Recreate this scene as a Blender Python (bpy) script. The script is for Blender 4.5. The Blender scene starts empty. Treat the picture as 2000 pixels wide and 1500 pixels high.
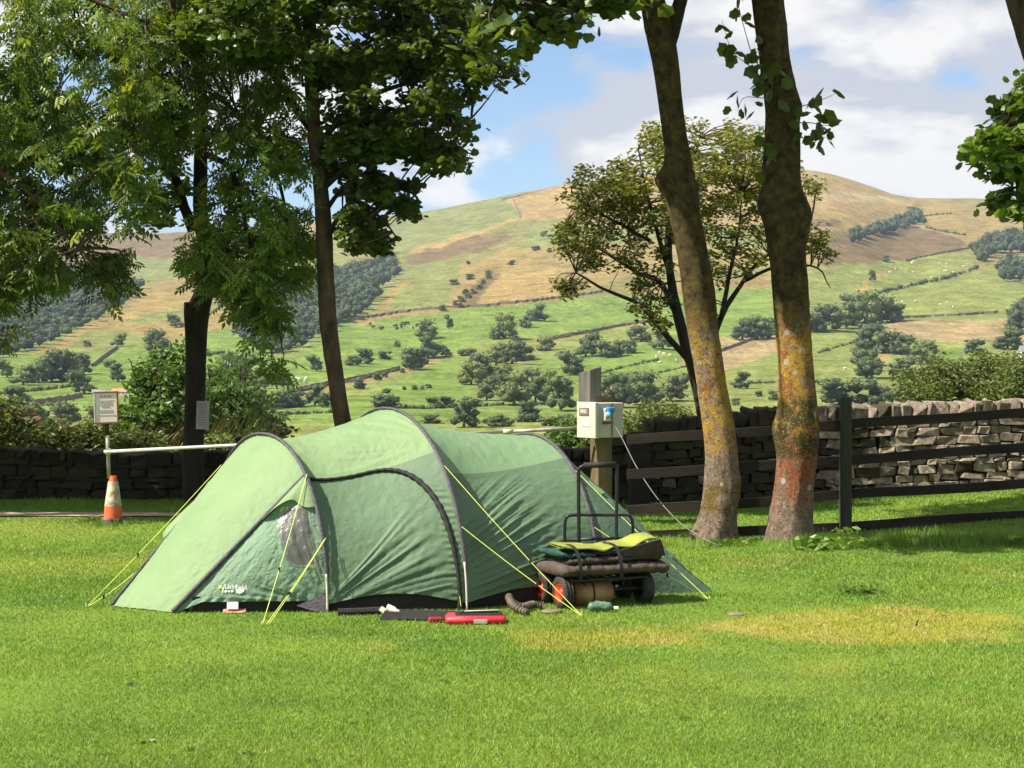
import bpy, math, random
import numpy as np
from mathutils import Vector, Matrix

sc = bpy.context.scene
col = sc.collection
R = math.radians

# ------------------------------------------------------------------ camera, sky, sun, exposure
F, HZ, CX, EYE = 3400.0, 725.0, 1000.0, 1.6          # focal length / horizon / centre in photo pixels, eye height (m)
cam_data = bpy.data.cameras.new('camera')
cam_data.sensor_width = 36.0
cam_data.lens = 36.0 * F / 2000.0
cam_data.shift_y = -0.0125
cam_data.clip_start = 0.1
cam_data.clip_end = 20000.0
cam = bpy.data.objects.new('camera', cam_data)
cam.location = (0, 0, EYE)
cam.rotation_euler = (R(90), 0, 0)
col.objects.link(cam)
sc.camera = cam

SUN_AZ, SUN_EL = 72.0, 49.0       # degrees to the left of straight-behind-the-camera, elevation
sdir = Vector((-math.sin(R(SUN_AZ)) * math.cos(R(SUN_EL)), -math.cos(R(SUN_AZ)) * math.cos(R(SUN_EL)), math.sin(R(SUN_EL))))

world = bpy.data.worlds.new('World')
sc.world = world
world.use_nodes = True
wn, wl = world.node_tree.nodes, world.node_tree.links
wn.clear()
def N(nt, typ, **kw):
    n = nt.new(typ)
    for k, v in kw.items():
        setattr(n, k, v)
    return n
sky = N(wn, 'ShaderNodeTexSky', sky_type='NISHITA')
sky.sun_disc = False
sky.sun_elevation = R(SUN_EL)
sky.sun_rotation = math.atan2(sdir.x, sdir.y)
sky.altitude = 200
sky.dust_density = 0.6
tc = N(wn, 'ShaderNodeTexCoord')
mp = N(wn, 'ShaderNodeMapping')
mp.inputs['Scale'].default_value = (1.0, 1.0, 2.1)
mp.inputs['Location'].default_value = (3.37, 1.2, 0.45)
wl.new(tc.outputs['Generated'], mp.inputs['Vector'])
big = N(wn, 'ShaderNodeTexNoise'); big.inputs['Scale'].default_value = 5.2; big.inputs['Detail'].default_value = 9; big.inputs['Roughness'].default_value = 0.52; big.inputs['Distortion'].default_value = 0.25
wl.new(mp.outputs[0], big.inputs['Vector'])
mask = N(wn, 'ShaderNodeValToRGB')
mask.color_ramp.elements[0].position = 0.40; mask.color_ramp.elements[1].position = 0.475
mask.color_ramp.interpolation = 'EASE'
wl.new(big.outputs[0], mask.inputs[0])
# shade inside the cloud: thicker parts and lower sides greyer
mp2 = N(wn, 'ShaderNodeMapping')
mp2.inputs['Scale'].default_value = (1.0, 1.0, 2.1)
mp2.inputs['Location'].default_value = (3.37 + 0.03, 1.2, 0.45 - 0.035)
wl.new(tc.outputs['Generated'], mp2.inputs['Vector'])
big2 = N(wn, 'ShaderNodeTexNoise'); big2.inputs['Scale'].default_value = 5.2; big2.inputs['Detail'].default_value = 7; big2.inputs['Roughness'].default_value = 0.5; big2.inputs['Distortion'].default_value = 0.25
wl.new(mp2.outputs[0], big2.inputs['Vector'])
sub = N(wn, 'ShaderNodeMath', operation='SUBTRACT')
wl.new(big.outputs[0], sub.inputs[0]); wl.new(big2.outputs[0], sub.inputs[1])
shade = N(wn, 'ShaderNodeValToRGB')
shade.color_ramp.elements[0].position = 0.0; shade.color_ramp.elements[1].position = 1.0
shade.color_ramp.elements[0].color = (4.3, 4.45, 5.05, 1); shade.color_ramp.elements[1].color = (6.9, 6.75, 6.6, 1)
mr = N(wn, 'ShaderNodeMapRange'); mr.inputs[1].default_value = -0.035; mr.inputs[2].default_value = 0.04
wl.new(sub.outputs[0], mr.inputs[0]); wl.new(mr.outputs[0], shade.inputs[0])
skymul = N(wn, 'ShaderNodeMix', data_type='RGBA', blend_type='MULTIPLY'); skymul.inputs[0].default_value = 1.0
skymul.inputs[7].default_value = (0.86, 1.0, 1.16, 1)
wl.new(sky.outputs[0], skymul.inputs[6])
mixc = N(wn, 'ShaderNodeMix', data_type='RGBA')
wl.new(mask.outputs[0], mixc.inputs[0]); wl.new(skymul.outputs[2], mixc.inputs[6]); wl.new(shade.outputs[0], mixc.inputs[7])
bg = N(wn, 'ShaderNodeBackground'); bg.inputs[1].default_value = 0.06
wo = N(wn, 'ShaderNodeOutputWorld')
wl.new(mixc.outputs[2], bg.inputs[0]); wl.new(bg.outputs[0], wo.inputs[0])

sun_data = bpy.data.lights.new('sun', 'SUN')
sun_data.energy = 5.0
sun_data.angle = R(0.53)
sun_data.color = (1.0, 0.91, 0.76)
sun = bpy.data.objects.new('sun', sun_data)
sun.location = sdir * 60
sun.rotation_euler = (-sdir).to_track_quat('-Z', 'Y').to_euler()
col.objects.link(sun)

sc.view_settings.view_transform = 'Standard'
sc.view_settings.look = 'None'
sc.view_settings.gamma = 1.0
sc.view_settings.use_curve_mapping = False
sc.view_settings.exposure = 1.25
sc.cycles.max_bounces = 6
sc.cycles.diffuse_bounces = 3
sc.cycles.glossy_bounces = 2
sc.cycles.transmission_bounces = 4
sc.cycles.transparent_max_bounces = 8
sc.cycles.volume_bounces = 0
sc.cycles.use_fast_gi = False

# ------------------------------------------------------------------ helpers
rng = np.random.default_rng(7)

def P(px, py, D):
    """photo pixel at depth D -> world point"""
    return np.array([(px - CX) / F * D, D, EYE - (py - HZ) / F * D])

def sm(a, b, x):
    t = np.clip((x - a) / (b - a), 0, 1)
    return t * t * (3 - 2 * t)

def gz(x, y):
    """lawn height: nearly level, tilting up to the right by the fence and the wall"""
    x = np.asarray(x, float); y = np.asarray(y, float)
    return sm(15.2, 17.5, y) * 0.055 * (np.clip(x, 0.3, 9) - 3.0) * sm(0.3, 3.5, x)

def GP(px, py):
    D = F * EYE / (py - HZ)
    return np.array([(px - CX) / F * D, D, 0.0])

class Noise2:
    def __init__(self, seed, n=64):
        self.g = np.random.default_rng(seed).random((n, n)); self.n = n
    def __call__(self, x, y):
        x = np.asarray(x, float); y = np.asarray(y, float)
        xi = np.floor(x).astype(int); yi = np.floor(y).astype(int)
        fx = x - xi; fy = y - yi
        fx = fx * fx * (3 - 2 * fx); fy = fy * fy * (3 - 2 * fy)
        g, n = self.g, self.n
        a = g[xi % n, yi % n]; b = g[(xi + 1) % n, yi % n]; c = g[xi % n, (yi + 1) % n]; d = g[(xi + 1) % n, (yi + 1) % n]
        return (a * (1 - fx) + b * fx) * (1 - fy) + (c * (1 - fx) + d * fx) * fy
    def fbm(self, x, y, o=4):
        s = 0; a = 0.5; t = 0
        for k in range(o):
            s = s + a * self(x * 2 ** k + 17.3 * k, y * 2 ** k + 9.1 * k); t += a; a *= 0.5
        return s / t
n1, n2, n3 = Noise2(1), Noise2(2), Noise2(3)

def in_poly(px, py, poly):
    px = np.asarray(px, float); py = np.asarray(py, float)
    ins = np.zeros(px.shape, bool)
    j = len(poly) - 1
    for i in range(len(poly)):
        xi, yi = poly[i]; xj, yj = poly[j]
        if yi != yj:
            c = ((yi > py) != (yj > py)) & (px < (xj - xi) * (py - yi) / (yj - yi) + xi)
            ins ^= c
        j = i
    return ins

class MB:
    """collects vertices and polygons, builds ONE mesh"""
    def __init__(self):
        self.v = []; self.f = []; self.c = []; self.n = 0; self.mi = []
    def add(self, V, Fs, color=None, mi=0):
        V = np.asarray(V, float).reshape(-1, 3)
        if not isinstance(Fs, (list, tuple)):
            Fs = [Fs]
        for a in Fs:
            a = np.asarray(a, int)
            if a.size:
                self.f.append(a + self.n); self.mi.append(np.full(len(a), mi, int))
        self.v.append(V)
        if color is not None:
            c = np.asarray(color, float)
            if c.ndim == 1:
                c = np.tile(c, (len(V), 1))
            self.c.append(c)
        self.n += len(V)
        return self
    def mesh(self, name, smooth=False):
        V = np.concatenate(self.v)
        me = bpy.data.meshes.new(name)
        me.vertices.add(len(V)); me.vertices.foreach_set('co', V.astype(np.float32).ravel())
        lv = np.concatenate([a.ravel() for a in self.f])
        tot = np.concatenate([np.full(len(a), a.shape[1]) for a in self.f])
        st = np.concatenate([[0], np.cumsum(tot)[:-1]])
        me.loops.add(len(lv)); me.loops.foreach_set('vertex_index', lv.astype(np.int32))
        me.polygons.add(len(tot))
        me.polygons.foreach_set('loop_start', st.astype(np.int32)); me.polygons.foreach_set('loop_total', tot.astype(np.int32))
        me.polygons.foreach_set('material_index', np.concatenate(self.mi).astype(np.int32))
        me.polygons.foreach_set('use_smooth', np.full(len(tot), smooth))
        me.update(calc_edges=True)
        me.validate()
        if self.c:
            C = np.concatenate(self.c)
            at = me.color_attributes.new('tint', 'FLOAT_COLOR', 'POINT')
            at.data.foreach_set('color', np.hstack([C, np.ones((len(C), 1))]).astype(np.float32).ravel())
        return me
    def obj(self, name, mat, parent=None, smooth=False, loc=None):
        me = self.mesh(name, smooth)
        for m in (mat if isinstance(mat, (list, tuple)) else [mat]):
            me.materials.append(m)
        return link(name, me, parent, loc)

def link(name, me, parent=None, loc=None):
    o = bpy.data.objects.new(name, me)
    col.objects.link(o)
    if loc is not None:
        o.location = loc
    if parent is not None:
        o.parent = parent
        if parent.type == 'EMPTY' or True:
            # children are modelled in world space: undo the parent's transform
            o.matrix_parent_inverse = parent_world(parent).inverted()
    return o

def parent_world(o):
    m = Matrix.LocRotScale(o.location, o.rotation_euler, o.scale)
    if o.parent is not None:
        m = parent_world(o.parent) @ o.matrix_parent_inverse @ m
    return m

def tag(o, label=None, cat=None, group=None, kind=None):
    if label: o['label'] = label
    if cat: o['category'] = cat
    if group: o['group'] = group
    if kind: o['kind'] = kind
    return o

def thing(name, label, cat, loc=(0, 0, 0), group=None):
    o = bpy.data.objects.new(name, None)
    o.empty_display_size = 0.1
    o.location = [float(q) for q in loc]
    col.objects.link(o)
    return tag(o, label, cat, group)

def unit(v):
    v = np.asarray(v, float)
    return v / (np.linalg.norm(v, axis=-1, keepdims=True) + 1e-12)

def catmull(pts, n):
    pts = np.asarray(pts, float)
    if len(pts) == 2:
        t = np.linspace(0, 1, n)[:, None]
        return pts[0] * (1 - t) + pts[1] * t
    p = np.vstack([2 * pts[0] - pts[1], pts, 2 * pts[-1] - pts[-2]])
    t = np.linspace(0, len(pts) - 1 - 1e-9, n)
    i = t.astype(int); f = (t - i)[:, None]
    a, b, c, d = p[i], p[i + 1], p[i + 2], p[i + 3]
    return 0.5 * (2 * b + (c - a) * f + (2 * a - 5 * b + 4 * c - d) * f ** 2 + (3 * b - a - 3 * c + d) * f ** 3)

def tube(pts, rad, sides=8, cap=True):
    pts = np.asarray(pts, float); n = len(pts)
    rad = np.full(n, rad, float) if np.isscalar(rad) else np.asarray(rad, float)
    T = unit(np.gradient(pts, axis=0))
    up = np.array([0, 0, 1.0]) if abs(T[0, 2]) < 0.9 else np.array([1.0, 0, 0])
    U = np.zeros_like(T); u = up
    for i in range(n):
        u = u - T[i] * np.dot(u, T[i]); u = u / (np.linalg.norm(u) + 1e-12); U[i] = u
    W = np.cross(T, U)
    a = np.linspace(0, 2 * np.pi, sides, endpoint=False)
    V = pts[:, None] + rad[:, None, None] * (np.cos(a)[None, :, None] * U[:, None] + np.sin(a)[None, :, None] * W[:, None])
    V = V.reshape(-1, 3)
    i = np.arange(n - 1)[:, None] * sides; j = np.arange(sides)[None]; k = (j + 1) % sides
    Q = np.stack([i + j, i + k, i + sides + k, i + sides + j], -1).reshape(-1, 4)
    fs = [Q]
    if cap:
        fs.append(np.arange(sides)[::-1][None]); fs.append(((n - 1) * sides + np.arange(sides))[None])
    return V, fs

def box(c, size, rz=0.0, rx=0.0, ry=0.0, bevel=0.0):
    """box with chamfered edges; c centre, size full extents"""
    s = np.asarray(size, float) / 2
    b = min(bevel, 0.45 * 2 * s.min())
    if b <= 0:
        V = np.array([[x, y, z] for x in (-1, 1) for y in (-1, 1) for z in (-1, 1)], float) * s
        Fq = np.array([[0, 1, 3, 2], [4, 6, 7, 5], [0, 4, 5, 1], [2, 3, 7, 6], [0, 2, 6, 4], [1, 5, 7, 3]])
        fs = [Fq]
    else:
        V, fs = chamfer_cube(s, b)
    M = np.array(Matrix.Rotation(rz, 3, 'Z') @ Matrix.Rotation(ry, 3, 'Y') @ Matrix.Rotation(rx, 3, 'X'))
    return V @ M.T + np.asarray(c, float), fs

def chamfer_cube(s, b):
    V = []; idx = {}
    for sx in (-1, 1):
        for sy in (-1, 1):
            for sz in (-1, 1):
                for ax in range(3):
                    p = np.array([sx * (s[0] - b), sy * (s[1] - b), sz * (s[2] - b)])
                    p[ax] = (sx, sy, sz)[ax] * s[ax]
                    idx[(sx, sy, sz, ax)] = len(V); V.append(p)
    quads = []; tris = []
    for ax in range(3):
        o = [a for a in range(3) if a != ax]
        for sg in (-1, 1):
            q = []
            for (a, c) in ((-1, -1), (1, -1), (1, 1), (-1, 1)):
                k = [0, 0, 0]; k[ax] = sg; k[o[0]] = a; k[o[1]] = c
                q.append(idx[(*k, ax)])
            if (sg > 0) != (ax != 1): q = q[::-1]
            quads.append(q)
    for ax in range(3):            # edges along axis ax
        o = [a for a in range(3) if a != ax]
        for a in (-1, 1):
            for c in (-1, 1):
                k0 = [0, 0, 0]; k0[ax] = -1; k0[o[0]] = a; k0[o[1]] = c
                k1 = list(k0); k1[ax] = 1
                quads.append([idx[(*k0, o[0])], idx[(*k1, o[0])], idx[(*k1, o[1])], idx[(*k0, o[1])]])
    for sx in (-1, 1):
        for sy in (-1, 1):
            for sz in (-1, 1):
                tris.append([idx[(sx, sy, sz, a)] for a in range(3)])
    V = np.array(V)
    def fix(fs):
        out = []
        for f in fs:
            p = V[f]; nrm = np.cross(p[1] - p[0], p[2] - p[0])
            out.append(f if np.dot(nrm, p.mean(0)) > 0 else f[::-1])
        return np.array(out)
    return V, [fix(quads), fix(tris)]

def lathe(prof, seg=24, c=(0, 0, 0)):
    """prof: list of (r, z)"""
    prof = np.asarray(prof, float); n = len(prof)
    a = np.linspace(0, 2 * np.pi, seg, endpoint=False)
    V = np.stack([prof[:, None, 0] * np.cos(a), prof[:, None, 0] * np.sin(a), np.repeat(prof[:, 1:2], seg, 1)], -1).reshape(-1, 3) + np.asarray(c, float)
    i = np.arange(n - 1)[:, None] * seg; j = np.arange(seg)[None]; k = (j + 1) % seg
    Q = np.stack([i + j, i + k, i + seg + k, i + seg + j], -1).reshape(-1, 4)
    return V, [Q]

def grid_faces(nu, nv):
    i = np.arange(nu - 1)[:, None]; j = np.arange(nv - 1)[None]
    return np.stack([i * nv + j, (i + 1) * nv + j, (i + 1) * nv + j + 1, i * nv + j + 1], -1).reshape(-1, 4)

def ico(sub=2):
    me = bpy.data.meshes.new('tmp')
    import bmesh
    bm = bmesh.new(); bmesh.ops.create_icosphere(bm, subdivisions=sub, radius=1.0)
    V = np.array([v.co[:] for v in bm.verts]); Fc = np.array([[v.index for v in f.verts] for f in bm.faces])
    bm.free(); bpy.data.meshes.remove(me)
    return V, Fc
ICO1, ICO2, ICO3 = ico(1), ico(2), ico(3)

# ------------------------------------------------------------------ materials
def newmat(name):
    m = bpy.data.materials.new(name); m.use_nodes = True
    nt = m.node_tree; nt.nodes.clear()
    out = nt.nodes.new('ShaderNodeOutputMaterial')
    return m, nt, out

def noise_node(nt, scale, detail=4, rough=0.55, coord='Object', vec=None, stretch=None):
    if vec is None:
        t = nt.nodes.new('ShaderNodeTexCoord'); vec = t.outputs[coord]
    if stretch is not None:
        mpn = nt.nodes.new('ShaderNodeMapping'); mpn.inputs['Scale'].default_value = stretch
        nt.links.new(vec, mpn.inputs[0]); vec = mpn.outputs[0]
    n = nt.nodes.new('ShaderNodeTexNoise'); n.inputs['Scale'].default_value = scale
    n.inputs['Detail'].default_value = detail; n.inputs['Roughness'].default_value = rough
    nt.links.new(vec, n.inputs['Vector'])
    return n

def ramp(nt, src, stops):
    r = nt.nodes.new('ShaderNodeValToRGB'); e = r.color_ramp.elements
    while len(e) < len(stops): e.new(0.5)
    for k, (p, c) in enumerate(stops):
        e[k].position = p; e[k].color = (*c, 1) if len(c) == 3 else c
    nt.links.new(src, r.inputs[0])
    return r

def mixrgb(nt, fac, a, b, blend='MIX'):
    m = nt.nodes.new('ShaderNodeMix'); m.data_type = 'RGBA'; m.blend_type = blend
    for s, v in ((0, fac), (6, a), (7, b)):
        if hasattr(v, 'is_linked') or hasattr(v, 'links'):
            nt.links.new(v, m.inputs[s])
        else:
            m.inputs[s].default_value = v if s == 0 else ((*v, 1) if len(v) == 3 else v)
    return m.outputs[2]

def pmat(name, c1, c2=None, scale=6.0, rough=0.8, metal=0.0, bump=0.0, bump_scale=40.0, detail=5, stretch=None, spec=0.3, random=0.0, coat=0.0):
    """plain procedural material: two colours blended by noise, noise bump"""
    m, nt, out = newmat(name)
    b = nt.nodes.new('ShaderNodeBsdfPrincipled')
    b.inputs['Roughness'].default_value = rough; b.inputs['Metallic'].default_value = metal
    b.inputs['Specular IOR Level'].default_value = spec
    b.inputs['Coat Weight'].default_value = coat
    c2 = c2 or tuple(x * 0.72 for x in c1)
    n = noise_node(nt, scale, detail, stretch=stretch)
    r = ramp(nt, n.outputs[0], [(0.32, c2), (0.68, c1)])
    colr = r.outputs[0]
    if random:
        oi = nt.nodes.new('ShaderNodeObjectInfo')
        rr = ramp(nt, oi.outputs['Random'], [(0, (1 - random,) * 3), (1, (1 + random,) * 3)])
        colr = mixrgb(nt, 1.0, colr, rr.outputs[0], 'MULTIPLY')
    nt.links.new(colr, b.inputs['Base Color'])
    if bump:
        n2_ = noise_node(nt, bump_scale, 6, stretch=stretch)
        bp = nt.nodes.new('ShaderNodeBump'); bp.inputs['Strength'].default_value = bump; bp.inputs['Distance'].default_value = 0.01
        nt.links.new(n2_.outputs[0], bp.inputs['Height']); nt.links.new(bp.outputs[0], b.inputs['Normal'])
    nt.links.new(b.outputs[0], out.inputs[0])
    return m

def leafmat(name, base, trans=0.35, rough=0.5, tcol=(1.25, 1.2, 0.6)):
    """foliage / grass: base colour times the per-leaf tint, part of the light shines through"""
    m, nt, out = newmat(name)
    at = nt.nodes.new('ShaderNodeAttribute'); at.attribute_name = 'tint'
    c = mixrgb(nt, 1.0, base, at.outputs['Color'], 'MULTIPLY')
    b = nt.nodes.new('ShaderNodeBsdfPrincipled'); b.inputs['Roughness'].default_value = rough
    b.inputs['Specular IOR Level'].default_value = 0.35
    nt.links.new(c, b.inputs['Base Color'])
    t = nt.nodes.new('ShaderNodeBsdfTranslucent')
    c2 = mixrgb(nt, 1.0, c, tcol, 'MULTIPLY')
    nt.links.new(c2, t.inputs[0])
    mx = nt.nodes.new('ShaderNodeMixShader'); mx.inputs[0].default_value = trans
    nt.links.new(b.outputs[0], mx.inputs[1]); nt.links.new(t.outputs[0], mx.inputs[2])
    nt.links.new(mx.outputs[0], out.inputs[0])
    return m

# ------------------------------------------------------------------ terrain beyond the wall
ZK = np.array([[20, -0.1], [22, -0.15], [30, -1.2], [45, -3.2], [70, -5.2], [120, -8], [250, -11], [330, -10], [420, -7.5], [550, -2], [700, 8], [900, 27],
               [1150, 58], [1500, 105], [1900, 165], [2300, 235], [2700, 215], [3400, 120], [5000, 40]], float)
RK = np.array([[-1500, 490], [-400, 470], [0, 463], [300, 459], [560, 446], [780, 424], [900, 404], [1000, 385], [1080, 370], [1200, 353], [1350, 343],
               [1500, 336], [1590, 334], [1640, 348], [1700, 368], [1770, 391], [1900, 392], [2000, 394], [2400, 400], [3500, 420]], float)
YL = np.log(ZK[:, 0])
def terrain_z(X, Y):
    X = np.asarray(X, float); Y = np.asarray(Y, float)
    l = np.log(np.maximum(Y, 20))
    z = (np.interp(l - 0.035, YL, ZK[:, 1]) + np.interp(l, YL, ZK[:, 1]) + np.interp(l + 0.035, YL, ZK[:, 1])) / 3
    px = CX + F * X / np.maximum(Y, 20)
    pr = (np.interp(px - 25, RK[:, 0], RK[:, 1]) + np.interp(px, RK[:, 0], RK[:, 1]) + np.interp(px + 25, RK[:, 0], RK[:, 1])) / 3
    ridge = (HZ - pr) / F * 2300 + EYE
    w = sm(650, 2250, Y)
    z = z + w * (ridge - 228)
    rel = (n1.fbm(X / 170, Y / 170, 4) - 0.5) * 22 * sm(500, 1100, Y) * (1 - 0.65 * sm(1900, 2250, Y))
    rel = rel + (n2.fbm(X / 40, Y / 60, 3) - 0.5) * 3.0 * sm(200, 700, Y)
    return z + rel

def to_px(X, Y, Z):
    return CX + F * X / Y, HZ - F * (Z - EYE) / Y

_Ym = np.exp(np.linspace(math.log(24), math.log(2600), 1400))
def on_hill(px, py):
    """first point of the terrain on the sight line of photo pixel (px, py)"""
    X = (px - CX) / F * _Ym
    Z = terrain_z(X, _Ym)
    pp = HZ - F * (Z - EYE) / _Ym
    k0 = 300
    hit = np.where(pp[k0:] <= py)[0]
    k = k0 + (hit[0] if len(hit) else len(_Ym) - k0 - 60)
    return np.array([X[k], _Ym[k], Z[k]])

G1, G2, G3 = (0.120, 0.176, 0.047), (0.146, 0.172, 0.058), (0.140, 0.158, 0.062)
TAN, TAN2, BRN, OLV, PNK = (0.235, 0.172, 0.078), (0.20, 0.155, 0.068), (0.125, 0.092, 0.052), (0.150, 0.150, 0.060), (0.235, 0.185, 0.105)
FIELDS = [
 ([(-500, 440), (350, 455), (480, 470), (420, 500), (250, 520), (-500, 520)], BRN),
 ([(200, 505), (360, 500), (480, 500), (470, 520), (330, 555), (260, 545)], G3),
 ([(270, 560), (420, 520), (500, 520), (420, 590), (330, 620), (120, 680), (60, 700), (60, 690), (240, 600)], TAN2),
 ([(150, 655), (330, 605), (470, 580), (470, 610), (330, 660), (160, 690)], G3),
 ([(-300, 700), (60, 695), (170, 690), (360, 680), (470, 660), (470, 760), (180, 770), (-300, 800)], G1),
 ([(190, 640), (360, 620), (480, 600), (480, 640), (330, 660)], TAN2),
 ([(-300, 770), (200, 760), (200, 800), (-300, 830)], G1),
 ([(500, 470), (780, 430), (900, 405), (1000, 385), (1015, 425), (940, 450), (800, 495), (560, 500)], G3),
 ([(780, 500), (1010, 425), (1085, 420), (1120, 440), (960, 490), (800, 520)], OLV),
 ([(980, 395), (1080, 368), (1200, 350), (1500, 330), (1600, 330), (1780, 390), (1780, 420), (1550, 440), (1200, 445), (1100, 425), (1020, 432), (1000, 400)], TAN),
 ([(820, 485), (880, 470), (960, 455), (1010, 458), (940, 490), (850, 508), (790, 520)], BRN),
 ([(780, 520), (900, 505), (890, 560), (865, 600), (720, 625), (760, 560)], G3),
 ([(895, 520), (990, 490), (1085, 470), (1500, 450), (1500, 575), (1180, 572), (1080, 585), (940, 600), (870, 605), (888, 560)], TAN2),
 ([(1040, 445), (1500, 440), (1500, 480), (1100, 475), (1000, 490)], G3),
 ([(930, 550), (1080, 520), (1100, 575), (940, 605)], TAN),
 ([(560, 700), (700, 622), (870, 605), (1080, 585), (1065, 640), (930, 665), (850, 690), (690, 740), (540, 800)], G1),
 ([(1075, 592), (1180, 572), (1290, 580), (1500, 560), (1500, 620), (1280, 640), (1050, 668), (1040, 640)], G1),
 ([(860, 690), (1060, 660), (1280, 640), (1290, 668), (1100, 690), (1000, 715), (870, 700)], G2),
 ([(690, 742), (860, 700), (900, 700), (700, 780), (560, 800)], G2),
 ([(720, 770), (860, 705), (960, 700), (920, 745), (930, 790), (720, 800)], G1),
 ([(500, 790), (700, 770), (930, 790), (1000, 830), (500, 830)], G1),
 ([(500, 830), (1000, 825), (1100, 860), (500, 880)], G2),
 ([(1170, 715), (1350, 685), (1345, 705), (1290, 725), (1170, 735)], G1),
 ([(1340, 690), (1420, 660), (1520, 655), (1530, 690), (1400, 730), (1330, 720)], PNK),
 ([(1400, 725), (1520, 690), (1700, 660), (1720, 740), (1400, 765)], G2),
 ([(1220, 765), (1620, 750), (1640, 800), (1200, 820)], G2),
 ([(1590, 660), (1690, 640), (1700, 690), (1690, 740), (1590, 745)], G2),
 ([(1560, 440), (1780, 400), (2300, 395), (2300, 470), (1900, 480), (1720, 510), (1560, 520)], TAN2),
 ([(1620, 455), (1790, 440), (1890, 470), (1880, 490), (1700, 515), (1600, 520)], BRN),
 ([(1560, 520), (1700, 515), (1900, 490), (1910, 522), (1720, 570), (1560, 600)], G2),
 ([(1715, 575), (1910, 525), (2300, 520), (2300, 610), (1760, 625)], G2),
 ([(1740, 630), (2300, 605), (2300, 660), (1900, 670), (1740, 655)], PNK),
 ([(1680, 690), (1900, 665), (2300, 660), (2300, 800), (1640, 810)], G2),
 ([(1820, 690), (1880, 680), (1880, 720), (1800, 730)], G1),
 ([(1680, 690), (1740, 690), (1720, 720), (1690, 715)], TAN),
 ([(690, 626), (780, 612), (870, 600), (1080, 582), (1080, 588), (870, 608), (780, 622), (690, 634)], TAN2),
 ([(790, 492), (880, 462), (1000, 425), (1010, 430), (890, 470), (800, 500)], TAN),
 ([(1040, 668), (1180, 640), (1290, 624), (1290, 630), (1180, 647), (1040, 676)], TAN2),
 ([(700, 640), (760, 570), (790, 545), (800, 550), (770, 585), (730, 635)], TAN2),
 ([(888, 600), (920, 560), (960, 530), (975, 540), (940, 575), (920, 604)], BRN),
 ([(1100, 575), (1250, 540), (1500, 520), (1500, 535), (1250, 560), (1110, 588)], OLV),
 ([(1600, 380), (1700, 378), (1780, 400), (1700, 396), (1600, 395)], (0.28, 0.23, 0.13)),
 ([(1550, 420), (1650, 430), (1640, 445), (1550, 440)], BRN),
 ([(1670, 575), (1700, 545), (1740, 525), (1746, 529), (1708, 550), (1684, 580)], TAN),
 ([(560, 772), (700, 740), (860, 700), (860, 707), (700, 750), (560, 784)], TAN2),
]
def field_color(px, py):
    px = np.asarray(px, float); py = np.asarray(py, float)
    jx = px + (n2.fbm(px / 30, py / 30, 3) - 0.5) * 22
    jy = py + (n3.fbm(px / 36, py / 30, 3) - 0.5) * 14
    C = np.zeros(px.shape + (3,))
    t = n1.fbm(px / 120, py / 40, 4)
    hi = sm(640, 460, py)[..., None]
    a = np.array(G2) * (1 - hi) + np.array(OLV) * hi
    b = np.array(G1) * (1 - hi) + np.array(TAN2) * hi
    k = sm(0.4, 0.62, t)[..., None]
    C[:] = a * (1 - k) + b * k
    for poly, c in FIELDS:
        C[in_poly(jx, jy, poly)] = c
    v = n3.fbm(px / 26 + 5, py / 9 + 3, 4)
    v2 = n2.fbm(px / 9, py / 4, 3)
    up = sm(700, 480, py)
    C *= (0.80 + 0.40 * v)[..., None]
    br = (sm(0.55, 0.75, v2) * up * 0.35)[..., None]
    C = C * (1 - br) + np.array(BRN) * br
    return C

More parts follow.
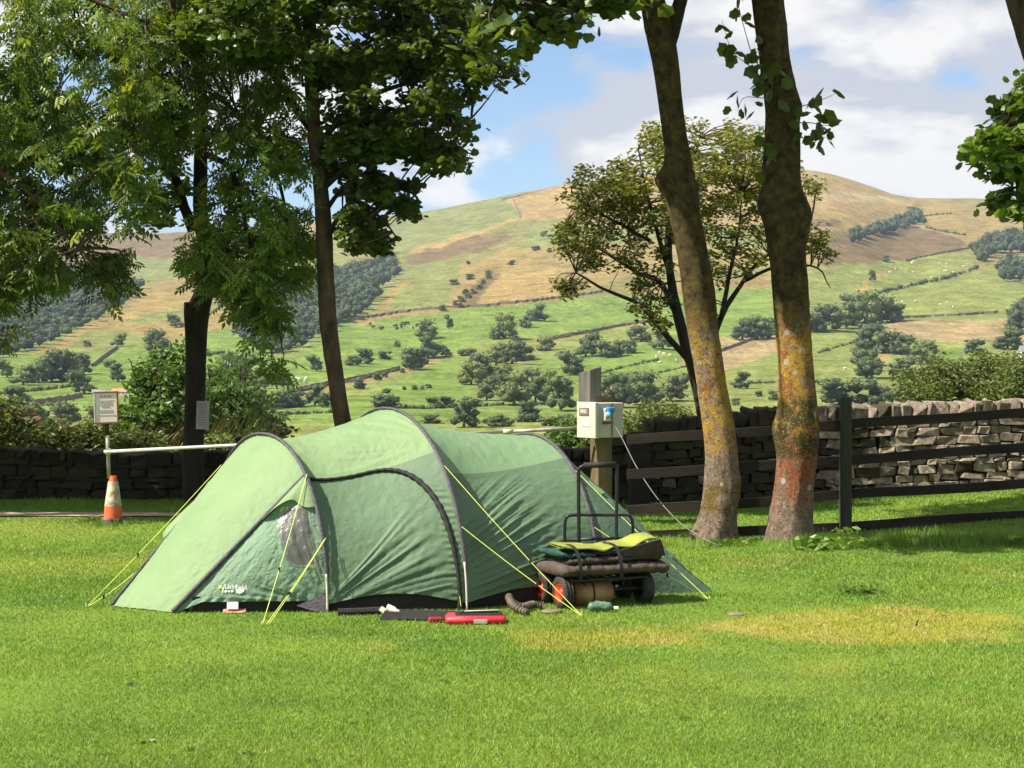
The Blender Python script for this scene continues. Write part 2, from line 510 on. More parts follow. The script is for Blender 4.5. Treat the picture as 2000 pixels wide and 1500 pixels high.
def build_terrain():
    pys = np.concatenate([np.linspace(900, 330, 330)])
    Yr = np.exp(np.linspace(math.log(20.5), math.log(240), 46))
    yy = np.exp(np.linspace(math.log(240), math.log(2420), 330))
    yb = np.exp(np.linspace(math.log(2450), math.log(5000), 14))
    Ys = np.concatenate([Yr[:-1], yy, yb])
    ts = np.concatenate([np.linspace(-1.3, -0.36, 14)[:-1], np.linspace(-0.36, 0.36, 430), np.linspace(0.36, 1.3, 14)[1:]])
    Yg, Tg = np.meshgrid(Ys, ts, indexing='ij')
    Xg = Tg * (Yg + 45 * np.exp(-Yg / 200))
    Zg = terrain_z(Xg, Yg)
    px, py = to_px(Xg, Yg, Zg)
    C = field_color(px, py)
    near = sm(160, 60, Yg)[..., None]
    C = C * (1 - near) + np.array([0.10, 0.13, 0.045]) * near
    m, nt, out = newmat('hill_pasture')
    at = nt.nodes.new('ShaderNodeAttribute'); at.attribute_name = 'tint'
    n = noise_node(nt, 0.06, 10, 0.72)
    r = ramp(nt, n.outputs[0], [(0.32, (0.58, 0.62, 0.56)), (0.5, (1.0, 1.0, 1.0)), (0.68, (1.34, 1.27, 1.15))])
    c = mixrgb(nt, 1.0, at.outputs['Color'], r.outputs[0], 'MULTIPLY')
    n4 = noise_node(nt, 0.45, 6, 0.7, stretch=(1, 0.35, 1))
    r4 = ramp(nt, n4.outputs[0], [(0.36, (0.68, 0.70, 0.66)), (0.6, (1.16, 1.15, 1.1))])
    c = mixrgb(nt, 1.0, c, r4.outputs[0], 'MULTIPLY')
    b = nt.nodes.new('ShaderNodeBsdfPrincipled'); b.inputs['Roughness'].default_value = 1.0; b.inputs['Specular IOR Level'].default_value = 0.0
    nt.links.new(c, b.inputs['Base Color'])
    n_ = noise_node(nt, 0.35, 6, 0.7)
    bp = nt.nodes.new('ShaderNodeBump'); bp.inputs['Strength'].default_value = 0.6; bp.inputs['Distance'].default_value = 1.2
    nt.links.new(n_.outputs[0], bp.inputs['Height']); nt.links.new(bp.outputs[0], b.inputs['Normal'])
    nt.links.new(b.outputs[0], out.inputs[0])
    mb = MB(); mb.add(np.stack([Xg, Yg, Zg], -1), grid_faces(len(Ys), len(ts))[:, ::-1], C.reshape(-1, 3))
    o = mb.obj('hill', m, smooth=True)
    tag(o, 'broad hillside of pasture and tan bracken rising to a ridge', kind='structure')
build_terrain()

# ------------------------------------------------------------------ lawn
def lawn_color(x, y):
    x = np.asarray(x, float); y = np.asarray(y, float)
    px = CX + F * x / np.maximum(y, 1); py = HZ + F * EYE / np.maximum(y, 1)
    v = n1.fbm(x * 0.9, y * 0.9, 4); v2 = n2.fbm(x * 3.1, y * 3.1, 3)
    g = np.array([0.150, 0.256, 0.038]); g2 = np.array([0.182, 0.272, 0.042])
    k = sm(0.35, 0.68, v)[..., None]
    C = g * (1 - k) + g2 * k
    C = C * (0.85 + 0.3 * v2)[..., None]
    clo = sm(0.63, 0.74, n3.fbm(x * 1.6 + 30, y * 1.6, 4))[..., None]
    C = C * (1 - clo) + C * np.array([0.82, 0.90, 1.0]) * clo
    dry = np.zeros(x.shape)
    jx = px + (n2.fbm(x * 2.3, y * 2.3, 4) - 0.5) * 190
    jy = py + (n3.fbm(x * 2.3, y * 2.3, 4) - 0.5) * 34
    for (cx, cy, rx, ry, s) in ((1690, 1222, 360, 36, 0.95), (1190, 1248, 230, 27, 0.8), (1850, 1238, 170, 12, 0.7), (735, 1268, 45, 8, 0.6), (1480, 1095, 120, 12, 0.3),
                                (130, 1110, 220, 22, 0.22), (1950, 1110, 120, 14, 0.3), (60, 1032, 120, 12, 0.25), (1620, 1310, 70, 14, 0.3)):
        d = np.sqrt(((jx - cx) / rx) ** 2 + ((jy - cy) / ry) ** 2)
        dry = np.maximum(dry, s * sm(1.12, 0.62, d))
    dry = dry * (0.55 + 0.75 * n3.fbm(x * 9, y * 9, 2))
    dry = np.clip(dry, 0, 1)[..., None]
    yel = np.array([0.320, 0.320, 0.055]); straw = np.array([0.37, 0.32, 0.10])
    e = sm(0.5, 0.7, n1.fbm(x * 4 + 7, y * 4, 3))[..., None]
    return C * (1 - dry) + (yel * (1 - e) + straw * e) * dry

PATH = lambda x, y: (x < -2.3) & (y > 18.95 - 0.02 * (x + 5)) & (y < 19.55 - 0.02 * (x + 5))
def build_lawn():
    xs = np.concatenate([[-90, -60, -40, -28, -20], np.arange(-14, 14.01, 0.14), [20, 28, 40, 60, 90]])
    ys = np.concatenate([[-60, -40, -20, -8, 0, 3], np.arange(5, 22.81, 0.14)])
    Xg, Yg = np.meshgrid(xs, ys, indexing='ij')
    Zg = gz(Xg, Yg) + (n3.fbm(Xg * 0.7, Yg * 0.7, 3) - 0.5) * 0.02 * ((Yg > 4) & (np.abs(Xg) < 15))
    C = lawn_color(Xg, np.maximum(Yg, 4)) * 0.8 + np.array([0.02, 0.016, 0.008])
    m, nt, out = newmat('turf')
    at = nt.nodes.new('ShaderNodeAttribute'); at.attribute_name = 'tint'
    n = noise_node(nt, 55, 6, 0.7)
    r = ramp(nt, n.outputs[0], [(0.3, (0.6, 0.6, 0.55)), (0.7, (1.3, 1.3, 1.2))])
    c = mixrgb(nt, 1.0, at.outputs['Color'], r.outputs[0], 'MULTIPLY')
    b = nt.nodes.new('ShaderNodeBsdfPrincipled'); b.inputs['Roughness'].default_value = 1.0; b.inputs['Specular IOR Level'].default_value = 0.05
    nt.links.new(c, b.inputs['Base Color'])
    bp = nt.nodes.new('ShaderNodeBump'); bp.inputs['Strength'].default_value = 0.8; bp.inputs['Distance'].default_value = 0.02
    nt.links.new(n.outputs[0], bp.inputs['Height']); nt.links.new(bp.outputs[0], b.inputs['Normal'])
    nt.links.new(b.outputs[0], out.inputs[0])
    mb = MB(); mb.add(np.stack([Xg, Yg, Zg], -1), grid_faces(len(xs), len(ys)), C.reshape(-1, 3))
    tag(mb.obj('lawn', m, smooth=True), kind='structure')
    # sandy path along the shaded verge
    X = np.linspace(-14, -2.4, 90)
    w = (n1.fbm(X * 2.2, X * 0 + 3, 3) - 0.5) * 0.16
    taper = sm(-2.4, -4.2, X)
    a = np.stack([X, 19.05 - 0.02 * (X + 5) + w, X * 0 + 0.016], -1); bq = np.stack([X, 19.05 - 0.02 * (X + 5) + 0.08 + 0.42 * taper + w * 0.6, X * 0 + 0.016], -1)
    mb = MB(); mb.add(np.stack([a, bq], 1), grid_faces(len(X), 2))
    tag(mb.obj('path', pmat('sandy_path', (0.40, 0.30, 0.20), (0.28, 0.2, 0.13), 9, 0.95, bump=0.6)), kind='structure')
build_lawn()

def grass_blades(n, sx, sy, h, wdt, lean, cfun, seed):
    """n single-blade quads at (sx, sy): arrays"""
    r = np.random.default_rng(seed)
    z = gz(sx, sy)
    a = r.random(n) * 2 * np.pi
    hx, hy = np.cos(a) * wdt / 2, np.sin(a) * wdt / 2
    b = r.random(n) * 2 * np.pi
    L = lean * h * r.random(n)
    dx, dy = np.cos(b) * L, np.sin(b) * L
    V = np.empty((n, 3, 3))
    V[:, 0] = np.stack([sx - hx * 1.3, sy - hy * 1.3, z - 0.004], -1)
    V[:, 1] = np.stack([sx + hx * 1.3, sy + hy * 1.3, z - 0.004], -1)
    V[:, 2] = np.stack([sx + dx, sy + dy, z + h * 1.08], -1)
    C = cfun(sx, sy) * (0.6 + 0.8 * r.random((n, 1)))
    C = C * (1 + (r.random((n, 3)) - 0.5) * 0.16)
    Fq = np.arange(n * 3).reshape(n, 3)
    return V.reshape(-1, 3), Fq, np.repeat(C, 3, 0)

M_GRASS = leafmat('grass_blade', (1, 1, 1), 0.38, 0.55, (1.15, 1.2, 0.6))
def build_grass():
    r = np.random.default_rng(11)
    n = 760000
    # density falls with distance
    y = 6.3 * (21.9 / 6.3) ** (r.random(n) ** 1.15)
    half = 0.315 * y + 1.1
    x = (r.random(n) * 2 - 1) * half
    keep = ~PATH(x, y)
    x, y = x[keep], y[keep]; n = len(x)
    tall = n1.fbm(x * 1.3, y * 1.3, 3)
    h = (0.008 + 0.013 * r.random(n)) * (0.75 + 0.6 * tall)
    fence = sm(15.9, 16.8, y) * (x > 0.2)
    h = h * (1 + 0.9 * fence * r.random(n) ** 2)
    h = h * (1 + 0.5 * sm(18, 21, y) * (x < 0))
    wd = 0.0040 * (y / 7) ** 0.9
    mb = MB()
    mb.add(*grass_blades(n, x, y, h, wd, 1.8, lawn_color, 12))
    tag(mb.obj('grass', M_GRASS), 'short mown lawn grass with yellowed patches', 'grass', kind='stuff')
build_grass()

# ------------------------------------------------------------------ foliage helpers
def leaf_template(kind):
    if kind == 'palmate':      # sycamore leaf, base at origin, tip at +x
        pts = [(0, 0), (0.22, -0.46), (0.50, -0.36), (0.74, -0.38), (1.0, 0), (0.74, 0.38), (0.50, 0.36), (0.22, 0.46)]
        V = np.array([(x, y, -0.16 * (x * x) - 0.25 * y * y) for x, y in pts] + [(0.42, 0, 0.05)])
        k = len(pts)
        Fs = np.array([[i, (i + 1) % k, k] for i in range(k)])
        return V, Fs
    if kind == 'pinnate':      # ash leaf: pairs of leaflets on a stalk
        V = []; Fs = []
        def leaflet(o, d, l, w):
            d = np.array(d) / np.hypot(*d); p = np.array([-d[1], d[0]])
            b = len(V)
            for q, z in ((o, 0), (o + d * l * 0.45 + p * w / 2, 0.02), (o + d * l, -0.06), (o + d * l * 0.45 - p * w / 2, 0.02)):
                V.append((q[0], q[1], z - 0.22 * q[0] ** 2 - 0.1 * abs(q[1])))
            Fs.append((b, b + 1, b + 2, b + 3))
        for x in (0.28, 0.46, 0.64, 0.8):
            for s in (-1, 1):
                leaflet(np.array([x, 0.0]), (0.62, s * 0.9), 0.30, 0.15)
        leaflet(np.array([0.9, 0.0]), (1, 0), 0.30, 0.15)
        return np.array(V), np.array(Fs)
    if kind == 'oval':
        V = np.array([(0, 0, 0), (0.45, 0.26, 0.06), (1, 0, -0.08), (0.45, -0.26, 0.06)])
        return V, np.array([[0, 1, 2, 3]])

def leaf_cloud(mb, r, pos, kind, size, droop=0.2, flat=0.6, tint=(0.7, 1.3), hue=None):
    """one leaf of `kind` at every position; normals mostly up, tips hanging by `droop`"""
    T, Fs = leaf_template(kind)
    n = len(pos)
    s = size * (0.6 + 0.75 * r.random(n))
    az = r.random(n) * 2 * np.pi
    X = np.stack([np.cos(az), np.sin(az), -droop * (0.3 + 1.4 * r.random(n)) + 0.25 * r.normal(size=n)], -1); X = unit(X)
    Zr = np.array([0, 0, 1.0]) * flat + r.normal(size=(n, 3)) * (1 - flat)
    Y = unit(np.cross(Zr, X)); Z = np.cross(X, Y)
    V = pos[:, None] + s[:, None, None] * (T[None, :, 0:1] * X[:, None] + T[None, :, 1:2] * Y[:, None] + T[None, :, 2:3] * Z[:, None])
    k = len(T)
    FF = (np.arange(n)[:, None, None] * k + Fs[None]).reshape(-1, Fs.shape[1])
    c = (tint[0] + (tint[1] - tint[0]) * r.random((n, 1))) * np.ones((1, 3))
    if hue is not None:
        w = (r.random((n, 1)) < hue[1])
        c = np.where(w, c * np.array(hue[0]), c)
    mb.add(V.reshape(-1, 3), FF, np.repeat(c, k, 0))

M_BARKD = pmat('dark_bark', (0.036, 0.028, 0.022), (0.016, 0.013, 0.010), 9, 0.95, bump=0.9, bump_scale=30, stretch=(1, 1, 0.35))
M_BARK2 = pmat('brown_bark', (0.105, 0.072, 0.045), (0.022, 0.017, 0.013), 7, 0.95, bump=1.0, bump_scale=26, stretch=(1, 1, 0.5), detail=9)
M_TWIG = pmat('twig_bark', (0.10, 0.072, 0.05), (0.05, 0.036, 0.026), 12, 0.9)
M_ASH = leafmat('ash_leaf', (0.086, 0.142, 0.029), 0.40, 0.42, (1.6, 1.4, 0.5))
M_SYC = leafmat('sycamore_leaf', (0.062, 0.100, 0.019), 0.40, 0.40, (1.7, 1.4, 0.45))
M_HAW = leafmat('hawthorn_leaf', (0.125, 0.152, 0.028), 0.36, 0.5, (1.4, 1.2, 0.5))
M_SHRUB = leafmat('shrub_leaf', (0.095, 0.13, 0.03), 0.3, 0.5, (1.3, 1.2, 0.5))
M_SAPL = leafmat('sapling_leaf', (0.07, 0.135, 0.027), 0.34, 0.45, (1.4, 1.3, 0.5))
M_HILLTREE = leafmat('far_tree_leaf', (0.092, 0.126, 0.050), 0.15, 0.8, (1.2, 1.2, 0.6))
M_WOOD = leafmat('dense_wood_leaf', (0.050, 0.074, 0.036), 0.12, 0.85, (1.2, 1.2, 0.6))
def vary_by_object(m, stops):
    nt = m.node_tree; pb = next(n for n in nt.nodes if n.type == 'BSDF_PRINCIPLED'); lk = pb.inputs['Base Color'].links[0].from_socket
    oi = nt.nodes.new('ShaderNodeObjectInfo'); rr = ramp(nt, oi.outputs['Random'], stops)
    nt.links.new(mixrgb(nt, 1.0, lk, rr.outputs[0], 'MULTIPLY'), pb.inputs['Base Color'])
vary_by_object(M_HILLTREE, [(0.0, (0.72, 0.78, 0.9)), (0.35, (0.9, 0.95, 1.0)), (0.7, (1.15, 1.15, 0.95)), (1.0, (1.75, 1.55, 1.05))])

# ------------------------------------------------------------------ trees, woods, hedges and walls on the hillside
def blob(mb, r, c, rad, icos=ICO1, amp=0.22, leaves=40, lsize=0.16, tint=1.0):
    leaves = int(leaves * 2.6)
    V, Fc = icos
    s = 1 + amp * (r.random(len(V)) - 0.5) * 2
    W = np.asarray(c) + V * s[:, None] * np.asarray(rad) * 0.80
    t = tint * (0.65 + 0.3 * r.random()) * (0.75 + 0.5 * r.random((len(V), 1)))
    mb.add(W, Fc, t * np.ones((1, 3)))
    if leaves:
        d = unit(r.normal(size=(leaves, 3))); d[:, 2] = np.abs(d[:, 2]) * 0.8 + d[:, 2] * 0.2
        p = np.asarray(c) + d * np.asarray(rad) * (0.62 + 0.62 * r.random((leaves, 1)) ** 1.3)
        leaf_cloud(mb, r, p, 'oval', lsize * float(np.mean(rad)) * 2.3, 0.1, 0.25, (0.5 * tint, 1.7 * tint))

def far_tree_mesh(seed, shape):
    """unit far tree: width 1, base at the origin; shape 0 round oak, 1 tall, 2 low bush"""
    r = np.random.default_rng(seed)
    mb = MB()
    hgt = (0.85, 1.15, 0.5)[shape]
    lean = r.normal(size=2) * 0.10
    for k in range(13):
        a = r.random() * 2 * np.pi; q = r.random() ** 0.6
        zc = hgt * (0.30 + 0.48 * r.random())
        wz = np.sqrt(max(0.08, 1 - ((zc / hgt - 0.5) / 0.55) ** 2))
        rr = (0.09 + 0.13 * r.random())
        c = np.array([np.cos(a) * 0.38 * q * wz + lean[0] * zc, np.sin(a) * 0.38 * q * wz + lean[1] * zc, zc])
        blob(mb, r, c, (rr * 1.1, rr * 1.1, rr * (0.9 if shape != 2 else 0.7)), ICO1, 0.25, 34, 0.17)
    for k in range(8):
        a = r.random() * 2 * np.pi
        blob(mb, r, (np.cos(a) * 0.3, np.sin(a) * 0.3, hgt * (0.16 if shape == 2 else 0.15 + 0.1 * r.random())), (0.18, 0.18, 0.15 if shape != 2 else 0.12), ICO1, 0.25, 24, 0.17, 0.9)
    V, fs = tube([(0, 0, -0.12), (0.01, 0, hgt * 0.5)], [0.05, 0.03], 5, False)
    mb.add(V, fs, (0.9, 0.7, 0.7))
    me = mb.mesh('far_tree', True)
    me.materials.append(M_HILLTREE)
    return me
FAR = [far_tree_mesh(100 + k, (0, 0, 1, 0, 2, 2, 0, 1, 0, 2)[k]) for k in range(10)]

def far_tree(px, py, w, h, label, group, name='hill_tree'):
    p = on_hill(px, py)
    W = w * p[1] / F; H = h * p[1] / F
    asp = H / W
    if asp < 0.62: k = random.choice((4, 5, 9)); z = asp / 0.5
    elif asp > 1.05: k = random.choice((2, 7)); z = asp / 1.15
    else: k = random.choice((0, 1, 3, 6, 8)); z = asp / 0.85
    o = link(name, FAR[k], None, tuple(p))
    o.scale = (W * 1.12, W * 1.12, W * z * 1.12)
    o.rotation_euler = (0, 0, random.random() * 6.28)
    return tag(o, label, 'bush' if name == 'hill_bush' else 'tree', group)
random.seed(5)

CL = [
 ('lone round dark tree in the bright green field beside the middle wood', 'lone trees in the fields', 'hill_tree', [(832, 662, 44, 38)]),
 ('slim pale tree just uphill of the lone round tree', 'lone trees in the fields', 'hill_tree', [(878, 643, 17, 30)]),
 ('round tree standing alone by a field wall below the dark wood', 'lone trees in the fields', 'hill_tree', [(229, 677, 28, 26)]),
 ('low bush beside the round tree below the dark wood', 'lone trees in the fields', 'hill_bush', [(170, 677, 19, 12)]),
 ('broad tree half hidden by the dark trunk, on the sloping pasture', 'lone trees in the fields', 'hill_tree', [(306, 688, 46, 42)]),
 ('small dark tree in the row beside the middle wood', 'hedge line trees by the green field', 'hill_tree', [(713, 711, 36, 30), (689, 714, 30, 19), (752, 702, 26, 15), (775, 679, 15, 13)]),
 ('tree behind the slender brown trunk at the field edge', 'hedge line trees by the green field', 'hill_tree', [(619, 726, 30, 34)]),
 ('leafy tree in the clump in mid slope', 'clump in mid slope', 'hill_tree', [(808, 722, 52, 40), (836, 700, 55, 42), (871, 696, 24, 22), (822, 712, 40, 30)]),
 ('low hedge bush trailing from the mid slope clump', 'clump in mid slope', 'hill_bush', [(900, 696, 26, 12), (922, 694, 26, 12)]),
 ('small tree dotted in the pasture above the tent', 'small trees above the tent', 'hill_tree', [(752, 738, 15, 16), (738, 743, 19, 13), (786, 729, 11, 9), (703, 760, 28, 19)]),
 ('tiny bush in the short row across the green field', 'bush row above the tent', 'hill_bush', [(755, 768, 23, 9), (790, 762, 10, 7), (810, 762, 15, 10), (825, 761, 10, 7), (838, 759, 13, 9)]),
 ('low dark hedge tree just above the tent roof', 'hedge trees above the roof', 'hill_tree', [(759, 797, 62, 24), (848, 797, 36, 22), (880, 796, 34, 22)]),
 ('rounded pale tree with a bare stem just above the tent roof', 'near valley trees', 'hill_tree', [(906, 835, 56, 62)]),
 ('low bush at the foot of the rounded pale tree', 'near valley trees', 'hill_bush', [(925, 833, 24, 15)]),
 ('low bush on the field just behind the highest tent arch', 'near valley trees', 'hill_bush', [(843, 827, 38, 17)]),
 ('tree in the upper wooded strip on the slope', 'strip of trees up the slope', 'hill_tree', [(987, 662, 50, 46), (965, 663, 26, 22), (1050, 627, 46, 32), (1028, 640, 30, 24), (1011, 668, 17, 12)]),
 ('tree in the second strip, above the dense valley trees', 'second strip of trees', 'hill_tree', [(1067, 685, 40, 24), (1000, 711, 62, 44), (969, 714, 42, 46), (1025, 704, 42, 28)]),
 ('tree in the dense valley belt beside the meter post', 'dense valley belt', 'hill_tree', [(920, 752, 52, 42), (941, 746, 60, 52), (951, 783, 42, 50), (1004, 792, 72, 62), (1046, 788, 52, 52), (1095, 803, 62, 72), (983, 753, 44, 38), (1030, 760, 50, 40), (1070, 770, 50, 44), (975, 770, 50, 40)]),
 ('round dark tree uphill of the white meter box', 'trees uphill of the meter box', 'hill_tree', [(1112, 732, 58, 48)]),
 ('pale leafy tree uphill of the meter box', 'trees uphill of the meter box', 'hill_tree', [(1144, 697, 46, 48)]),
 ('tree in the row leading to the hawthorn', 'row towards the hawthorn', 'hill_tree', [(1182, 699, 46, 34), (1205, 696, 36, 30), (1226, 690, 34, 26), (1252, 668, 44, 30), (1294, 682, 50, 36)]),
 ('low olive bush in the valley just over the tent', 'low bushes over the tent', 'hill_bush', [(1028, 824, 52, 40), (976, 833, 50, 22), (1074, 832, 42, 18), (1120, 838, 50, 20)]),
 ('dark tree in the mass behind the meter box', 'mass behind the meter box', 'hill_tree', [(1215, 797, 62, 64), (1260, 792, 72, 62), (1310, 784, 62, 54), (1180, 780, 40, 40), (1240, 760, 50, 30)]),
 ('rounded bush on the field between the two lichened trunks', 'bushes between the trunks', 'hill_tree', [(1448, 759, 36, 32)]),
 ('low bush by the hedge between the two lichened trunks', 'bushes between the trunks', 'hill_bush', [(1437, 792, 18, 14), (1510, 782, 22, 20), (1480, 775, 18, 10)]),
 ('dark tree in the copse between the lichened trunks', 'copse between the trunks', 'hill_tree', [(1450, 664, 46, 40), (1485, 662, 52, 44), (1505, 655, 34, 36), (1470, 655, 40, 34)]),
 ('dark tree in the large copse above the fence post', 'large copse above the fence post', 'hill_tree', [(1612, 647, 66, 48), (1652, 642, 60, 54), (1690, 632, 66, 58), (1722, 632, 64, 54), (1745, 628, 42, 34), (1590, 650, 46, 40), (1665, 620, 50, 44)]),
 ('green tree on the slope below the large copse', 'trees below the copse', 'hill_tree', [(1700, 682, 62, 52), (1735, 690, 54, 44), (1760, 692, 50, 38), (1802, 712, 56, 46), (1702, 740, 62, 56), (1763, 737, 56, 40), (1682, 712, 44, 32)]),
 ('dark round tree beyond the far end of the wall', 'trees beyond the hedge', 'hill_tree', [(1904, 692, 44, 30), (1968, 683, 60, 38), (1990, 648, 56, 66), (1975, 668, 30, 30), (2040, 660, 70, 70)]),
 ('pale olive tree just over the wall beside the post', 'olive trees over the wall', 'hill_tree', [(1640, 792, 74, 50), (1700, 792, 84, 54), (1752, 794, 60, 34)]),
 ('scattered bush on the open upper slope', 'bushes on the open upper slope', 'hill_bush', [(888, 557, 21, 11), (918, 547, 19, 12), (997, 518, 15, 10), (915, 517, 9, 7), (1062, 462, 17, 11), (1044, 489, 22, 8), (1074, 493, 13, 9), (955, 547, 13, 20), (1730, 512, 15, 12), (1620, 442, 11, 7), (1560, 470, 20, 9), (1540, 455, 16, 8)]),
 ('scrubby bush in the thin scrub on the bracken', 'scrub on the bracken slope', 'hill_bush', [(890, 596, 14, 10), (902, 590, 16, 12), (915, 583, 14, 10), (925, 575, 16, 10), (936, 566, 14, 10), (865, 608, 16, 12), (898, 602, 14, 9), (944, 556, 10, 10), (908, 574, 12, 9)]),
 ('small upright tree by the tan track on the upper pasture', 'lone trees in the fields', 'hill_tree', [(1704, 550, 14, 24)]),
 ('oak on the bright field beyond the weedy wall', 'oaks beyond the weedy wall', 'hill_tree', [(14, 738, 34, 38), (45, 752, 56, 42), (91, 746, 48, 52), (122, 746, 62, 62), (161, 732, 38, 44), (165, 770, 48, 46), (75, 748, 40, 40), (140, 740, 40, 40), (231, 746, 42, 46), (35, 788, 52, 32)]),
 ('tree in the dark group beside the black trunk', 'group beside the black trunk', 'hill_tree', [(452, 750, 70, 62), (504, 760, 42, 34), (430, 770, 50, 50), (480, 740, 50, 50), (549, 752, 46, 24), (520, 750, 30, 26)]),
 ('tree in the hedge line left of the slender trunk', 'hedge line left of the slender trunk', 'hill_tree', [(517, 796, 44, 34), (570, 795, 62, 36), (615, 793, 42, 40), (497, 800, 62, 42), (545, 797, 44, 32), (640, 796, 34, 30)]),
 ('small tree on the bracken by the middle wood', 'small trees by the middle wood', 'hill_tree', [(462, 626, 27, 22), (465, 652, 26, 20), (345, 640, 30, 26), (435, 600, 20, 16)]),
 ('bushy tree near the valley behind the sign', 'trees behind the sign', 'hill_tree', [(60, 830, 80, 40), (130, 835, 80, 44), (200, 830, 70, 40), (10, 820, 70, 40)]),
]
ORD = ['leftmost', 'second', 'third', 'fourth', 'fifth', 'sixth', 'seventh', 'eighth', 'ninth', 'tenth', 'eleventh', 'twelfth']
for label, group, name, items in CL:
    items = sorted(items)
    for k, it in enumerate(items):
        lb = label
        if len(items) > 1 and max(i[2] for i in items) > 12:
            lb = ('leftmost ' if k == 0 else 'rightmost ' if k == len(items) - 1 else ORD[k] + ' from the left: ') + label
        far_tree(*it, lb, group, name)

def wood(name, label, poly, spacing, hgt, seed, tint=1.0):
    r = np.random.default_rng(seed)
    xs = [p[0] for p in poly]; ys = [p[1] for p in poly]
    mb = MB(); n = 0
    y = min(ys)
    while y < max(ys):
        step = spacing[1] * (0.8 + 0.4 * r.random())
        x = min(xs) + r.random() * spacing[0]
        while x < max(xs):
            if in_poly(np.array([x]), np.array([y]), poly)[0]:
                p = on_hill(x + r.normal() * 2, y + r.normal() * 1.5)
                s = p[1] / F
                w = spacing[0] * s * (0.75 + 0.5 * r.random()); h = hgt * s * (0.75 + 0.6 * r.random())
                t = tint * (0.8 + 0.4 * r.random())
                blob(mb, r, p + np.array([0, 0, h * 0.55]), (w * 0.95, w * 0.95, h * 0.46), ICO1, 0.3, 14, 0.2, t)
                blob(mb, r, p + np.array([r.normal() * w * 0.3, r.normal() * w * 0.3, h * 0.66]), (w * 0.6, w * 0.6, h * 0.30), ICO1, 0.3, 10, 0.22, t)
                n += 1
            x += spacing[0] * (0.7 + 0.5 * r.random())
        y += step
    tag(mb.obj(name, M_WOOD, None, True), label, 'wood', kind='stuff')
wood('hillside_wood', 'large dark conifer wood on the slope beyond the sign', [(-260, 520), (0, 525), (60, 530), (150, 540), (250, 552), (274, 568), (240, 602), (160, 645), (100, 675), (0, 705), (-260, 730)], (13, 7), 20, 31, 0.9)
wood('hillside_wood', 'dark wood on the slope behind the slender trunk', [(480, 610), (520, 575), (580, 545), (650, 535), (710, 525), (768, 510), (777, 535), (745, 575), (700, 622), (640, 655), (560, 692), (505, 694), (470, 665)], (13, 7), 22, 32)
wood('shelterbelt', 'narrow dark strip of trees slanting across the brown upper slope', [(1656, 462), (1700, 455), (1760, 436), (1785, 420), (1800, 425), (1804, 440), (1740, 460), (1662, 480)], (9, 5), 20, 33)
wood('shelterbelt', 'dark block of trees at the edge of the upper pasture', [(1900, 495), (1925, 480), (1965, 468), (2120, 465), (2120, 492), (1945, 500), (1930, 520), (1915, 524)], (10, 5), 24, 34)
wood('shelterbelt', 'lower dark block of trees under the hanging right branch', [(1945, 530), (1975, 522), (2100, 520), (2100, 555), (1960, 556)], (11, 6), 26, 35)

def hedge(label, pts, hpx, seed, name='hedgerow'):
    r = np.random.default_rng(seed); mb = MB()
    L = 0
    for (a, b) in zip(pts[:-1], pts[1:]):
        d = math.hypot(b[0] - a[0], b[1] - a[1]); n = max(2, int(d / (hpx * 0.5)))
        for k in range(n):
            t = (k + 0.3 * r.normal()) / n
            p = on_hill(a[0] + (b[0] - a[0]) * t, a[1] + (b[1] - a[1]) * t)
            s = p[1] / F * hpx * (0.45 + 0.75 * r.random() ** 1.5)
            blob(mb, r, p + np.array([0, 0, s * 0.4]), (s * 0.65, s * 0.65, s * 0.6), ICO1, 0.3, 14, 0.2, 0.9)
    tag(mb.obj(name, M_HILLTREE, None, True), label, 'hedge')
hedge('long thin hedge slanting up the right-hand upper pasture', [(1718, 574), (1780, 560), (1850, 545), (1908, 526)], 9, 41)
hedge('dark hedge along the field just above the highest tent arch', [(770, 798), (830, 799), (985, 792)], 9, 42)
hedge('hedge across the valley field beside the slender trunk', [(500, 812), (580, 810), (660, 806)], 9, 43)
hedge('hedge seen between the two lichened trunks', [(1425, 752), (1518, 748)], 8, 44)
hedge('short hedge between the fence post and the far trunk', [(1592, 748), (1640, 746)], 9, 45)
hedge('hedge under the narrow green field beyond the grey post', [(1170, 738), (1290, 729), (1345, 716)], 7, 46)
hedge('broken hedge running down from the slender trunk to the valley', [(560, 772), (640, 754), (700, 744), (780, 724)], 8, 50)
hedge('ragged hedge along the valley floor just over the tent roof', [(930, 828), (1000, 826), (1120, 818)], 12, 51)
hedge('hedge climbing between two green fields left of the hawthorn', [(1060, 668), (1130, 654), (1190, 642)], 7, 52)
hedge('hedge along the field edge above the meter box', [(1160, 735), (1220, 718), (1290, 704)], 8, 53)
hedge('hedge along the green field beyond the large copse', [(1600, 690), (1690, 664), (1730, 650)], 8, 54)
hedge('thin hedge crossing the pasture behind the black trunk', [(300, 720), (360, 700), (440, 690)], 8, 55)
hedge('dark bushy line under the field by the sign', [(0, 770), (90, 762), (170, 752)], 10, 56)
hedge('scrubby dark line below the brown moor strip', [(1800, 424), (1860, 418)], 4, 47)
hedge('scrubby gorse line running down the brown slope', [(1810, 446), (1850, 455), (1890, 461)], 5, 48)
hedge('hedge along the foot of the oaks beyond the weedy wall', [(-60, 800), (60, 795), (130, 790)], 9, 49)

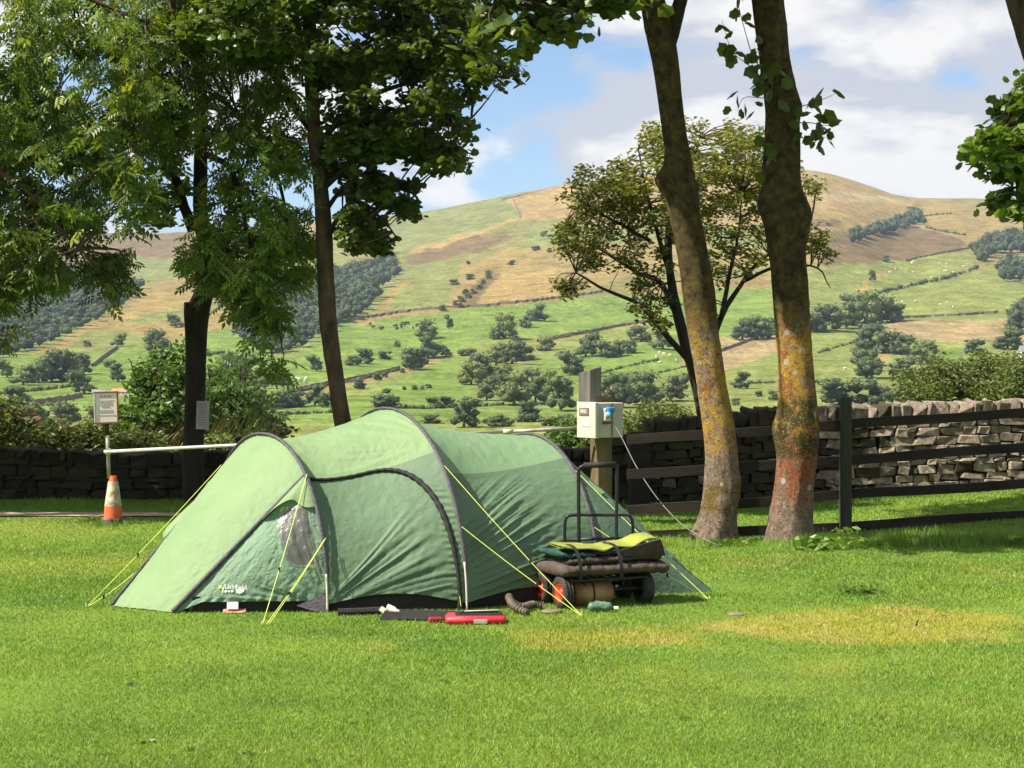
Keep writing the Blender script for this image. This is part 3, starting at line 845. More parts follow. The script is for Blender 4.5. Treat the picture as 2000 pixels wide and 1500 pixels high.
M_HWALL = pmat('field_wall_stone', (0.20, 0.165, 0.125), (0.12, 0.10, 0.08), 0.6, 0.95)
def field_wall(label, pts, hm=1.3):
    q = []
    for (a, b) in zip(pts[:-1], pts[1:]):
        n = max(3, int(math.hypot(b[0] - a[0], b[1] - a[1]) / 5))
        for k in range(n):
            t = k / n
            q.append(on_hill(a[0] + (b[0] - a[0]) * t, a[1] + (b[1] - a[1]) * t))
    q.append(on_hill(*pts[-1])); q = np.array(q)
    j = (rng.random(len(q)) - 0.5) * 0.3
    th = 0.45
    T = unit(np.gradient(q, axis=0)); T[:, 2] = 0; T = unit(T); S = np.stack([-T[:, 1], T[:, 0], 0 * T[:, 0]], -1) * th
    top = q + np.array([0, 0, 1.0]) * (hm + j)[:, None]
    ring = np.stack([q - S - [0, 0, 1], top - S * 0.6, top + S * 0.6, q + S - [0, 0, 1]], 1)
    mb = MB(); mb.add(ring, grid_faces(len(q), 4))
    tag(mb.obj('field_wall', M_HWALL), label, 'stone wall')
for label, pts in [
  ('thin stone wall along the top of the bright mid-slope field', [(700, 624), (780, 612), (870, 602), (940, 600), (1080, 585), (1180, 571)]),
  ('thin wall crossing the green field left of the hawthorn', [(1050, 668), (1120, 655), (1200, 640), (1290, 626)]),
  ('wall running down to the round tree below the dark wood', [(229, 680), (200, 700), (180, 716)]),
  ('wall climbing the ridge beside the tan hilltop', [(1000, 386), (1006, 400), (1016, 425)]),
  ('wall along the skyline of the green ridge', [(980, 391), (1010, 384), (1040, 378)]),
  ('wall slanting up from the pale field between the trunks', [(1400, 690), (1460, 668), (1500, 655)]),
  ('long wall under the brown field on the upper slope', [(1770, 510), (1830, 497), (1900, 484)]),
  ('wall along the pink dry field beyond the large copse', [(1760, 622), (1850, 618), (1950, 612)]),
  ('wall by the pasture strip above the slender trunk', [(560, 770), (640, 752), (700, 742), (780, 722)]),
  ('wall crossing the lower field behind the weedy bank', [(60, 792), (110, 785), (160, 776)]),
]:
    field_wall(label, pts)

# farm animals and houses far off
def animal_mesh(name, mat):
    mb = MB()
    V, Fc = ICO1
    mb.add(V * np.array([0.62, 0.3, 0.34]) + np.array([0, 0, 0.62]), Fc)
    mb.add(V * np.array([0.2, 0.13, 0.15]) + np.array([0.72, 0, 0.66]), Fc)
    for x in (-0.4, 0.4):
        for y in (-0.14, 0.14):
            V2, f2 = tube([(x, y, 0.5), (x, y, -0.1)], [0.07, 0.05], 5); mb.add(V2, f2)
    me = mb.mesh(name, True); me.materials.append(mat); return me
SHEEP = animal_mesh('sheep', pmat('fleece', (0.62, 0.58, 0.5), (0.5, 0.46, 0.4), 4, 0.95))
COW = animal_mesh('cow', pmat('dark_hide', (0.035, 0.03, 0.028), (0.02, 0.018, 0.017), 3, 0.7))
def flock(name, me, label, group, pts, size):
    for (px, py) in pts:
        p = on_hill(px, py); o = link(name, me, None, tuple(p)); o.scale = (size,) * 3; o.rotation_euler = (0, 0, random.random() * 6.28)
        tag(o, label, 'sheep' if name == 'sheep' else 'cow', group)
rs = np.random.default_rng(21)
def scat(x0, x1, y0, y1, n): return [(x0 + (x1 - x0) * rs.random(), y0 + (y1 - y0) * rs.random()) for _ in range(n)]
flock('sheep', SHEEP, 'tiny white sheep on the upper pasture near the thin slanting hedge', 'sheep on the upper pasture', scat(1700, 1890, 512, 545, 16), 1.5)
flock('sheep', SHEEP, 'tiny white sheep on the field above the pink dry strip', 'sheep above the dry strip', scat(1760, 1900, 585, 618, 5), 1.3)
flock('sheep', SHEEP, 'tiny white sheep in the narrow field beyond the grey post', 'sheep beyond the grey post', scat(1215, 1330, 692, 712, 6), 1.2)
flock('sheep', SHEEP, 'tiny white sheep near the trees right of the fence post', 'sheep beyond the fence post', scat(1650, 1690, 722, 735, 3) + scat(1760, 1800, 750, 772, 4), 1.1)
flock('sheep', SHEEP, 'tiny pale sheep by the field wall near the slender trunk', 'sheep near the slender trunk', scat(570, 604, 742, 750, 5), 1.2)
flock('cow', COW, 'tiny dark cow in the herd on the bright field beside the middle wood', 'cattle on the bright field', scat(715, 815, 634, 646, 18), 1.7)

# ------------------------------------------------------------------ dry stone walls
def stone_material():
    m, nt, out = newmat('wall_stone')
    oi = nt.nodes.new('ShaderNodeObjectInfo')
    base = ramp(nt, oi.outputs['Random'], [(0.0, (0.17, 0.145, 0.115)), (0.3, (0.25, 0.205, 0.165)), (0.55, (0.205, 0.165, 0.14)), (0.8, (0.28, 0.235, 0.185)), (1.0, (0.15, 0.12, 0.095))])
    geo = nt.nodes.new('ShaderNodeNewGeometry')
    n = noise_node(nt, 14, 6, 0.65, vec=geo.outputs['Position'])
    r = ramp(nt, n.outputs[0], [(0.34, (0.5, 0.48, 0.46)), (0.66, (1.25, 1.25, 1.22))])
    c = mixrgb(nt, 1.0, base.outputs[0], r.outputs[0], 'MULTIPLY')
    l = noise_node(nt, 9, 5, 0.6, vec=geo.outputs['Position'])
    lr = ramp(nt, l.outputs[0], [(0.56, (0, 0, 0)), (0.66, (0.55, 0.55, 0.55))])
    c = mixrgb(nt, lr.outputs[0], c, (0.36, 0.34, 0.29))
    b = nt.nodes.new('ShaderNodeBsdfPrincipled'); b.inputs['Roughness'].default_value = 0.95; b.inputs['Specular IOR Level'].default_value = 0.15
    nt.links.new(c, b.inputs['Base Color'])
    n2_ = noise_node(nt, 34, 8, 0.7, vec=geo.outputs['Position'])
    bp = nt.nodes.new('ShaderNodeBump'); bp.inputs['Strength'].default_value = 0.9; bp.inputs['Distance'].default_value = 0.02
    nt.links.new(n2_.outputs[0], bp.inputs['Height']); nt.links.new(bp.outputs[0], b.inputs['Normal'])
    nt.links.new(b.outputs[0], out.inputs[0])
    return m
M_STONE = stone_material()
M_HEART = pmat('wall_hearting', (0.07, 0.058, 0.045), (0.035, 0.03, 0.025), 12, 1.0, bump=0.8)
M_MOSS_SHADE = pmat('mossy_shade_stone', (0.052, 0.048, 0.020), (0.028, 0.023, 0.019), 10, 1.0, bump=1.0, bump_scale=50, random=0.3)  # mossy stone with the deep shade put into its colour

STONES = []
for k in range(16):
    r = np.random.default_rng(300 + k)
    V, fs = chamfer_cube(np.array([0.5, 0.5, 0.5]), 0.05 + 0.07 * r.random())
    grp = {}
    cor = np.sign(V); key = ((cor > 0) * [1, 2, 4]).sum(1).astype(int); V = V + r.normal(size=(8, 3))[key] * 0.055 + r.normal(size=V.shape) * 0.02
    V[:, 2] += V[:, 0] * r.normal() * 0.10
    V[:, 0] += V[:, 2] * r.normal() * 0.12
    mb = MB(); mb.add(V, fs)
    me = mb.mesh('stone', False); me.materials.append(M_STONE)
    STONES.append(me)
STONES_MOSS_SHADE = []
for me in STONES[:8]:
    c = me.copy(); c.materials.clear(); c.materials.append(M_MOSS_SHADE); STONES_MOSS_SHADE.append(c)

COPES = []
for k in range(8):
    r = np.random.default_rng(340 + k)
    V, fs = chamfer_cube(np.array([0.5, 0.5, 0.5]), 0.09 + 0.06 * r.random())
    key = ((np.sign(V) > 0) * [1, 2, 4]).sum(1).astype(int); V = V + r.normal(size=(8, 3))[key] * 0.06 + r.normal(size=V.shape) * 0.03
    V[:, 0] += V[:, 2] * r.normal() * 0.15
    mb = MB(); mb.add(V, fs); me = mb.mesh('cope_stone', False); me.materials.append(M_STONE); COPES.append(me)
COPES_MOSS_SHADE = []
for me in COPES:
    c = me.copy(); c.materials.clear(); c.materials.append(M_MOSS_SHADE); COPES_MOSS_SHADE.append(c)

def rubble_wall(label, x0, x1, yf, zb, zt, seed, cope_h=0.2, moss=lambda x: 0.0, sc_len=1.0):
    """wall front face at y = yf(x); rows of separate stones, upright cope stones on top"""
    r = np.random.default_rng(seed)
    xm = (x0 + x1) / 2
    w = thing('stone_wall', label, 'stone wall', (xm, float(yf(xm)) + 0.2, float(zb(xm))))
    X = np.linspace(x0, x1, 40)
    mb = MB()
    A = np.stack([X, yf(X) + 0.10, zb(X) - 0.3], -1); B = np.stack([X, yf(X) + 0.12, zt(X) - cope_h - 0.02], -1)
    C_ = np.stack([X, yf(X) + 0.45, zt(X) - cope_h - 0.02], -1); D_ = np.stack([X, yf(X) + 0.47, zb(X) - 0.6], -1)
    mb.add(np.stack([A, B, C_, D_], 1), grid_faces(len(X), 4)[:, ::-1])
    mb.obj('hearting', M_HEART, w)
    def stone(x, z, l, h, d, moss_shade_p, tilt=0.04):
        pool = STONES_MOSS_SHADE if r.random() < moss_shade_p else STONES
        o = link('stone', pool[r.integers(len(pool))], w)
        o.location = (x, float(yf(x)) + d / 2 - 0.03 + r.normal() * 0.012, z)
        o.scale = (l, d, h)
        o.rotation_euler = (r.normal() * 0.03, r.normal() * tilt, r.normal() * 0.05)
    frac = 0.0
    H = float(np.mean(zt(X) - zb(X))) - cope_h
    while frac < 1 - 0.03:
        h = (0.062 + 0.062 * r.random()) / H
        h = min(h, 1 - frac)
        x = x0 + r.random() * 0.1
        while x < x1 - 0.04:
            l = (0.11 + 0.22 * r.random() ** 1.4) * sc_len
            xc = x + l / 2
            hz_ = float(zt(xc) - zb(xc)) - cope_h
            if r.random() < 0.10 and l < 0.22:        # two thin stones in one row
                for q in (0.25, 0.75):
                    stone(xc, float(zb(xc)) + hz_ * (frac + h * q), l * 0.97, hz_ * h * 0.48, 0.2, moss(xc))
            else:
                stone(xc, float(zb(xc)) + hz_ * (frac + h / 2), l * 0.97, hz_ * h * (0.9 + 0.14 * r.random()), 0.2 + 0.05 * r.random(), moss(xc))
            x += l
        frac += h
    x = x0
    while x < x1:
        l = 0.06 + 0.16 * r.random() ** 1.5
        xc = x + l / 2
        o = link('cope_stone', (COPES_MOSS_SHADE if r.random() < moss(xc) else COPES)[r.integers(8)], w)
        hh = cope_h * (0.95 + 0.14 * r.random())
        o.location = (xc, float(yf(xc)) + 0.2 + r.normal() * 0.015, float(zt(xc)) - cope_h + hh / 2 - 0.01)
        o.scale = (l * 1.18, 0.42 + 0.05 * r.random(), hh)
        o.rotation_euler = (r.normal() * 0.04, 0.08 + r.normal() * 0.05, r.normal() * 0.06)
        x += l
    return w

WY = lambda x: 20.9 + 0 * np.asarray(x, float)
zb_r = lambda x: np.asarray(gz(x, 20.9)) - 0.02
zt_r = lambda x: 1.18 + 0.030 * (np.asarray(x, float) - 3.6) - 0.10 * sm(3.4, 1.6, np.asarray(x, float))
rubble_wall('tall sunlit dry stone wall with upright cope stones behind the fence', 1.60, 7.0, WY, zb_r, zt_r, 61, 0.2, lambda x: 0.93 if x < 3.6 else (0.35 if x < 4.3 else 0.10))  # dark mossy stones stand in for tree shade on the left stretch
zb_l = lambda x: np.asarray(x, float) * 0 - 0.06
zt_l = lambda x: 0.62 + 0.03 * np.sin(np.asarray(x, float) * 1.7) + 0.22 * sm(1.0, 1.35, np.asarray(x, float))
rubble_wall('low shaded dry stone wall behind the cone and the tent', -8.2, 1.58, lambda x: 21.6 + 0 * np.asarray(x, float) - 0.55 * sm(0.6, 1.5, np.asarray(x, float)), zb_l, zt_l, 62, 0.15, lambda x: 1.0, 1.15)  # every stone the dark kind, wall shade painted in

# ------------------------------------------------------------------ timber fence
M_DARKWOOD = pmat('creosoted_timber', (0.034, 0.026, 0.019), (0.012, 0.010, 0.008), 6, 0.9, bump=0.5, bump_scale=30, stretch=(0.2, 1, 1))
M_POSTWOOD = pmat('grey_green_timber', (0.060, 0.064, 0.045), (0.028, 0.030, 0.022), 7, 0.9, bump=0.6, bump_scale=35, stretch=(1, 1, 0.15))
def fence_y(x):
    return 16.95 + 0.17 * np.maximum(np.asarray(x, float) - 2.2, 0) ** 1.15
fx0, fx1 = 1.12, 6.6
fence = thing('timber_fence', 'dark four-rail timber fence behind the two lichened trees', 'fence', (3.27, 17.1, 0))
for (z0, zl, zr) in ((0.07, 0.00, 0.16), (0.385, 0.24, 0.47), (0.725, 0.60, 0.84), (1.075, 0.93, 1.19)):
    for (a, b) in ((fx0, 3.27), (3.27, fx1)):
        xs = np.linspace(a, b, 9)
        zz = np.interp(xs, [fx0, 3.27, 5.3, 8], [zl, z0, zr, zr + (zr - z0) * 1.2]) + 0.006 * np.sin(xs * 3.1 + z0 * 9)
        yy = fence_y(xs) + (0.0 if a == fx0 else 0.012)
        ring = []
        for (dy, dz) in ((-0.02, -0.046), (-0.02, 0.046), (0.02, 0.046), (0.02, -0.046)):
            ring.append(np.stack([xs, yy + dy, zz + dz], -1))
        ring = np.stack(ring, 1)
        mb = MB()
        i = np.arange(8)[:, None] * 4; j = np.arange(4)[None]
        mb.add(ring, [np.stack([i + j, i + (j + 1) % 4, i + 4 + (j + 1) % 4, i + 4 + j], -1).reshape(-1, 4), np.array([[3, 2, 1, 0], [32, 33, 34, 35]])])
        mb.obj('rail', M_DARKWOOD, fence)
for (x, zt, zb) in ((3.27, 1.345, -0.35), (5.62, 1.47, -0.2), (1.95, 1.22, -0.3)):
    mb = MB(); y = float(fence_y(x)) - 0.075
    V, fs = box((x, y, (zt + zb) / 2), (0.105, 0.10, zt - zb), bevel=0.008); mb.add(V, fs)
    mb.obj('post', M_POSTWOOD, fence)

mb = MB(); V, fs = box((1.50, 20.55, 0.38), (0.23, 0.2, 1.02), rz=0.1, bevel=0.015); mb.add(V, fs)
gp = mb.obj('gate_post', M_DARKWOOD)
tag(gp, 'thick dark gate post at the end of the tall stone wall', 'post')
mb = MB(); V, fs = tube([(-3.32, 21.1, -0.1), (-3.31, 21.1, 0.80)], 0.036, 8); mb.add(V, fs)
tag(mb.obj('wooden_stake', M_DARKWOOD), 'short dark stake by the low wall above the tent nose', 'post')

# ------------------------------------------------------------------ near trees
def trunk_mesh(rows, D, base_extra=0.25, sides=36, sub=150, bumps=(), seed=0, flare=0.0):
    """rows: photo (y, xl, xr) from base to top, at depth D; round trunk with irregular bark relief"""
    rows = sorted(rows, key=lambda q: -q[0])
    c = np.array([P((a + b) / 2, y, D) for (y, a, b) in rows]); rad = np.array([(b - a) / 2 / F * D * 0.93 for (y, a, b) in rows])
    c = np.vstack([c[0] - [0, 0, base_extra], c]); rad = np.concatenate([[rad[0] * 1.12], rad])
    cc = catmull(np.column_stack([c, rad]), sub)
    pts, rr = cc[:, :3], cc[:, 3]
    a = np.linspace(0, 2 * np.pi, sides, endpoint=False)
    g = Noise2(seed + 40)
    Z = pts[:, 2]
    k = 1 + 0.10 * (g.fbm(np.cos(a)[None] * 1.3 + 5 + 0 * Z[:, None], Z[:, None] * 2.2 + np.sin(a)[None] * 1.3, 3) - 0.5) * 2
    k = k + 0.11 * (g.fbm(np.cos(a)[None] * 5 + 9, Z[:, None] * 8 + np.sin(a)[None] * 5, 3) - 0.5)
    if flare:
        k = k + flare * np.exp(-np.maximum(Z - Z.min() - 0.18, 0) / 0.14)[:, None] * (0.45 + 0.55 * np.cos(a * 4 + 0.7)[None])
    off = np.zeros((len(pts), sides))
    for (z, ang, rz, amp) in bumps:
        off += amp * np.exp(-((Z[:, None] - z) / rz) ** 2) * np.maximum(0, np.cos(a[None] - ang)) ** 2
    V = np.stack([pts[:, None, 0] + np.cos(a) * (rr[:, None] * k + off), pts[:, None, 1] + np.sin(a) * (rr[:, None] * k + off), np.repeat(Z[:, None], sides, 1)], -1)
    i = np.arange(sub - 1)[:, None] * sides; j = np.arange(sides)[None]; kk = (j + 1) % sides
    Q = np.stack([i + j, i + kk, i + sides + kk, i + sides + j], -1).reshape(-1, 4)
    return V.reshape(-1, 3), [Q], pts, rr

def branch_to(mbw, r, start, end, r0, r1, sides=5, n=9, sag=0.08, wob=0.05):
    start = np.asarray(start, float); end = np.asarray(end, float)
    t = np.linspace(0, 1, n)[:, None]
    L = np.linalg.norm(end - start)
    pts = start * (1 - t) + end * t
    pts[:, 2] += (np.sin(t[:, 0] * np.pi) * sag * L)
    w = np.cumsum(r.normal(size=(n, 3)), 0) * wob * L / n
    pts += w * np.sin(t * np.pi)
    V, fs = tube(pts, np.linspace(r0, r1, n), sides, False); mbw.add(V, fs)
    return pts

def sample_poly(r, poly, n, D, dd, holes=()):
    xs = [p[0] for p in poly]; ys = [p[1] for p in poly]
    out = []
    while len(out) < n:
        x = min(xs) + (max(xs) - min(xs)) * r.random(n * 2); y = min(ys) + (max(ys) - min(ys)) * r.random(n * 2)
        ok = in_poly(x, y, poly)
        for h in holes: ok &= ~in_poly(x, y, h)
        d = D + (r.random(n * 2) * 2 - 1) * dd
        q = np.stack([(x - CX) / F * d, d, EYE - (y - HZ) / F * d], -1)[ok]
        out.extend(list(q))
    return np.array(out[:n])

def spray_crown(mbL, mbT, r, centers, anchors, kind, size, per, rad, squash=0.5, droop=0.3, flat=0.6, twig=0.008, hang=0.0, tint=(0.7, 1.3), hue=None, out=0.35):
    """leaf sprays round the centres, each on a twig that leaves the nearest anchor point of a limb"""
    anchors = np.asarray(anchors)
    allp = []
    for c in centers:
        d = np.linalg.norm(anchors - c, axis=1) + np.maximum(0, anchors[:, 2] - c[2]) * 0.3
        a = anchors[np.argmin(d)]
        dirv = unit(c - a)
        branch_to(mbT, r, a, c + dirv * rad * 0.5, twig * 1.6, twig * 0.5, 4, 5, 0.04 - hang * 0.1, 0.12)
        n = max(3, int(per * (0.6 + 0.8 * r.random())))
        q = unit(r.normal(size=(n, 3))) * (r.random((n, 1)) ** 0.55) * rad
        q[:, 2] *= squash
        q += dirv * (r.random((n, 1)) - 0.3) * rad * out * 2
        q[:, 2] -= hang * r.random(n) * rad * 2
        allp.append(c + q)
        for _ in range(2):
            e = c + q[r.integers(n)]
            branch_to(mbT, r, c, e, twig * 0.6, twig * 0.25, 3, 3, 0, 0.1)
    leaf_cloud(mbL, r, np.concatenate(allp), kind, size, droop, flat, tint, hue)

# --- lichen covered trunks behind the tent
def lichen_bark(name, z_shade, moss_z, seed, zy=(0.35, 0.8), rust=(0.46, 0.56), zrust=(0.22, 0.62)):
    m, nt, out = newmat(name)
    geo = nt.nodes.new('ShaderNodeNewGeometry'); pos = geo.outputs['Position']
    def nz(scale, off, detail=5, rough=0.6, st=(1, 1, 1)):
        mpn = nt.nodes.new('ShaderNodeMapping'); mpn.inputs['Location'].default_value = (off, off * 0.7, off * 1.3); mpn.inputs['Scale'].default_value = st
        nt.links.new(pos, mpn.inputs[0])
        n = nt.nodes.new('ShaderNodeTexNoise'); n.inputs['Scale'].default_value = scale; n.inputs['Detail'].default_value = detail; n.inputs['Roughness'].default_value = rough
        nt.links.new(mpn.outputs[0], n.inputs['Vector']); return n.outputs[0]
    sx = nt.nodes.new('ShaderNodeSeparateXYZ'); nt.links.new(pos, sx.inputs[0])
    def zr(a, b):
        q = nt.nodes.new('ShaderNodeMapRange'); q.interpolation_type = 'SMOOTHSTEP'
        q.inputs[1].default_value = a; q.inputs[2].default_value = b
        nt.links.new(sx.outputs[2], q.inputs[0]); return q.outputs[0]
    def mul(a, b):
        q = nt.nodes.new('ShaderNodeMath'); q.operation = 'MULTIPLY'
        nt.links.new(a, q.inputs[0])
        if isinstance(b, float): q.inputs[1].default_value = b
        else: nt.links.new(b, q.inputs[1])
        return q.outputs[0]
    def rs_(src, a, b):
        return ramp(nt, src, [(a, (0, 0, 0)), (b, (1, 1, 1))]).outputs[0]
    bark = ramp(nt, nz(22, seed, 6, 0.65, (1, 1, 0.6)), [(0.3, (0.085, 0.062, 0.048)), (0.5, (0.20, 0.15, 0.115)), (0.7, (0.34, 0.265, 0.205))]).outputs[0]
    c = bark
    # rust algae, in broad patches
    c = mixrgb(nt, mul(mul(rs_(nz(4.2, seed + 3, 5, 0.7, (1, 1, 0.7)), rust[0], rust[1]), zr(*zrust)), 0.85), c, (0.29, 0.082, 0.028))
    # yellow-orange crusts
    c = mixrgb(nt, mul(mul(rs_(nz(6.5, seed + 7, 8, 0.8), 0.475, 0.52), zr(*zy)), 0.92), c, (0.42, 0.25, 0.035))
    c = mixrgb(nt, mul(mul(rs_(nz(17, seed + 9, 6, 0.8), 0.55, 0.59), zr(*zy)), 0.9), c, (0.50, 0.36, 0.07))
    c = mixrgb(nt, mul(rs_(nz(11, seed + 31, 7, 0.8), 0.56, 0.60), 0.8), c, (0.20, 0.17, 0.14))
    # olive moss at some heights
    mo = mul(mul(rs_(nz(9, seed + 12, 6, 0.7), 0.36, 0.5), zr(moss_z[0], moss_z[0] + 0.12)), nt_inv(nt, zr(moss_z[1], moss_z[1] + 0.15)))
    c = mixrgb(nt, mul(mo, 0.95), c, (0.062, 0.052, 0.016))
    if len(moss_z) > 2:
        c = mixrgb(nt, mul(mul(rs_(nz(5, seed + 12, 6, 0.7), 0.46, 0.52), zr(moss_z[2], moss_z[2] + 0.1)), mul(nt_inv(nt, zr(moss_z[3], moss_z[3] + 0.1)), 0.9)), c, (0.15, 0.10, 0.025))
    # dark flecks and pale grey discs
    c = mixrgb(nt, mul(rs_(nz(36, seed + 15, 5, 0.75), 0.56, 0.61), 0.85), c, (0.04, 0.032, 0.028))
    c = mixrgb(nt, mul(rs_(nz(60, seed + 41, 3, 0.7), 0.58, 0.62), 0.6), c, (0.46, 0.40, 0.22))
    vo = nt.nodes.new('ShaderNodeTexVoronoi'); vo.inputs['Scale'].default_value = 7.0; vo.inputs['Randomness'].default_value = 1.0
    nt.links.new(pos, vo.inputs['Vector'])
    disc = ramp(nt, vo.outputs['Distance'], [(0.19, (1, 1, 1)), (0.215, (0, 0, 0))]).outputs[0]
    sel = ramp(nt, vo.outputs['Color'], [(0.62, (0, 0, 0)), (0.63, (1, 1, 1))]).outputs[0]
    c = mixrgb(nt, mul(mul(disc, sel), 0.85), c, (0.42, 0.41, 0.35))
    # upper trunk: olive-brown bark, crown shade darkened into the colour
    up = ramp(nt, nz(12, seed + 20, 6, 0.7), [(0.35, (0.032, 0.025, 0.018)), (0.52, (0.085, 0.064, 0.030)), (0.70, (0.16, 0.12, 0.030))]).outputs[0]
    c = mixrgb(nt, zr(z_shade - 0.35, z_shade + 0.25), c, up)
    b = nt.nodes.new('ShaderNodeBsdfPrincipled'); b.inputs['Roughness'].default_value = 0.95; b.inputs['Specular IOR Level'].default_value = 0.1
    nt.links.new(c, b.inputs['Base Color'])
    hgt = nz(30, seed + 2, 10, 0.8, (1, 1, 0.7))
    bp = nt.nodes.new('ShaderNodeBump'); bp.inputs['Strength'].default_value = 1.0; bp.inputs['Distance'].default_value = 0.05
    nt.links.new(hgt, bp.inputs['Height']); nt.links.new(bp.outputs[0], b.inputs['Normal'])
    nt.links.new(b.outputs[0], out.inputs[0])
    return m
def nt_inv(nt, s):
    q = nt.nodes.new('ShaderNodeMath'); q.operation = 'SUBTRACT'; q.inputs[0].default_value = 1.0
    nt.links.new(s, q.inputs[1]); return q.outputs[0]

PI = math.pi
def crown_above(mbL, mbT, r, tops, box_, n, kind, size, per, rad, keep=None, **kw):
    """crown over the frame: sprays inside an ellipsoid box (x0,x1,y0,y1,z0,z1)"""
    x0, x1, y0, y1, z0, z1 = box_
    q = unit(r.normal(size=(n, 3))) * r.random((n, 1)) ** 0.42
    c = np.array([(x0 + x1) / 2, (y0 + y1) / 2, (z0 + z1) / 2]) + q * np.array([(x1 - x0) / 2, (y1 - y0) / 2, (z1 - z0) / 2])
    if keep is not None: c = c[keep(c)]
    spray_crown(mbL, mbT, r, c, tops, kind, size, per, rad, **kw)
def sun_trim(c):
    """prunes the unseen crowns so that sun reaches the lower trunks"""
    return c[:, 0] > 2.65 - 0.8 * (c[:, 2] - 2.05) + 0.1

def limbs(tree, mat, specs, r, name='limb'):
    """each limb its own object; returns anchor points"""
    anch = []
    for pts, r0, r1 in specs:
        p = catmull(np.array(pts), 14)
        p = p + np.cumsum(r.normal(size=p.shape), 0) * 0.006
        V, fs = tube(p, np.linspace(r0, r1, 14), 9, True)
        mb = MB(); mb.add(V, fs); mb.obj(name, mat, tree, True)
        anch.append(p[3:])
    return anch

# tree by the tent tail (thinner, forked at the top)
DR = 16.45
r = np.random.default_rng(71)
t1 = thing('sycamore_tree', 'slim leaning tree with yellow lichen, nearer the tent of the two', 'tree', P(1393, 1060, DR) * [1, 1, 0])
V, fs, pts, rr = trunk_mesh([(1064, 1343, 1442), (1035, 1352, 1441), (1000, 1365, 1440), (930, 1373, 1445), (850, 1372, 1438), (750, 1358, 1421), (650, 1341, 1406), (550, 1328, 1394),
                             (450, 1312, 1376), (400, 1300, 1366), (355, 1293, 1358), (300, 1296, 1349), (250, 1290, 1341), (150, 1277, 1331), (60, 1259, 1318), (0, 1248, 1300), (-150, 1210, 1258), (-330, 1170, 1205)],
                            DR, bumps=((3.40, PI, 0.11, 0.075), (3.3, 0.2, 0.14, 0.03), (0.45, -0.6, 0.2, 0.03)), seed=1, flare=0.42)
mb = MB(); mb.add(V, fs); mb.obj('trunk', lichen_bark('lichen_bark_yellow', 2.05, (9, 9.1, 0.22, 0.5), 1.0, (0.62, 0.98), (0.49, 0.57), (0.75, 1.1)), t1, True)
an = limbs(t1, M_BARKD, [
    ([P(1300, 100, DR), P(1318, 40, DR), P(1335, -20, DR - .1), P(1350, -160, DR - .2), P(1380, -330, DR)], 0.085, 0.04),
    ([P(1200, -180, DR), P(1120, -200, DR - .6), P(1040, -130, DR - 1.5), P(980, -20, DR - 1.9)], 0.045, 0.012),
    ([P(1200, -200, DR), P(1000, -330, DR - .8), P(780, -360, DR - 1.2), P(600, -330, DR - 1.6)], 0.06, 0.015),
    ([P(1180, -300, DR), P(1100, -480, DR + .2), P(1000, -640, DR + .3)], 0.06, 0.02),
    ([P(1380, -330, DR), P(1480, -480, DR + .3), P(1600, -620, DR + .6)], 0.05, 0.015)], r)
tops = np.concatenate(an)
mbL, mbT = MB(), MB()
spray_crown(mbL, mbT, r, sample_poly(r, [(935, -60), (1240, -60), (1238, 5), (1150, 12), (1115, 60), (1095, 88), (1065, 70), (1035, 40), (1000, 84), (960, 95), (940, 55)], 40, DR - 1.9, 0.35), tops, 'palmate', 0.125, 17, 0.24, hang=0.2)
crown_above(mbL, mbT, r, tops, (-2.8, 3.6, DR - 2.2, DR + 1.5, 5.5, 9.6), 260, 'palmate', 0.14, 30, 0.5, twig=0.012, keep=sun_trim)
crown_above(mbL, mbT, r, tops, (-1.4, 2.6, DR - 1.6, DR + 0.2, 5.2, 7.6), 190, 'palmate', 0.15, 34, 0.42, twig=0.012, keep=sun_trim)  # extra unseen sprays, placed to shade the upper trunks
mbL.obj('crown', M_SYC, t1); tag(mbT.obj('twigs', M_TWIG, t1), kind='stuff')

# tree nearer the fence post (thicker, rust-red bark)
DR2 = 16.40
r = np.random.default_rng(72)
t2 = thing('sycamore_tree', 'thicker tree with rust-red and mossy bark, nearer the fence post', 'tree', P(1540, 1062, DR2) * [1, 1, 0])
V, fs, pts, rr = trunk_mesh([(1064, 1492, 1592), (1030, 1496, 1591), (1000, 1500, 1590), (950, 1509, 1590), (900, 1512, 1597), (860, 1510, 1601), (830, 1509, 1601), (800, 1514, 1598), (700, 1515, 1590), (600, 1509, 1583),
                             (500, 1499, 1577), (440, 1488, 1580), (400, 1483, 1578), (350, 1487, 1567), (280, 1490, 1565), (200, 1490, 1560), (100, 1478, 1544), (0, 1465, 1533), (-200, 1440, 1498), (-400, 1420, 1460)],
                            DR2, bumps=((3.10, 0, 0.13, 0.05), (3.15, PI, 0.12, 0.05), (4.1, 0.2, 0.10, 0.035), (1.05, PI, 0.12, 0.025)), seed=2, flare=0.36)
mb = MB(); mb.add(V, fs); mb.obj('trunk', lichen_bark('lichen_bark_rust', 2.1, (0.72, 1.28), 4.0, (0.75, 1.3), (0.45, 0.53), (0.2, 0.5)), t2, True)
an = limbs(t2, M_BARKD, [
    ([P(1430, -300, DR2), P(1500, -480, DR2 - .2), P(1620, -620, DR2)], 0.06, 0.02),
    ([P(1435, -330, DR2), P(1360, -520, DR2 + .2), P(1300, -700, DR2 + .2)], 0.06, 0.02)], r)
tops = np.concatenate(an)
mbL, mbT = MB(), MB()
crown_above(mbL, mbT, r, tops, (0.8, 5.2, DR2 - 2.0, DR2 + 1.4, 6.4, 10.0), 80, 'palmate', 0.14, 24, 0.55, twig=0.012)
mbL.obj('crown', M_SYC, t2); tag(mbT.obj('twigs', M_TWIG, t2), kind='stuff')
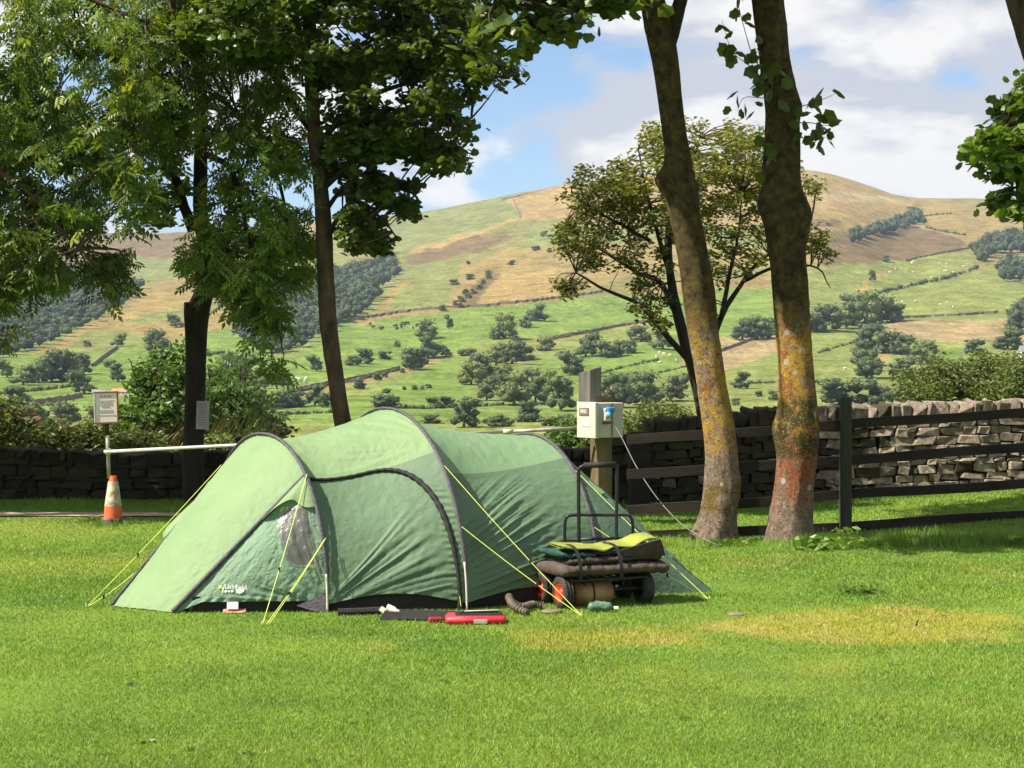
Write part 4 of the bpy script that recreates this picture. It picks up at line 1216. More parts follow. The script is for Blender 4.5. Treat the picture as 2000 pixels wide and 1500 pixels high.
# leafy shoots growing out of the trunk, leaf by leaf
LV, LF = leaf_template('palmate')
lmb = MB(); lmb.add(LV, LF, np.ones((len(LV), 3))); LEAFME = lmb.mesh('leaf'); LEAFME.materials.append(M_SYC)
def shoot(path, nleaf, seed, size=0.125):
    r = np.random.default_rng(seed)
    p = catmull(np.array([P(x, y, d) for (x, y, d) in path]), 12)
    V, fs = tube(p, np.linspace(0.006, 0.002, 12), 5); mb = MB(); mb.add(V, fs); s = mb.obj('shoot', M_TWIG, t2)
    for k in range(nleaf):
        q = p[int((0.15 + 0.85 * k / max(1, nleaf - 1)) * 11)]
        o = link('leaf', LEAFME, t2)
        o.location = q + r.normal(size=3) * np.array([0.05, 0.04, 0.05])
        o.scale = (size * (0.7 + 0.6 * r.random()),) * 3
        o.rotation_euler = (r.normal() * 0.5 + (0.9 if r.random() < 0.6 else 0), 0.3 + 0.5 * r.random(), r.random() * 6.28)
df = DR2 - 0.22
shoot([(1510, 150, df), (1475, 120, df), (1455, 60, df), (1440, 0, df), (1430, -60, df)], 20, 81)
shoot([(1505, 180, df), (1465, 130, df), (1430, 100, df), (1410, 40, df)], 15, 82)
shoot([(1510, 160, df), (1500, 190, df), (1455, 190, df), (1440, 215, df)], 11, 83)
shoot([(1510, 100, df), (1520, 130, df - .02), (1515, 160, df - .02)], 7, 84)
shoot([(1555, 210, df), (1575, 205, df), (1605, 195, df), (1632, 183, df)], 10, 85)
shoot([(1555, 240, df), (1585, 240, df), (1610, 245, df), (1632, 242, df)], 9, 86)
shoot([(1555, 260, df), (1580, 275, df), (1605, 268, df), (1628, 270, df)], 9, 87)
shoot([(1500, 250, df), (1490, 290, df), (1487, 330, df)], 6, 88)

# tree at the right edge, leaning out of the frame
r = np.random.default_rng(73)
D3 = 15.6
t3 = thing('sycamore_tree', 'tree at the far right edge, dark leaning stem with bright leaves below', 'tree', P(2330, 1060, D3) * [1, 1, 0])
V, fs, pts, rr = trunk_mesh([(1070, 2290, 2390), (900, 2240, 2330), (650, 2160, 2240), (400, 2085, 2155), (200, 2025, 2090), (100, 1992, 2055), (0, 1962, 2024), (-150, 1925, 1980), (-400, 1880, 1920)], D3, seed=3)
mb = MB(); mb.add(V, fs); mb.obj('trunk', M_BARK2, t3, True)
an = limbs(t3, M_BARKD, [
    ([P(2120, 500, D3), P(2080, 400, D3 - .2), P(2010, 320, D3 - .3), P(1940, 280, D3 - .3)], 0.05, 0.012),
    ([P(2130, 520, D3), P(2060, 440, D3 + .2), P(2000, 380, D3 + .2), P(1970, 370, D3 + .2)], 0.04, 0.01),
    ([P(1890, -330, D3), P(1960, -500, D3), P(2100, -650, D3)], 0.06, 0.02)], r)
tops = np.concatenate(an)
mbL, mbT = MB(), MB()
spray_crown(mbL, mbT, r, sample_poly(r, [(1905, 290), (1915, 260), (1965, 235), (1972, 180), (2000, 160), (2150, 150), (2150, 330), (2000, 345), (1975, 345), (1930, 325)], 80, D3 - .2, 0.5), np.concatenate(an[:2]), 'palmate', 0.095, 44, 0.19, tint=(0.9, 1.7))
spray_crown(mbL, mbT, r, sample_poly(r, [(1948, 395), (1985, 355), (2000, 345), (2150, 330), (2150, 440), (2000, 425), (1965, 418)], 34, D3, 0.4), np.concatenate(an[:2]), 'palmate', 0.095, 40, 0.16, tint=(1.1, 2.0))
crown_above(mbL, mbT, r, tops, (3.4, 7.2, D3 - 1.8, D3 + 1.8, 6.4, 9.6), 50, 'palmate', 0.14, 24, 0.55, twig=0.012)
mbL.obj('crown', leafmat('bright_sycamore_leaf', (0.085, 0.14, 0.022), 0.36, 0.45, (1.4, 1.3, 0.5)), t3); tag(mbT.obj('twigs', M_TWIG, t3), kind='stuff')

# --- slender brown-trunked tree over the tent (sycamore)
r = np.random.default_rng(74)
DL2 = 19.6
tl2 = thing('sycamore_tree', 'slender brown-trunked tree rising just behind the tent', 'tree', P(690, 1000, DL2) * [1, 1, 0])
V, fs, pts, rr = trunk_mesh([(1000, 680, 724), (900, 668, 708), (830, 652, 689), (750, 640, 675), (650, 625, 661), (550, 619, 654), (450, 616, 650), (350, 609, 640), (270, 600, 629), (150, 594, 622), (0, 590, 616), (-250, 585, 606), (-500, 590, 600)], DL2, seed=4, sides=20)
mb = MB(); mb.add(V, fs); mb.obj('trunk', M_BARK2, tl2, True)
L2L = [([P(612, 300, DL2), P(700, 200, DL2 - .3), P(850, 150, DL2 - .5), P(985, 150, DL2 - .5)], .04, .01),
       ([P(605, 180, DL2), P(700, 90, DL2 + .4), P(840, 50, DL2 + .7), P(930, 60, DL2 + .8)], .04, .01),
       ([P(615, 340, DL2), P(700, 260, DL2 + .3), P(820, 230, DL2 + .4), P(925, 240, DL2 + .4)], .04, .01),
       ([P(618, 380, DL2), P(700, 310, DL2 - .2), P(790, 290, DL2 - .3), P(880, 310, DL2 - .4)], .035, .01),
       ([P(622, 430, DL2), P(690, 350, DL2 + .1), P(760, 350, DL2 + .1), P(822, 400, DL2 + .1)], .03, .008),
       ([P(628, 480, DL2), P(680, 400, DL2 - .3), P(730, 410, DL2 - .4), P(775, 465, DL2 - .4)], .03, .008),
       ([P(605, 250, DL2), P(540, 150, DL2 - .2), P(450, 80, DL2 - .4), P(350, 40, DL2 - .5)], .04, .01),
       ([P(600, 60, DL2), P(700, -60, DL2 - .3), P(850, -120, DL2 - .6)], .04, .012),
       ([P(598, 0, DL2), P(500, -150, DL2 + .5), P(420, -260, DL2 + .8)], .04, .012),
       ([P(600, -100, DL2), P(640, -300, DL2), P(700, -420, DL2 + .2)], .04, .012)]
an = limbs(tl2, M_BARKD, L2L, r)
A2 = np.concatenate(an)
mbL, mbT = MB(), MB()
def sy(poly, n, dd=0.9, per=22, rad=0.26, D=DL2, an=A2, **kw):
    spray_crown(mbL, mbT, r, sample_poly(r, poly, n, D, dd), an, 'palmate', 0.084, int(per * 2.1), rad * 0.84, **kw)
sy([(640, -40), (930, -40), (935, 60), (960, 110), (1005, 140), (1008, 160), (950, 178), (930, 200), (925, 245), (880, 280), (820, 285), (740, 250), (650, 250), (600, 150)], 200, 1.3)
sy([(640, 250), (740, 240), (860, 270), (900, 305), (890, 325), (840, 322), (780, 300), (700, 320), (640, 340)], 62, 0.9)
sy([(660, 345), (720, 335), (790, 352), (830, 400), (822, 435), (790, 420), (750, 385), (690, 385)], 30, 0.6, 18, 0.2)
sy([(650, 400), (700, 395), (760, 440), (782, 470), (740, 490), (700, 485), (660, 450)], 26, 0.6, 18, 0.2)
sy([(330, 0), (600, -20), (600, 140), (540, 130), (460, 100), (340, 90)], 80, 0.9, 22, 0.26, DL2 - .6, tint=(0.9, 1.7))
sy([(300, -300), (560, -300), (760, -160), (940, -100), (960, -20), (300, -20)], 130, 1.3, 24, 0.36)
mbL.obj('crown', M_SYC, tl2); tag(mbT.obj('twigs', M_TWIG, tl2), kind='stuff')

# --- black trunk tree (ash) by the low wall
r = np.random.default_rng(75)
DL1 = 21.0
tl1 = thing('ash_tree', 'ash tree with the thick black trunk and sawn-off stub carrying a notice', 'tree', P(377, 985, DL1) * [1, 1, 0])
V, fs, pts, rr = trunk_mesh([(990, 350, 402), (960, 354, 400), (900, 355, 399), (800, 359, 401), (700, 361, 404), (640, 360, 408), (600, 364, 414), (560, 380, 421), (500, 386, 420), (450, 380, 412), (400, 376, 406), (300, 378, 406), (150, 378, 402), (0, 374, 396), (-300, 370, 385)], DL1, seed=5, sides=22)
mb = MB(); mb.add(V, fs); mb.obj('trunk', M_BARKD, tl1, True)
mb = MB(); V, fs = tube([P(375, 650, DL1 - .05), P(371, 615, DL1 - .08), P(369, 590, DL1 - .1)], [0.085, 0.075, 0.062], 12); mb.add(V, fs); mb.obj('sawn_stub', M_BARKD, tl1, True)
an = limbs(tl1, M_BARKD, [
   ([P(378, 450, DL1), P(358, 400, DL1), P(340, 330, DL1 - .1), P(325, 270, DL1 - .2), P(300, 150, DL1 - .3)], .07, .03),
   ([P(390, 240, DL1), P(330, 262, DL1 - .6), P(245, 275, DL1 - 1.0), P(150, 300, DL1 - 1.3)], .05, .015),
   ([P(395, 200, DL1), P(470, 230, DL1 - .8), P(530, 330, DL1 - 1.2), P(560, 450, DL1 - 1.4)], .05, .012),
   ([P(392, 300, DL1), P(450, 330, DL1 - .9), P(480, 420, DL1 - 1.3), P(500, 520, DL1 - 1.5)], .045, .012),
   ([P(400, 430, DL1), P(440, 470, DL1 - .8), P(480, 560, DL1 - 1.2), P(545, 640, DL1 - 1.4)], .03, .006),
   ([P(388, 100, DL1), P(460, 0, DL1 - .5), P(560, -120, DL1 - .8)], .05, .015),
   ([P(385, 60, DL1), P(300, -60, DL1 - .4), P(200, -150, DL1 - .8)], .05, .015)], r)
mb = MB()
for q in ((M_TWIG),): pass
A1 = np.concatenate(an)
mbL, mbT = MB(), MB()
def ash(poly, n, D, dd=0.9, per=13, rad=0.28, an=A1, **kw):
    kw.setdefault('hang', 0.25)
    spray_crown(mbL, mbT, r, sample_poly(r, poly, n, D, dd), an, 'pinnate', 0.215, int(per * 1.75), rad * 0.9, squash=0.65, droop=0.45, flat=0.5, hue=((2.0, 1.55, 0.9), 0.14), **kw)
ash([(250, -40), (620, -40), (620, 120), (600, 280), (430, 290), (400, 260), (280, 285), (250, 200)], 112, DL1 - .6, 1.4)
ash([(430, 280), (600, 260), (605, 330), (600, 470), (580, 540), (520, 555), (470, 520), (420, 520), (400, 480), (440, 380)], 56, DL1 - 1.2, 0.6, tint=(1.0, 1.9))
ash([(420, 520), (470, 520), (560, 600), (555, 735), (535, 720), (510, 650), (450, 600)], 18, DL1 - 1.35, 0.25, 9, 0.18, tint=(1.0, 1.9))
ash([(500, 480), (520, 480), (540, 640), (520, 640)], 6, DL1 - 1.4, 0.2, 8, 0.16)
ash([(380, 440), (470, 440), (460, 540), (395, 530)], 18, DL1 - .7, 0.5, 10, 0.22)
ash([(200, -420), (640, -420), (640, -30), (200, -30)], 70, DL1 - .4, 1.4, 14, 0.4)
spray_crown(mbL, mbT, r, sample_poly(r, [(290, 330), (345, 310), (360, 380), (350, 430), (300, 425), (285, 380)], 16, DL1 - .1, 0.5), A1, 'palmate', 0.12, 18, 0.22)
mbL.obj('crown', M_ASH, tl1); tag(mbT.obj('twigs', M_TWIG, tl1), kind='stuff')

# --- big ash standing out of frame on the left, its branches hang into the picture
r = np.random.default_rng(76)
DL0 = 18.6
tl0 = thing('ash_tree', 'ash whose drooping leafy branches fill the upper left corner', 'tree', P(-330, 1020, DL0) * [1, 1, 0])
V, fs, pts, rr = trunk_mesh([(1022, -370, -280), (900, -360, -292), (600, -350, -290), (300, -340, -285), (0, -330, -280), (-300, -325, -290)], DL0, seed=6, sides=20)
mb = MB(); mb.add(V, fs); mb.obj('trunk', M_BARK2, tl0, True)
an = limbs(tl0, M_BARK2, [
   ([P(-310, 300, DL0), P(-150, 150, DL0 + .2), P(50, 150, DL0 + .4), P(230, 300, DL0 + .5)], .07, .012),
   ([P(-315, 400, DL0), P(-150, 300, DL0 - .3), P(20, 350, DL0 - .4), P(150, 480, DL0 - .4)], .06, .012),
   ([P(-310, 200, DL0), P(-150, 20, DL0), P(80, -30, DL0 + .1), P(280, 40, DL0 + .2)], .07, .012),
   ([P(-318, 450, DL0), P(-180, 400, DL0 + .3), P(-60, 450, DL0 + .5), P(40, 580, DL0 + .5)], .05, .01),
   ([P(-305, 0, DL0), P(-150, -200, DL0 + .4), P(100, -300, DL0 + .6)], .07, .015),
   ([P(-310, 300, DL0), P(-500, 100, DL0 + .8), P(-700, 0, DL0 + 1.5)], .07, .015),
   ([P(-310, 250, DL0), P(-420, 50, DL0 - .8), P(-560, -100, DL0 - 1.2)], .07, .015)], r)
A0 = np.concatenate(an)
mbL, mbT = MB(), MB()
ash([(-200, -40), (330, -40), (330, 60), (300, 200), (270, 320), (200, 300), (-200, 300)], 165, DL0 + .3, 1.1, an=A0, tint=(0.8, 1.6))
ash([(-200, 280), (200, 280), (275, 330), (262, 420), (240, 470), (150, 490), (-200, 500)], 66, DL0 + .2, 0.8, an=A0, tint=(0.8, 1.6))
ash([(-200, 480), (140, 480), (105, 540), (85, 600), (40, 610), (20, 640), (-200, 650)], 44, DL0 + .2, 0.7, 12, 0.24, an=A0)
ash([(170, 480), (250, 460), (245, 560), (210, 575), (190, 530)], 10, DL0 + .2, 0.3, 10, 0.2, an=A0)
crown_above(mbL, mbT, r, A0, (-12.0, -5.4, 18.7, 21.2, 1.6, 5.8), 300, 'pinnate', 0.30, 22, 0.55, twig=0.012, droop=0.7, flat=0.45)  # unseen foliage, shaped to keep the low wall in shade
mbL.obj('crown', M_ASH, tl0); tag(mbT.obj('twigs', M_TWIG, tl0), kind='stuff')

# --- hawthorn beyond the wall
r = np.random.default_rng(77)
DH = 25.5
th = thing('hawthorn_tree', 'yellowing hawthorn beyond the wall behind the lichened trunks', 'tree', P(1370, 830, DH))
V, fs, pts, rr = trunk_mesh([(960, 1375, 1415), (830, 1362, 1396), (740, 1345, 1377), (680, 1328, 1356), (620, 1313, 1337), (560, 1303, 1322), (500, 1298, 1314), (420, 1300, 1312)], DH, seed=7, sides=14)
mb = MB(); mb.add(V, fs); mb.obj('trunk', M_BARKD, th, True)
an = limbs(th, M_BARKD, [
   ([P(1340, 700, DH), P(1290, 640, DH - .3), P(1250, 590, DH - .5), P(1180, 560, DH - .6), P(1130, 530, DH - .6)], .05, .012),
   ([P(1320, 610, DH), P(1290, 550, DH + .3), P(1240, 530, DH + .4), P(1160, 480, DH + .5), P(1100, 440, DH + .6)], .05, .012),
   ([P(1365, 750, DH), P(1400, 640, DH + .2), P(1440, 570, DH + .3), P(1500, 500, DH + .4), P(1580, 470, DH + .5)], .06, .012),
   ([P(1410, 620, DH + .2), P(1425, 540, DH), P(1440, 470, DH - .2), P(1450, 380, DH - .3)], .04, .01),
   ([P(1306, 520, DH), P(1280, 430, DH - .3), P(1260, 350, DH - .4), P(1250, 290, DH - .4)], .04, .01),
   ([P(1306, 480, DH), P(1330, 400, DH + .2), P(1350, 330, DH + .3), P(1370, 270, DH + .3)], .04, .01),
   ([P(1450, 550, DH + .3), P(1520, 520, DH - .2), P(1590, 520, DH - .4), P(1620, 560, DH - .4)], .03, .006),
   ([P(1270, 470, DH - .2), P(1180, 420, DH - .3), P(1120, 380, DH - .3)], .03, .008)], r)
AH = np.concatenate(an)
mbL, mbT = MB(), MB()
def haw(poly, n, dd=0.9, per=26, rad=0.24, **kw):
    spray_crown(mbL, mbT, r, sample_poly(r, poly, n, DH, dd), AH, 'oval', 0.080, int(per * 2.2), rad * 0.82, squash=0.7, droop=0.2, flat=0.4, twig=0.007, **kw)
haw([(1085, 365), (1140, 335), (1200, 325), (1250, 340), (1260, 420), (1240, 520), (1150, 540), (1110, 500), (1090, 460), (1120, 430)], 95, tint=(0.5, 0.95))
haw([(1260, 250), (1300, 240), (1480, 240), (1500, 290), (1500, 380), (1400, 400), (1250, 400), (1200, 330)], 120, tint=(0.9, 1.7), hue=((1.5, 0.95, 0.8), 0.12))
haw([(1250, 390), (1500, 380), (1490, 440), (1380, 470), (1260, 470)], 42, tint=(0.7, 1.4))
haw([(1240, 480), (1300, 470), (1310, 560), (1290, 640), (1260, 640), (1240, 580)], 26, 0.6, 22, 0.2, tint=(0.5, 1.0))
haw([(1090, 540), (1150, 530), (1140, 560), (1100, 590), (1083, 585)], 10, 0.4, 20, 0.16, tint=(0.5, 1.0))
haw([(1500, 300), (1585, 340), (1598, 372), (1560, 400), (1500, 400)], 18, 0.6, 18, 0.2, tint=(0.8, 1.5))
haw([(1540, 430), (1600, 440), (1620, 500), (1580, 520), (1540, 490)], 20, 0.5, 18, 0.2, tint=(0.8, 1.5))
haw([(1390, 470), (1500, 440), (1490, 520), (1400, 560), (1370, 600), (1340, 600), (1360, 530)], 30, 0.8, 16, 0.2, tint=(0.7, 1.3))
mbL.obj('crown', M_HAW, th); tag(mbT.obj('twigs', M_TWIG, th), kind='stuff')

# ------------------------------------------------------------------ shrubs and weeds beyond the wall
def shrub(name, label, px, py0, py1, wpx, D, dd, n, kind, size, mat, seed, per=20, rad=0.22, tint=(0.7, 1.35), group=None, cat='shrub', hue=None, leader=False):
    """bush standing at depth D between photo rows py0 (top) and py1 (base)"""
    r = np.random.default_rng(seed)
    base = P(px, py1, D); top = P(px, py0, D); H = top[2] - base[2]; W = wpx / F * D / 2
    s = thing(name, label, cat, base, group)
    an = []
    for k in range(5):
        a = r.random() * 6.28
        e = base + np.array([np.cos(a) * W * 0.6, np.sin(a) * dd * 0.6, H * (0.7 + 0.25 * r.random())])
        mb = MB(); p = branch_to(mb, r, base + r.normal(size=3) * [0.08, 0.08, 0], e, 0.03, 0.008, 6, 10, 0.02, 0.1)
        mb.obj('stem', M_TWIG, s); an.append(p)
    q = unit(r.normal(size=(n, 3))) * r.random((n, 1)) ** 0.4
    c = base + np.array([0, 0, H * 0.52]) + q * np.array([W, dd, H * 0.46])
    if leader:
        c[:, :2] = base[:2] + (c[:, :2] - base[:2]) * (1.15 - 0.85 * np.clip((c[:, 2:3] - base[2]) / H, 0, 1))
    mbL, mbT = MB(), MB()
    spray_crown(mbL, mbT, r, c, np.concatenate(an), kind, size, per, rad, squash=0.8, droop=0.35, flat=0.4, twig=0.005, tint=tint, hue=hue)
    mbL.obj('foliage', mat, s); tag(mbT.obj('twigs', M_TWIG, s), kind='stuff')
shrub('sapling', 'bright green young tree between the sign and the black trunk', 295, 690, 900, 130, 25.0, 0.7, 60, 'oval', 0.10, M_SAPL, 91, 50, 0.24, leader=True)
shrub('sapling', 'tall young tree just left of the black trunk', 345, 665, 900, 120, 24.5, 0.7, 62, 'oval', 0.10, M_SAPL, 92, 50, 0.24)
shrub('sapling', 'leafy young ash right of the black trunk above the bar', 445, 690, 900, 130, 24.0, 0.7, 40, 'pinnate', 0.22, M_SAPL, 93, 12, 0.25)
shrub('sapling', 'dense low young tree under the sign board edge', 250, 780, 900, 90, 24.0, 0.6, 40, 'oval', 0.12, M_SAPL, 94, 24, 0.2)
shrub('hedge_shrub', 'large olive shrub over the far end of the sunlit wall', 1900, 693, 830, 290, 33.0, 1.5, 230, 'oval', 0.085, M_SHRUB, 95, 70, 0.27)
shrub('hedge_shrub', 'olive shrub rising at the picture edge behind the wall', 2040, 685, 830, 180, 31.0, 1.2, 110, 'oval', 0.085, M_SHRUB, 96, 70, 0.27)
shrub('hedge_shrub', 'rounded yellow-green bush behind the stepped wall end', 1290, 790, 870, 150, 30.0, 0.9, 100, 'oval', 0.08, M_SHRUB, 97, 60, 0.22)
shrub('hedge_shrub', 'small leafy bush between the tent arch and the meter box', 1115, 830, 905, 110, 25.0, 0.6, 46, 'oval', 0.12, M_SAPL, 98, 26, 0.2)
shrub('hedge_shrub', 'dark bush against the field behind the grass stalks', 505, 800, 880, 100, 27.0, 0.7, 50, 'oval', 0.12, leafmat('dark_shrub_leaf', (0.045, 0.065, 0.025), 0.25), 99, 26, 0.24)
shrub('bramble_bush', 'autumn-tinged bramble at the left edge over the low wall', 10, 770, 910, 110, 22.9, 0.5, 66, 'oval', 0.10, M_SHRUB, 101, 26, 0.2, hue=((1.6, 0.9, 0.6), 0.08))
shrub('bramble_bush', 'bushy weeds over the low wall, second from the left edge', 90, 815, 910, 120, 22.8, 0.5, 66, 'oval', 0.09, M_SHRUB, 102, 26, 0.18, hue=((1.5, 1.0, 0.6), 0.06))
shrub('bramble_bush', 'yellow-green weeds over the low wall behind the sign pole', 175, 815, 910, 120, 22.8, 0.5, 66, 'oval', 0.09, M_SHRUB, 103, 26, 0.18, tint=(0.9, 1.6), hue=((1.6, 1.0, 0.6), 0.1))
shrub('bramble_bush', 'low weeds on the wall between the sign pole and black trunk', 270, 838, 910, 150, 22.7, 0.5, 66, 'oval', 0.09, M_SHRUB, 104, 26, 0.17, tint=(0.9, 1.7))
shrub('bramble_bush', 'yellowish weeds on the wall just right of the black trunk', 430, 842, 910, 120, 22.7, 0.5, 44, 'oval', 0.08, M_SHRUB, 105, 24, 0.16, tint=(1.0, 1.8))

def fireweed(px, py, seed, which):
    r = np.random.default_rng(seed); D = 22.7 + 0.4 * r.random()
    t = thing('fireweed_plant', which + 'tall weed with a faded pink flower spike above the low wall', 'plant', P(px, 900, D), 'pink flowered weeds over the low wall')
    a, b = P(px, 900, D), P(px + r.normal() * 6, py, D)
    mb = MB(); V, fs = tube(catmull([a, (a + b) / 2 + r.normal(size=3) * 0.02, b], 8), np.linspace(0.008, 0.003, 8), 5); mb.add(V, fs); mb.obj('stem', M_TWIG, t)
    mb = MB(); q = b + np.stack([r.normal(size=26) * 0.022, r.normal(size=26) * 0.022, -r.random(26) * 0.2], -1)
    leaf_cloud(mb, r, q, 'oval', 0.045, 0.1, 0.2); tag(mb.obj('flower_spike', M_PINK, t), kind='stuff')
    mb = MB(); q = a + (b - a) * (0.2 + 0.6 * r.random((16, 1))); leaf_cloud(mb, r, q, 'oval', 0.12, 0.3, 0.5); mb.obj('leaves', M_SAPL, t)
M_PINK = leafmat('pink_petals', (0.33, 0.10, 0.13), 0.3, 0.6, (1.2, 0.8, 0.9))
for k, (x, y) in enumerate(sorted([(32, 800), (68, 806), (82, 815), (118, 806), (126, 818), (58, 826), (150, 822), (100, 830)])):
    fireweed(x, y, 500 + k, 'leftmost ' if k == 0 else 'rightmost ' if k == 7 else ORD[k] + ' from the left: ')

def stalks(label, x0, x1, ytop, seed, n, D):
    """dry grass stems leaning right"""
    r = np.random.default_rng(seed); mb = MB()
    for k in range(n):
        x = x0 + (x1 - x0) * r.random(); d = D + 0.5 * r.random()
        a = P(x, 900, d); b = P(x + 18 + 26 * r.random(), ytop + 40 * r.random(), d)
        p = catmull([a, a * 0.4 + b * 0.6 + np.array([-0.02, 0, 0.03]), b], 6)
        V, fs = tube(p, np.linspace(0.005, 0.002, 6), 3, False); mb.add(V, fs)
    tag(mb.obj('dry_grass', pmat('dry_straw', (0.40, 0.33, 0.17), (0.28, 0.22, 0.11), 8, 0.8)), label, 'grass', kind='stuff')
stalks('tall dry grass stems leaning over the wall beside the black trunk', 395, 540, 800, 111, 70, 22.6)
stalks('dry grass stems leaning between the sign and the black trunk', 245, 352, 815, 112, 60, 22.6)

# weeds at the foot of the trees and fence, stray tufts on the lawn
def weed(label, px, py, w, h, n, seed, mat=M_SAPL, size=0.075, kind='oval', group=None):
    r = np.random.default_rng(seed); D = F * EYE / (py - HZ); c = P(px, py, D)
    W = w / F * D / 2; H = h / F * D
    t = thing('weed', label, 'weed', c, group)
    mb = MB()
    q = c + np.stack([r.normal(size=n) * W * 0.55, r.normal(size=n) * W * 0.4, r.random(n) ** 1.3 * H], -1)
    leaf_cloud(mb, r, q, kind, size, 0.1, 0.55, (0.8, 1.5)); mb.obj('leaves', mat, t)
    mb = MB()
    for k in range(8):
        V, fs = tube([c + r.normal(size=3) * [W * .2, W * .2, 0], q[r.integers(n)]], [0.004, 0.002], 4, False); mb.add(V, fs)
    tag(mb.obj('stems', M_SAPL2, t), kind='stuff')
M_SAPL2 = pmat('green_stem', (0.07, 0.11, 0.03), None, 8, 0.7)
M_BRIGHT = leafmat('dock_leaf', (0.12, 0.20, 0.035), 0.35, 0.45)
weed('broad-leaved dock clump at the foot of the rust-red trunk', 1612, 1075, 100, 26, 70, 121, M_BRIGHT, 0.10)
weed('bright leafy weeds between the rust-red trunk and the fence post', 1655, 1062, 80, 34, 60, 122, M_BRIGHT, 0.08)
weed('small weeds at the foot of the slim lichened tree', 1440, 1066, 60, 16, 36, 123, M_BRIGHT, 0.06)
weed('dark little plant against the slim tree root', 1345, 1058, 26, 22, 20, 124, M_SYC, 0.06)
weed('uprooted dark weed lying on the open lawn', 1685, 1160, 70, 15, 46, 125, M_SYC, 0.06)
weed('thin brambly sprig climbing by the fence post', 1642, 1040, 26, 100, 40, 126, M_SYC, 0.05)
def tuft(px0, px1, py, n, hpx, seed, label):
    r = np.random.default_rng(seed)
    x = px0 + (px1 - px0) * r.random(n); D = F * EYE / (py + r.normal(size=n) * 4 - HZ)
    X = (x - CX) / F * D; h = hpx / F * D * (0.35 + 0.65 * r.random(n))
    mb = MB(); mb.add(*grass_blades(n, X, D, h, 0.008 + 0 * h, 0.7, lawn_color, seed))
    tag(mb.obj('long_grass', M_GRASS), label, 'grass', kind='stuff')
tuft(1560, 2150, 1064, 5200, 26, 131, 'fringe of longer grass along the foot of the fence')
tuft(1225, 1560, 1063, 1800, 17, 132, 'longer grass round the roots of the lichened trees')
tuft(1205, 2200, 985, 3200, 16, 133, 'rough grass along the foot of the tall wall')
tuft(-200, 420, 985, 2600, 14, 134, 'rough shaded grass along the low wall')
tuft(190, 250, 1026, 260, 16, 135, 'grass tuft growing round the cone base')

for k, (x, y) in enumerate([(280, 1452), (370, 1464), (486, 1474), (610, 1488), (262, 1340), (868, 1333), (1335, 1405), (205, 1476), (1745, 1300), (1240, 1330)]):
    weed(['small dark weed rosette in the lawn, ' + w for w in ('third in the front left row', 'fourth in the front left row', 'fifth in the front left row', 'last in the front left row', 'alone in the left lawn',
          'straight below the red case', 'near the bottom below the trolley', 'first in the front left row', 'below the yellowed patch', 'below the smaller yellowed patch')][k], x, y, 22, 5, 12, 700 + k, M_SYC, 0.035)

# ------------------------------------------------------------------ the tent
def fabric(name, c, c2, trans=0.22, rough=0.62, crinkle=0.25, cscale=26.0):
    m, nt, out = newmat(name)
    n = noise_node(nt, 3.0, 5, 0.6)
    col_ = ramp(nt, n.outputs[0], [(0.3, c2), (0.7, c)]).outputs[0]
    b = nt.nodes.new('ShaderNodeBsdfPrincipled'); b.inputs['Roughness'].default_value = rough; b.inputs['Specular IOR Level'].default_value = 0.22
    nt.links.new(col_, b.inputs['Base Color'])
    t = nt.nodes.new('ShaderNodeBsdfTranslucent'); nt.links.new(col_, t.inputs[0])
    w = nt.nodes.new('ShaderNodeTexNoise'); w.inputs['Scale'].default_value = cscale; w.inputs['Detail'].default_value = 4; w.inputs['Distortion'].default_value = 1.2
    tcn = nt.nodes.new('ShaderNodeTexCoord'); nt.links.new(tcn.outputs['Object'], w.inputs['Vector'])
    bp = nt.nodes.new('ShaderNodeBump'); bp.inputs['Strength'].default_value = crinkle; bp.inputs['Distance'].default_value = 0.02
    nt.links.new(w.outputs[0], bp.inputs['Height']); nt.links.new(bp.outputs[0], b.inputs['Normal'])
    mx = nt.nodes.new('ShaderNodeMixShader'); mx.inputs[0].default_value = trans
    nt.links.new(b.outputs[0], mx.inputs[1]); nt.links.new(t.outputs[0], mx.inputs[2]); nt.links.new(mx.outputs[0], out.inputs[0])
    return m
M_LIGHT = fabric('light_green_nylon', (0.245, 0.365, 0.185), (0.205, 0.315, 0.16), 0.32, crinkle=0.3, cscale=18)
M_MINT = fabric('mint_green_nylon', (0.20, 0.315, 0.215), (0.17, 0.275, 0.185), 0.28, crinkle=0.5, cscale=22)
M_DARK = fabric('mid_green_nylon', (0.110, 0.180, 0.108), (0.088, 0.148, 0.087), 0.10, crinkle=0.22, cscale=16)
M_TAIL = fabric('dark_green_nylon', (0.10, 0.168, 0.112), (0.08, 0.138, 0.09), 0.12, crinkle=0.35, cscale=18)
M_SLEEVE = pmat('grey_pole_sleeve', (0.105, 0.095, 0.115), (0.04, 0.036, 0.045), 60, 0.6, stretch=(1, 1, 1), bump=0.5, bump_scale=90)
M_BLACK = pmat('black_webbing', (0.022, 0.021, 0.023), (0.012, 0.012, 0.013), 40, 0.7, bump=0.6, bump_scale=120)
M_NEON = pmat('neon_guy_line', (0.66, 0.76, 0.16), (0.58, 0.68, 0.12), 30, 0.6)
M_ALU = pmat('pale_tent_pole', (0.60, 0.56, 0.50), (0.5, 0.46, 0.42), 20, 0.45)
M_WHITEPRINT = pmat('white_print', (0.75, 0.76, 0.72), (0.68, 0.7, 0.66), 30, 0.7)
M_YELPRINT = pmat('yellow_print', (0.55, 0.62, 0.08), None, 30, 0.7)
M_GROUNDSH = pmat('black_mud_skirt', (0.018, 0.017, 0.018), (0.010, 0.010, 0.010), 14, 0.8, bump=0.5)

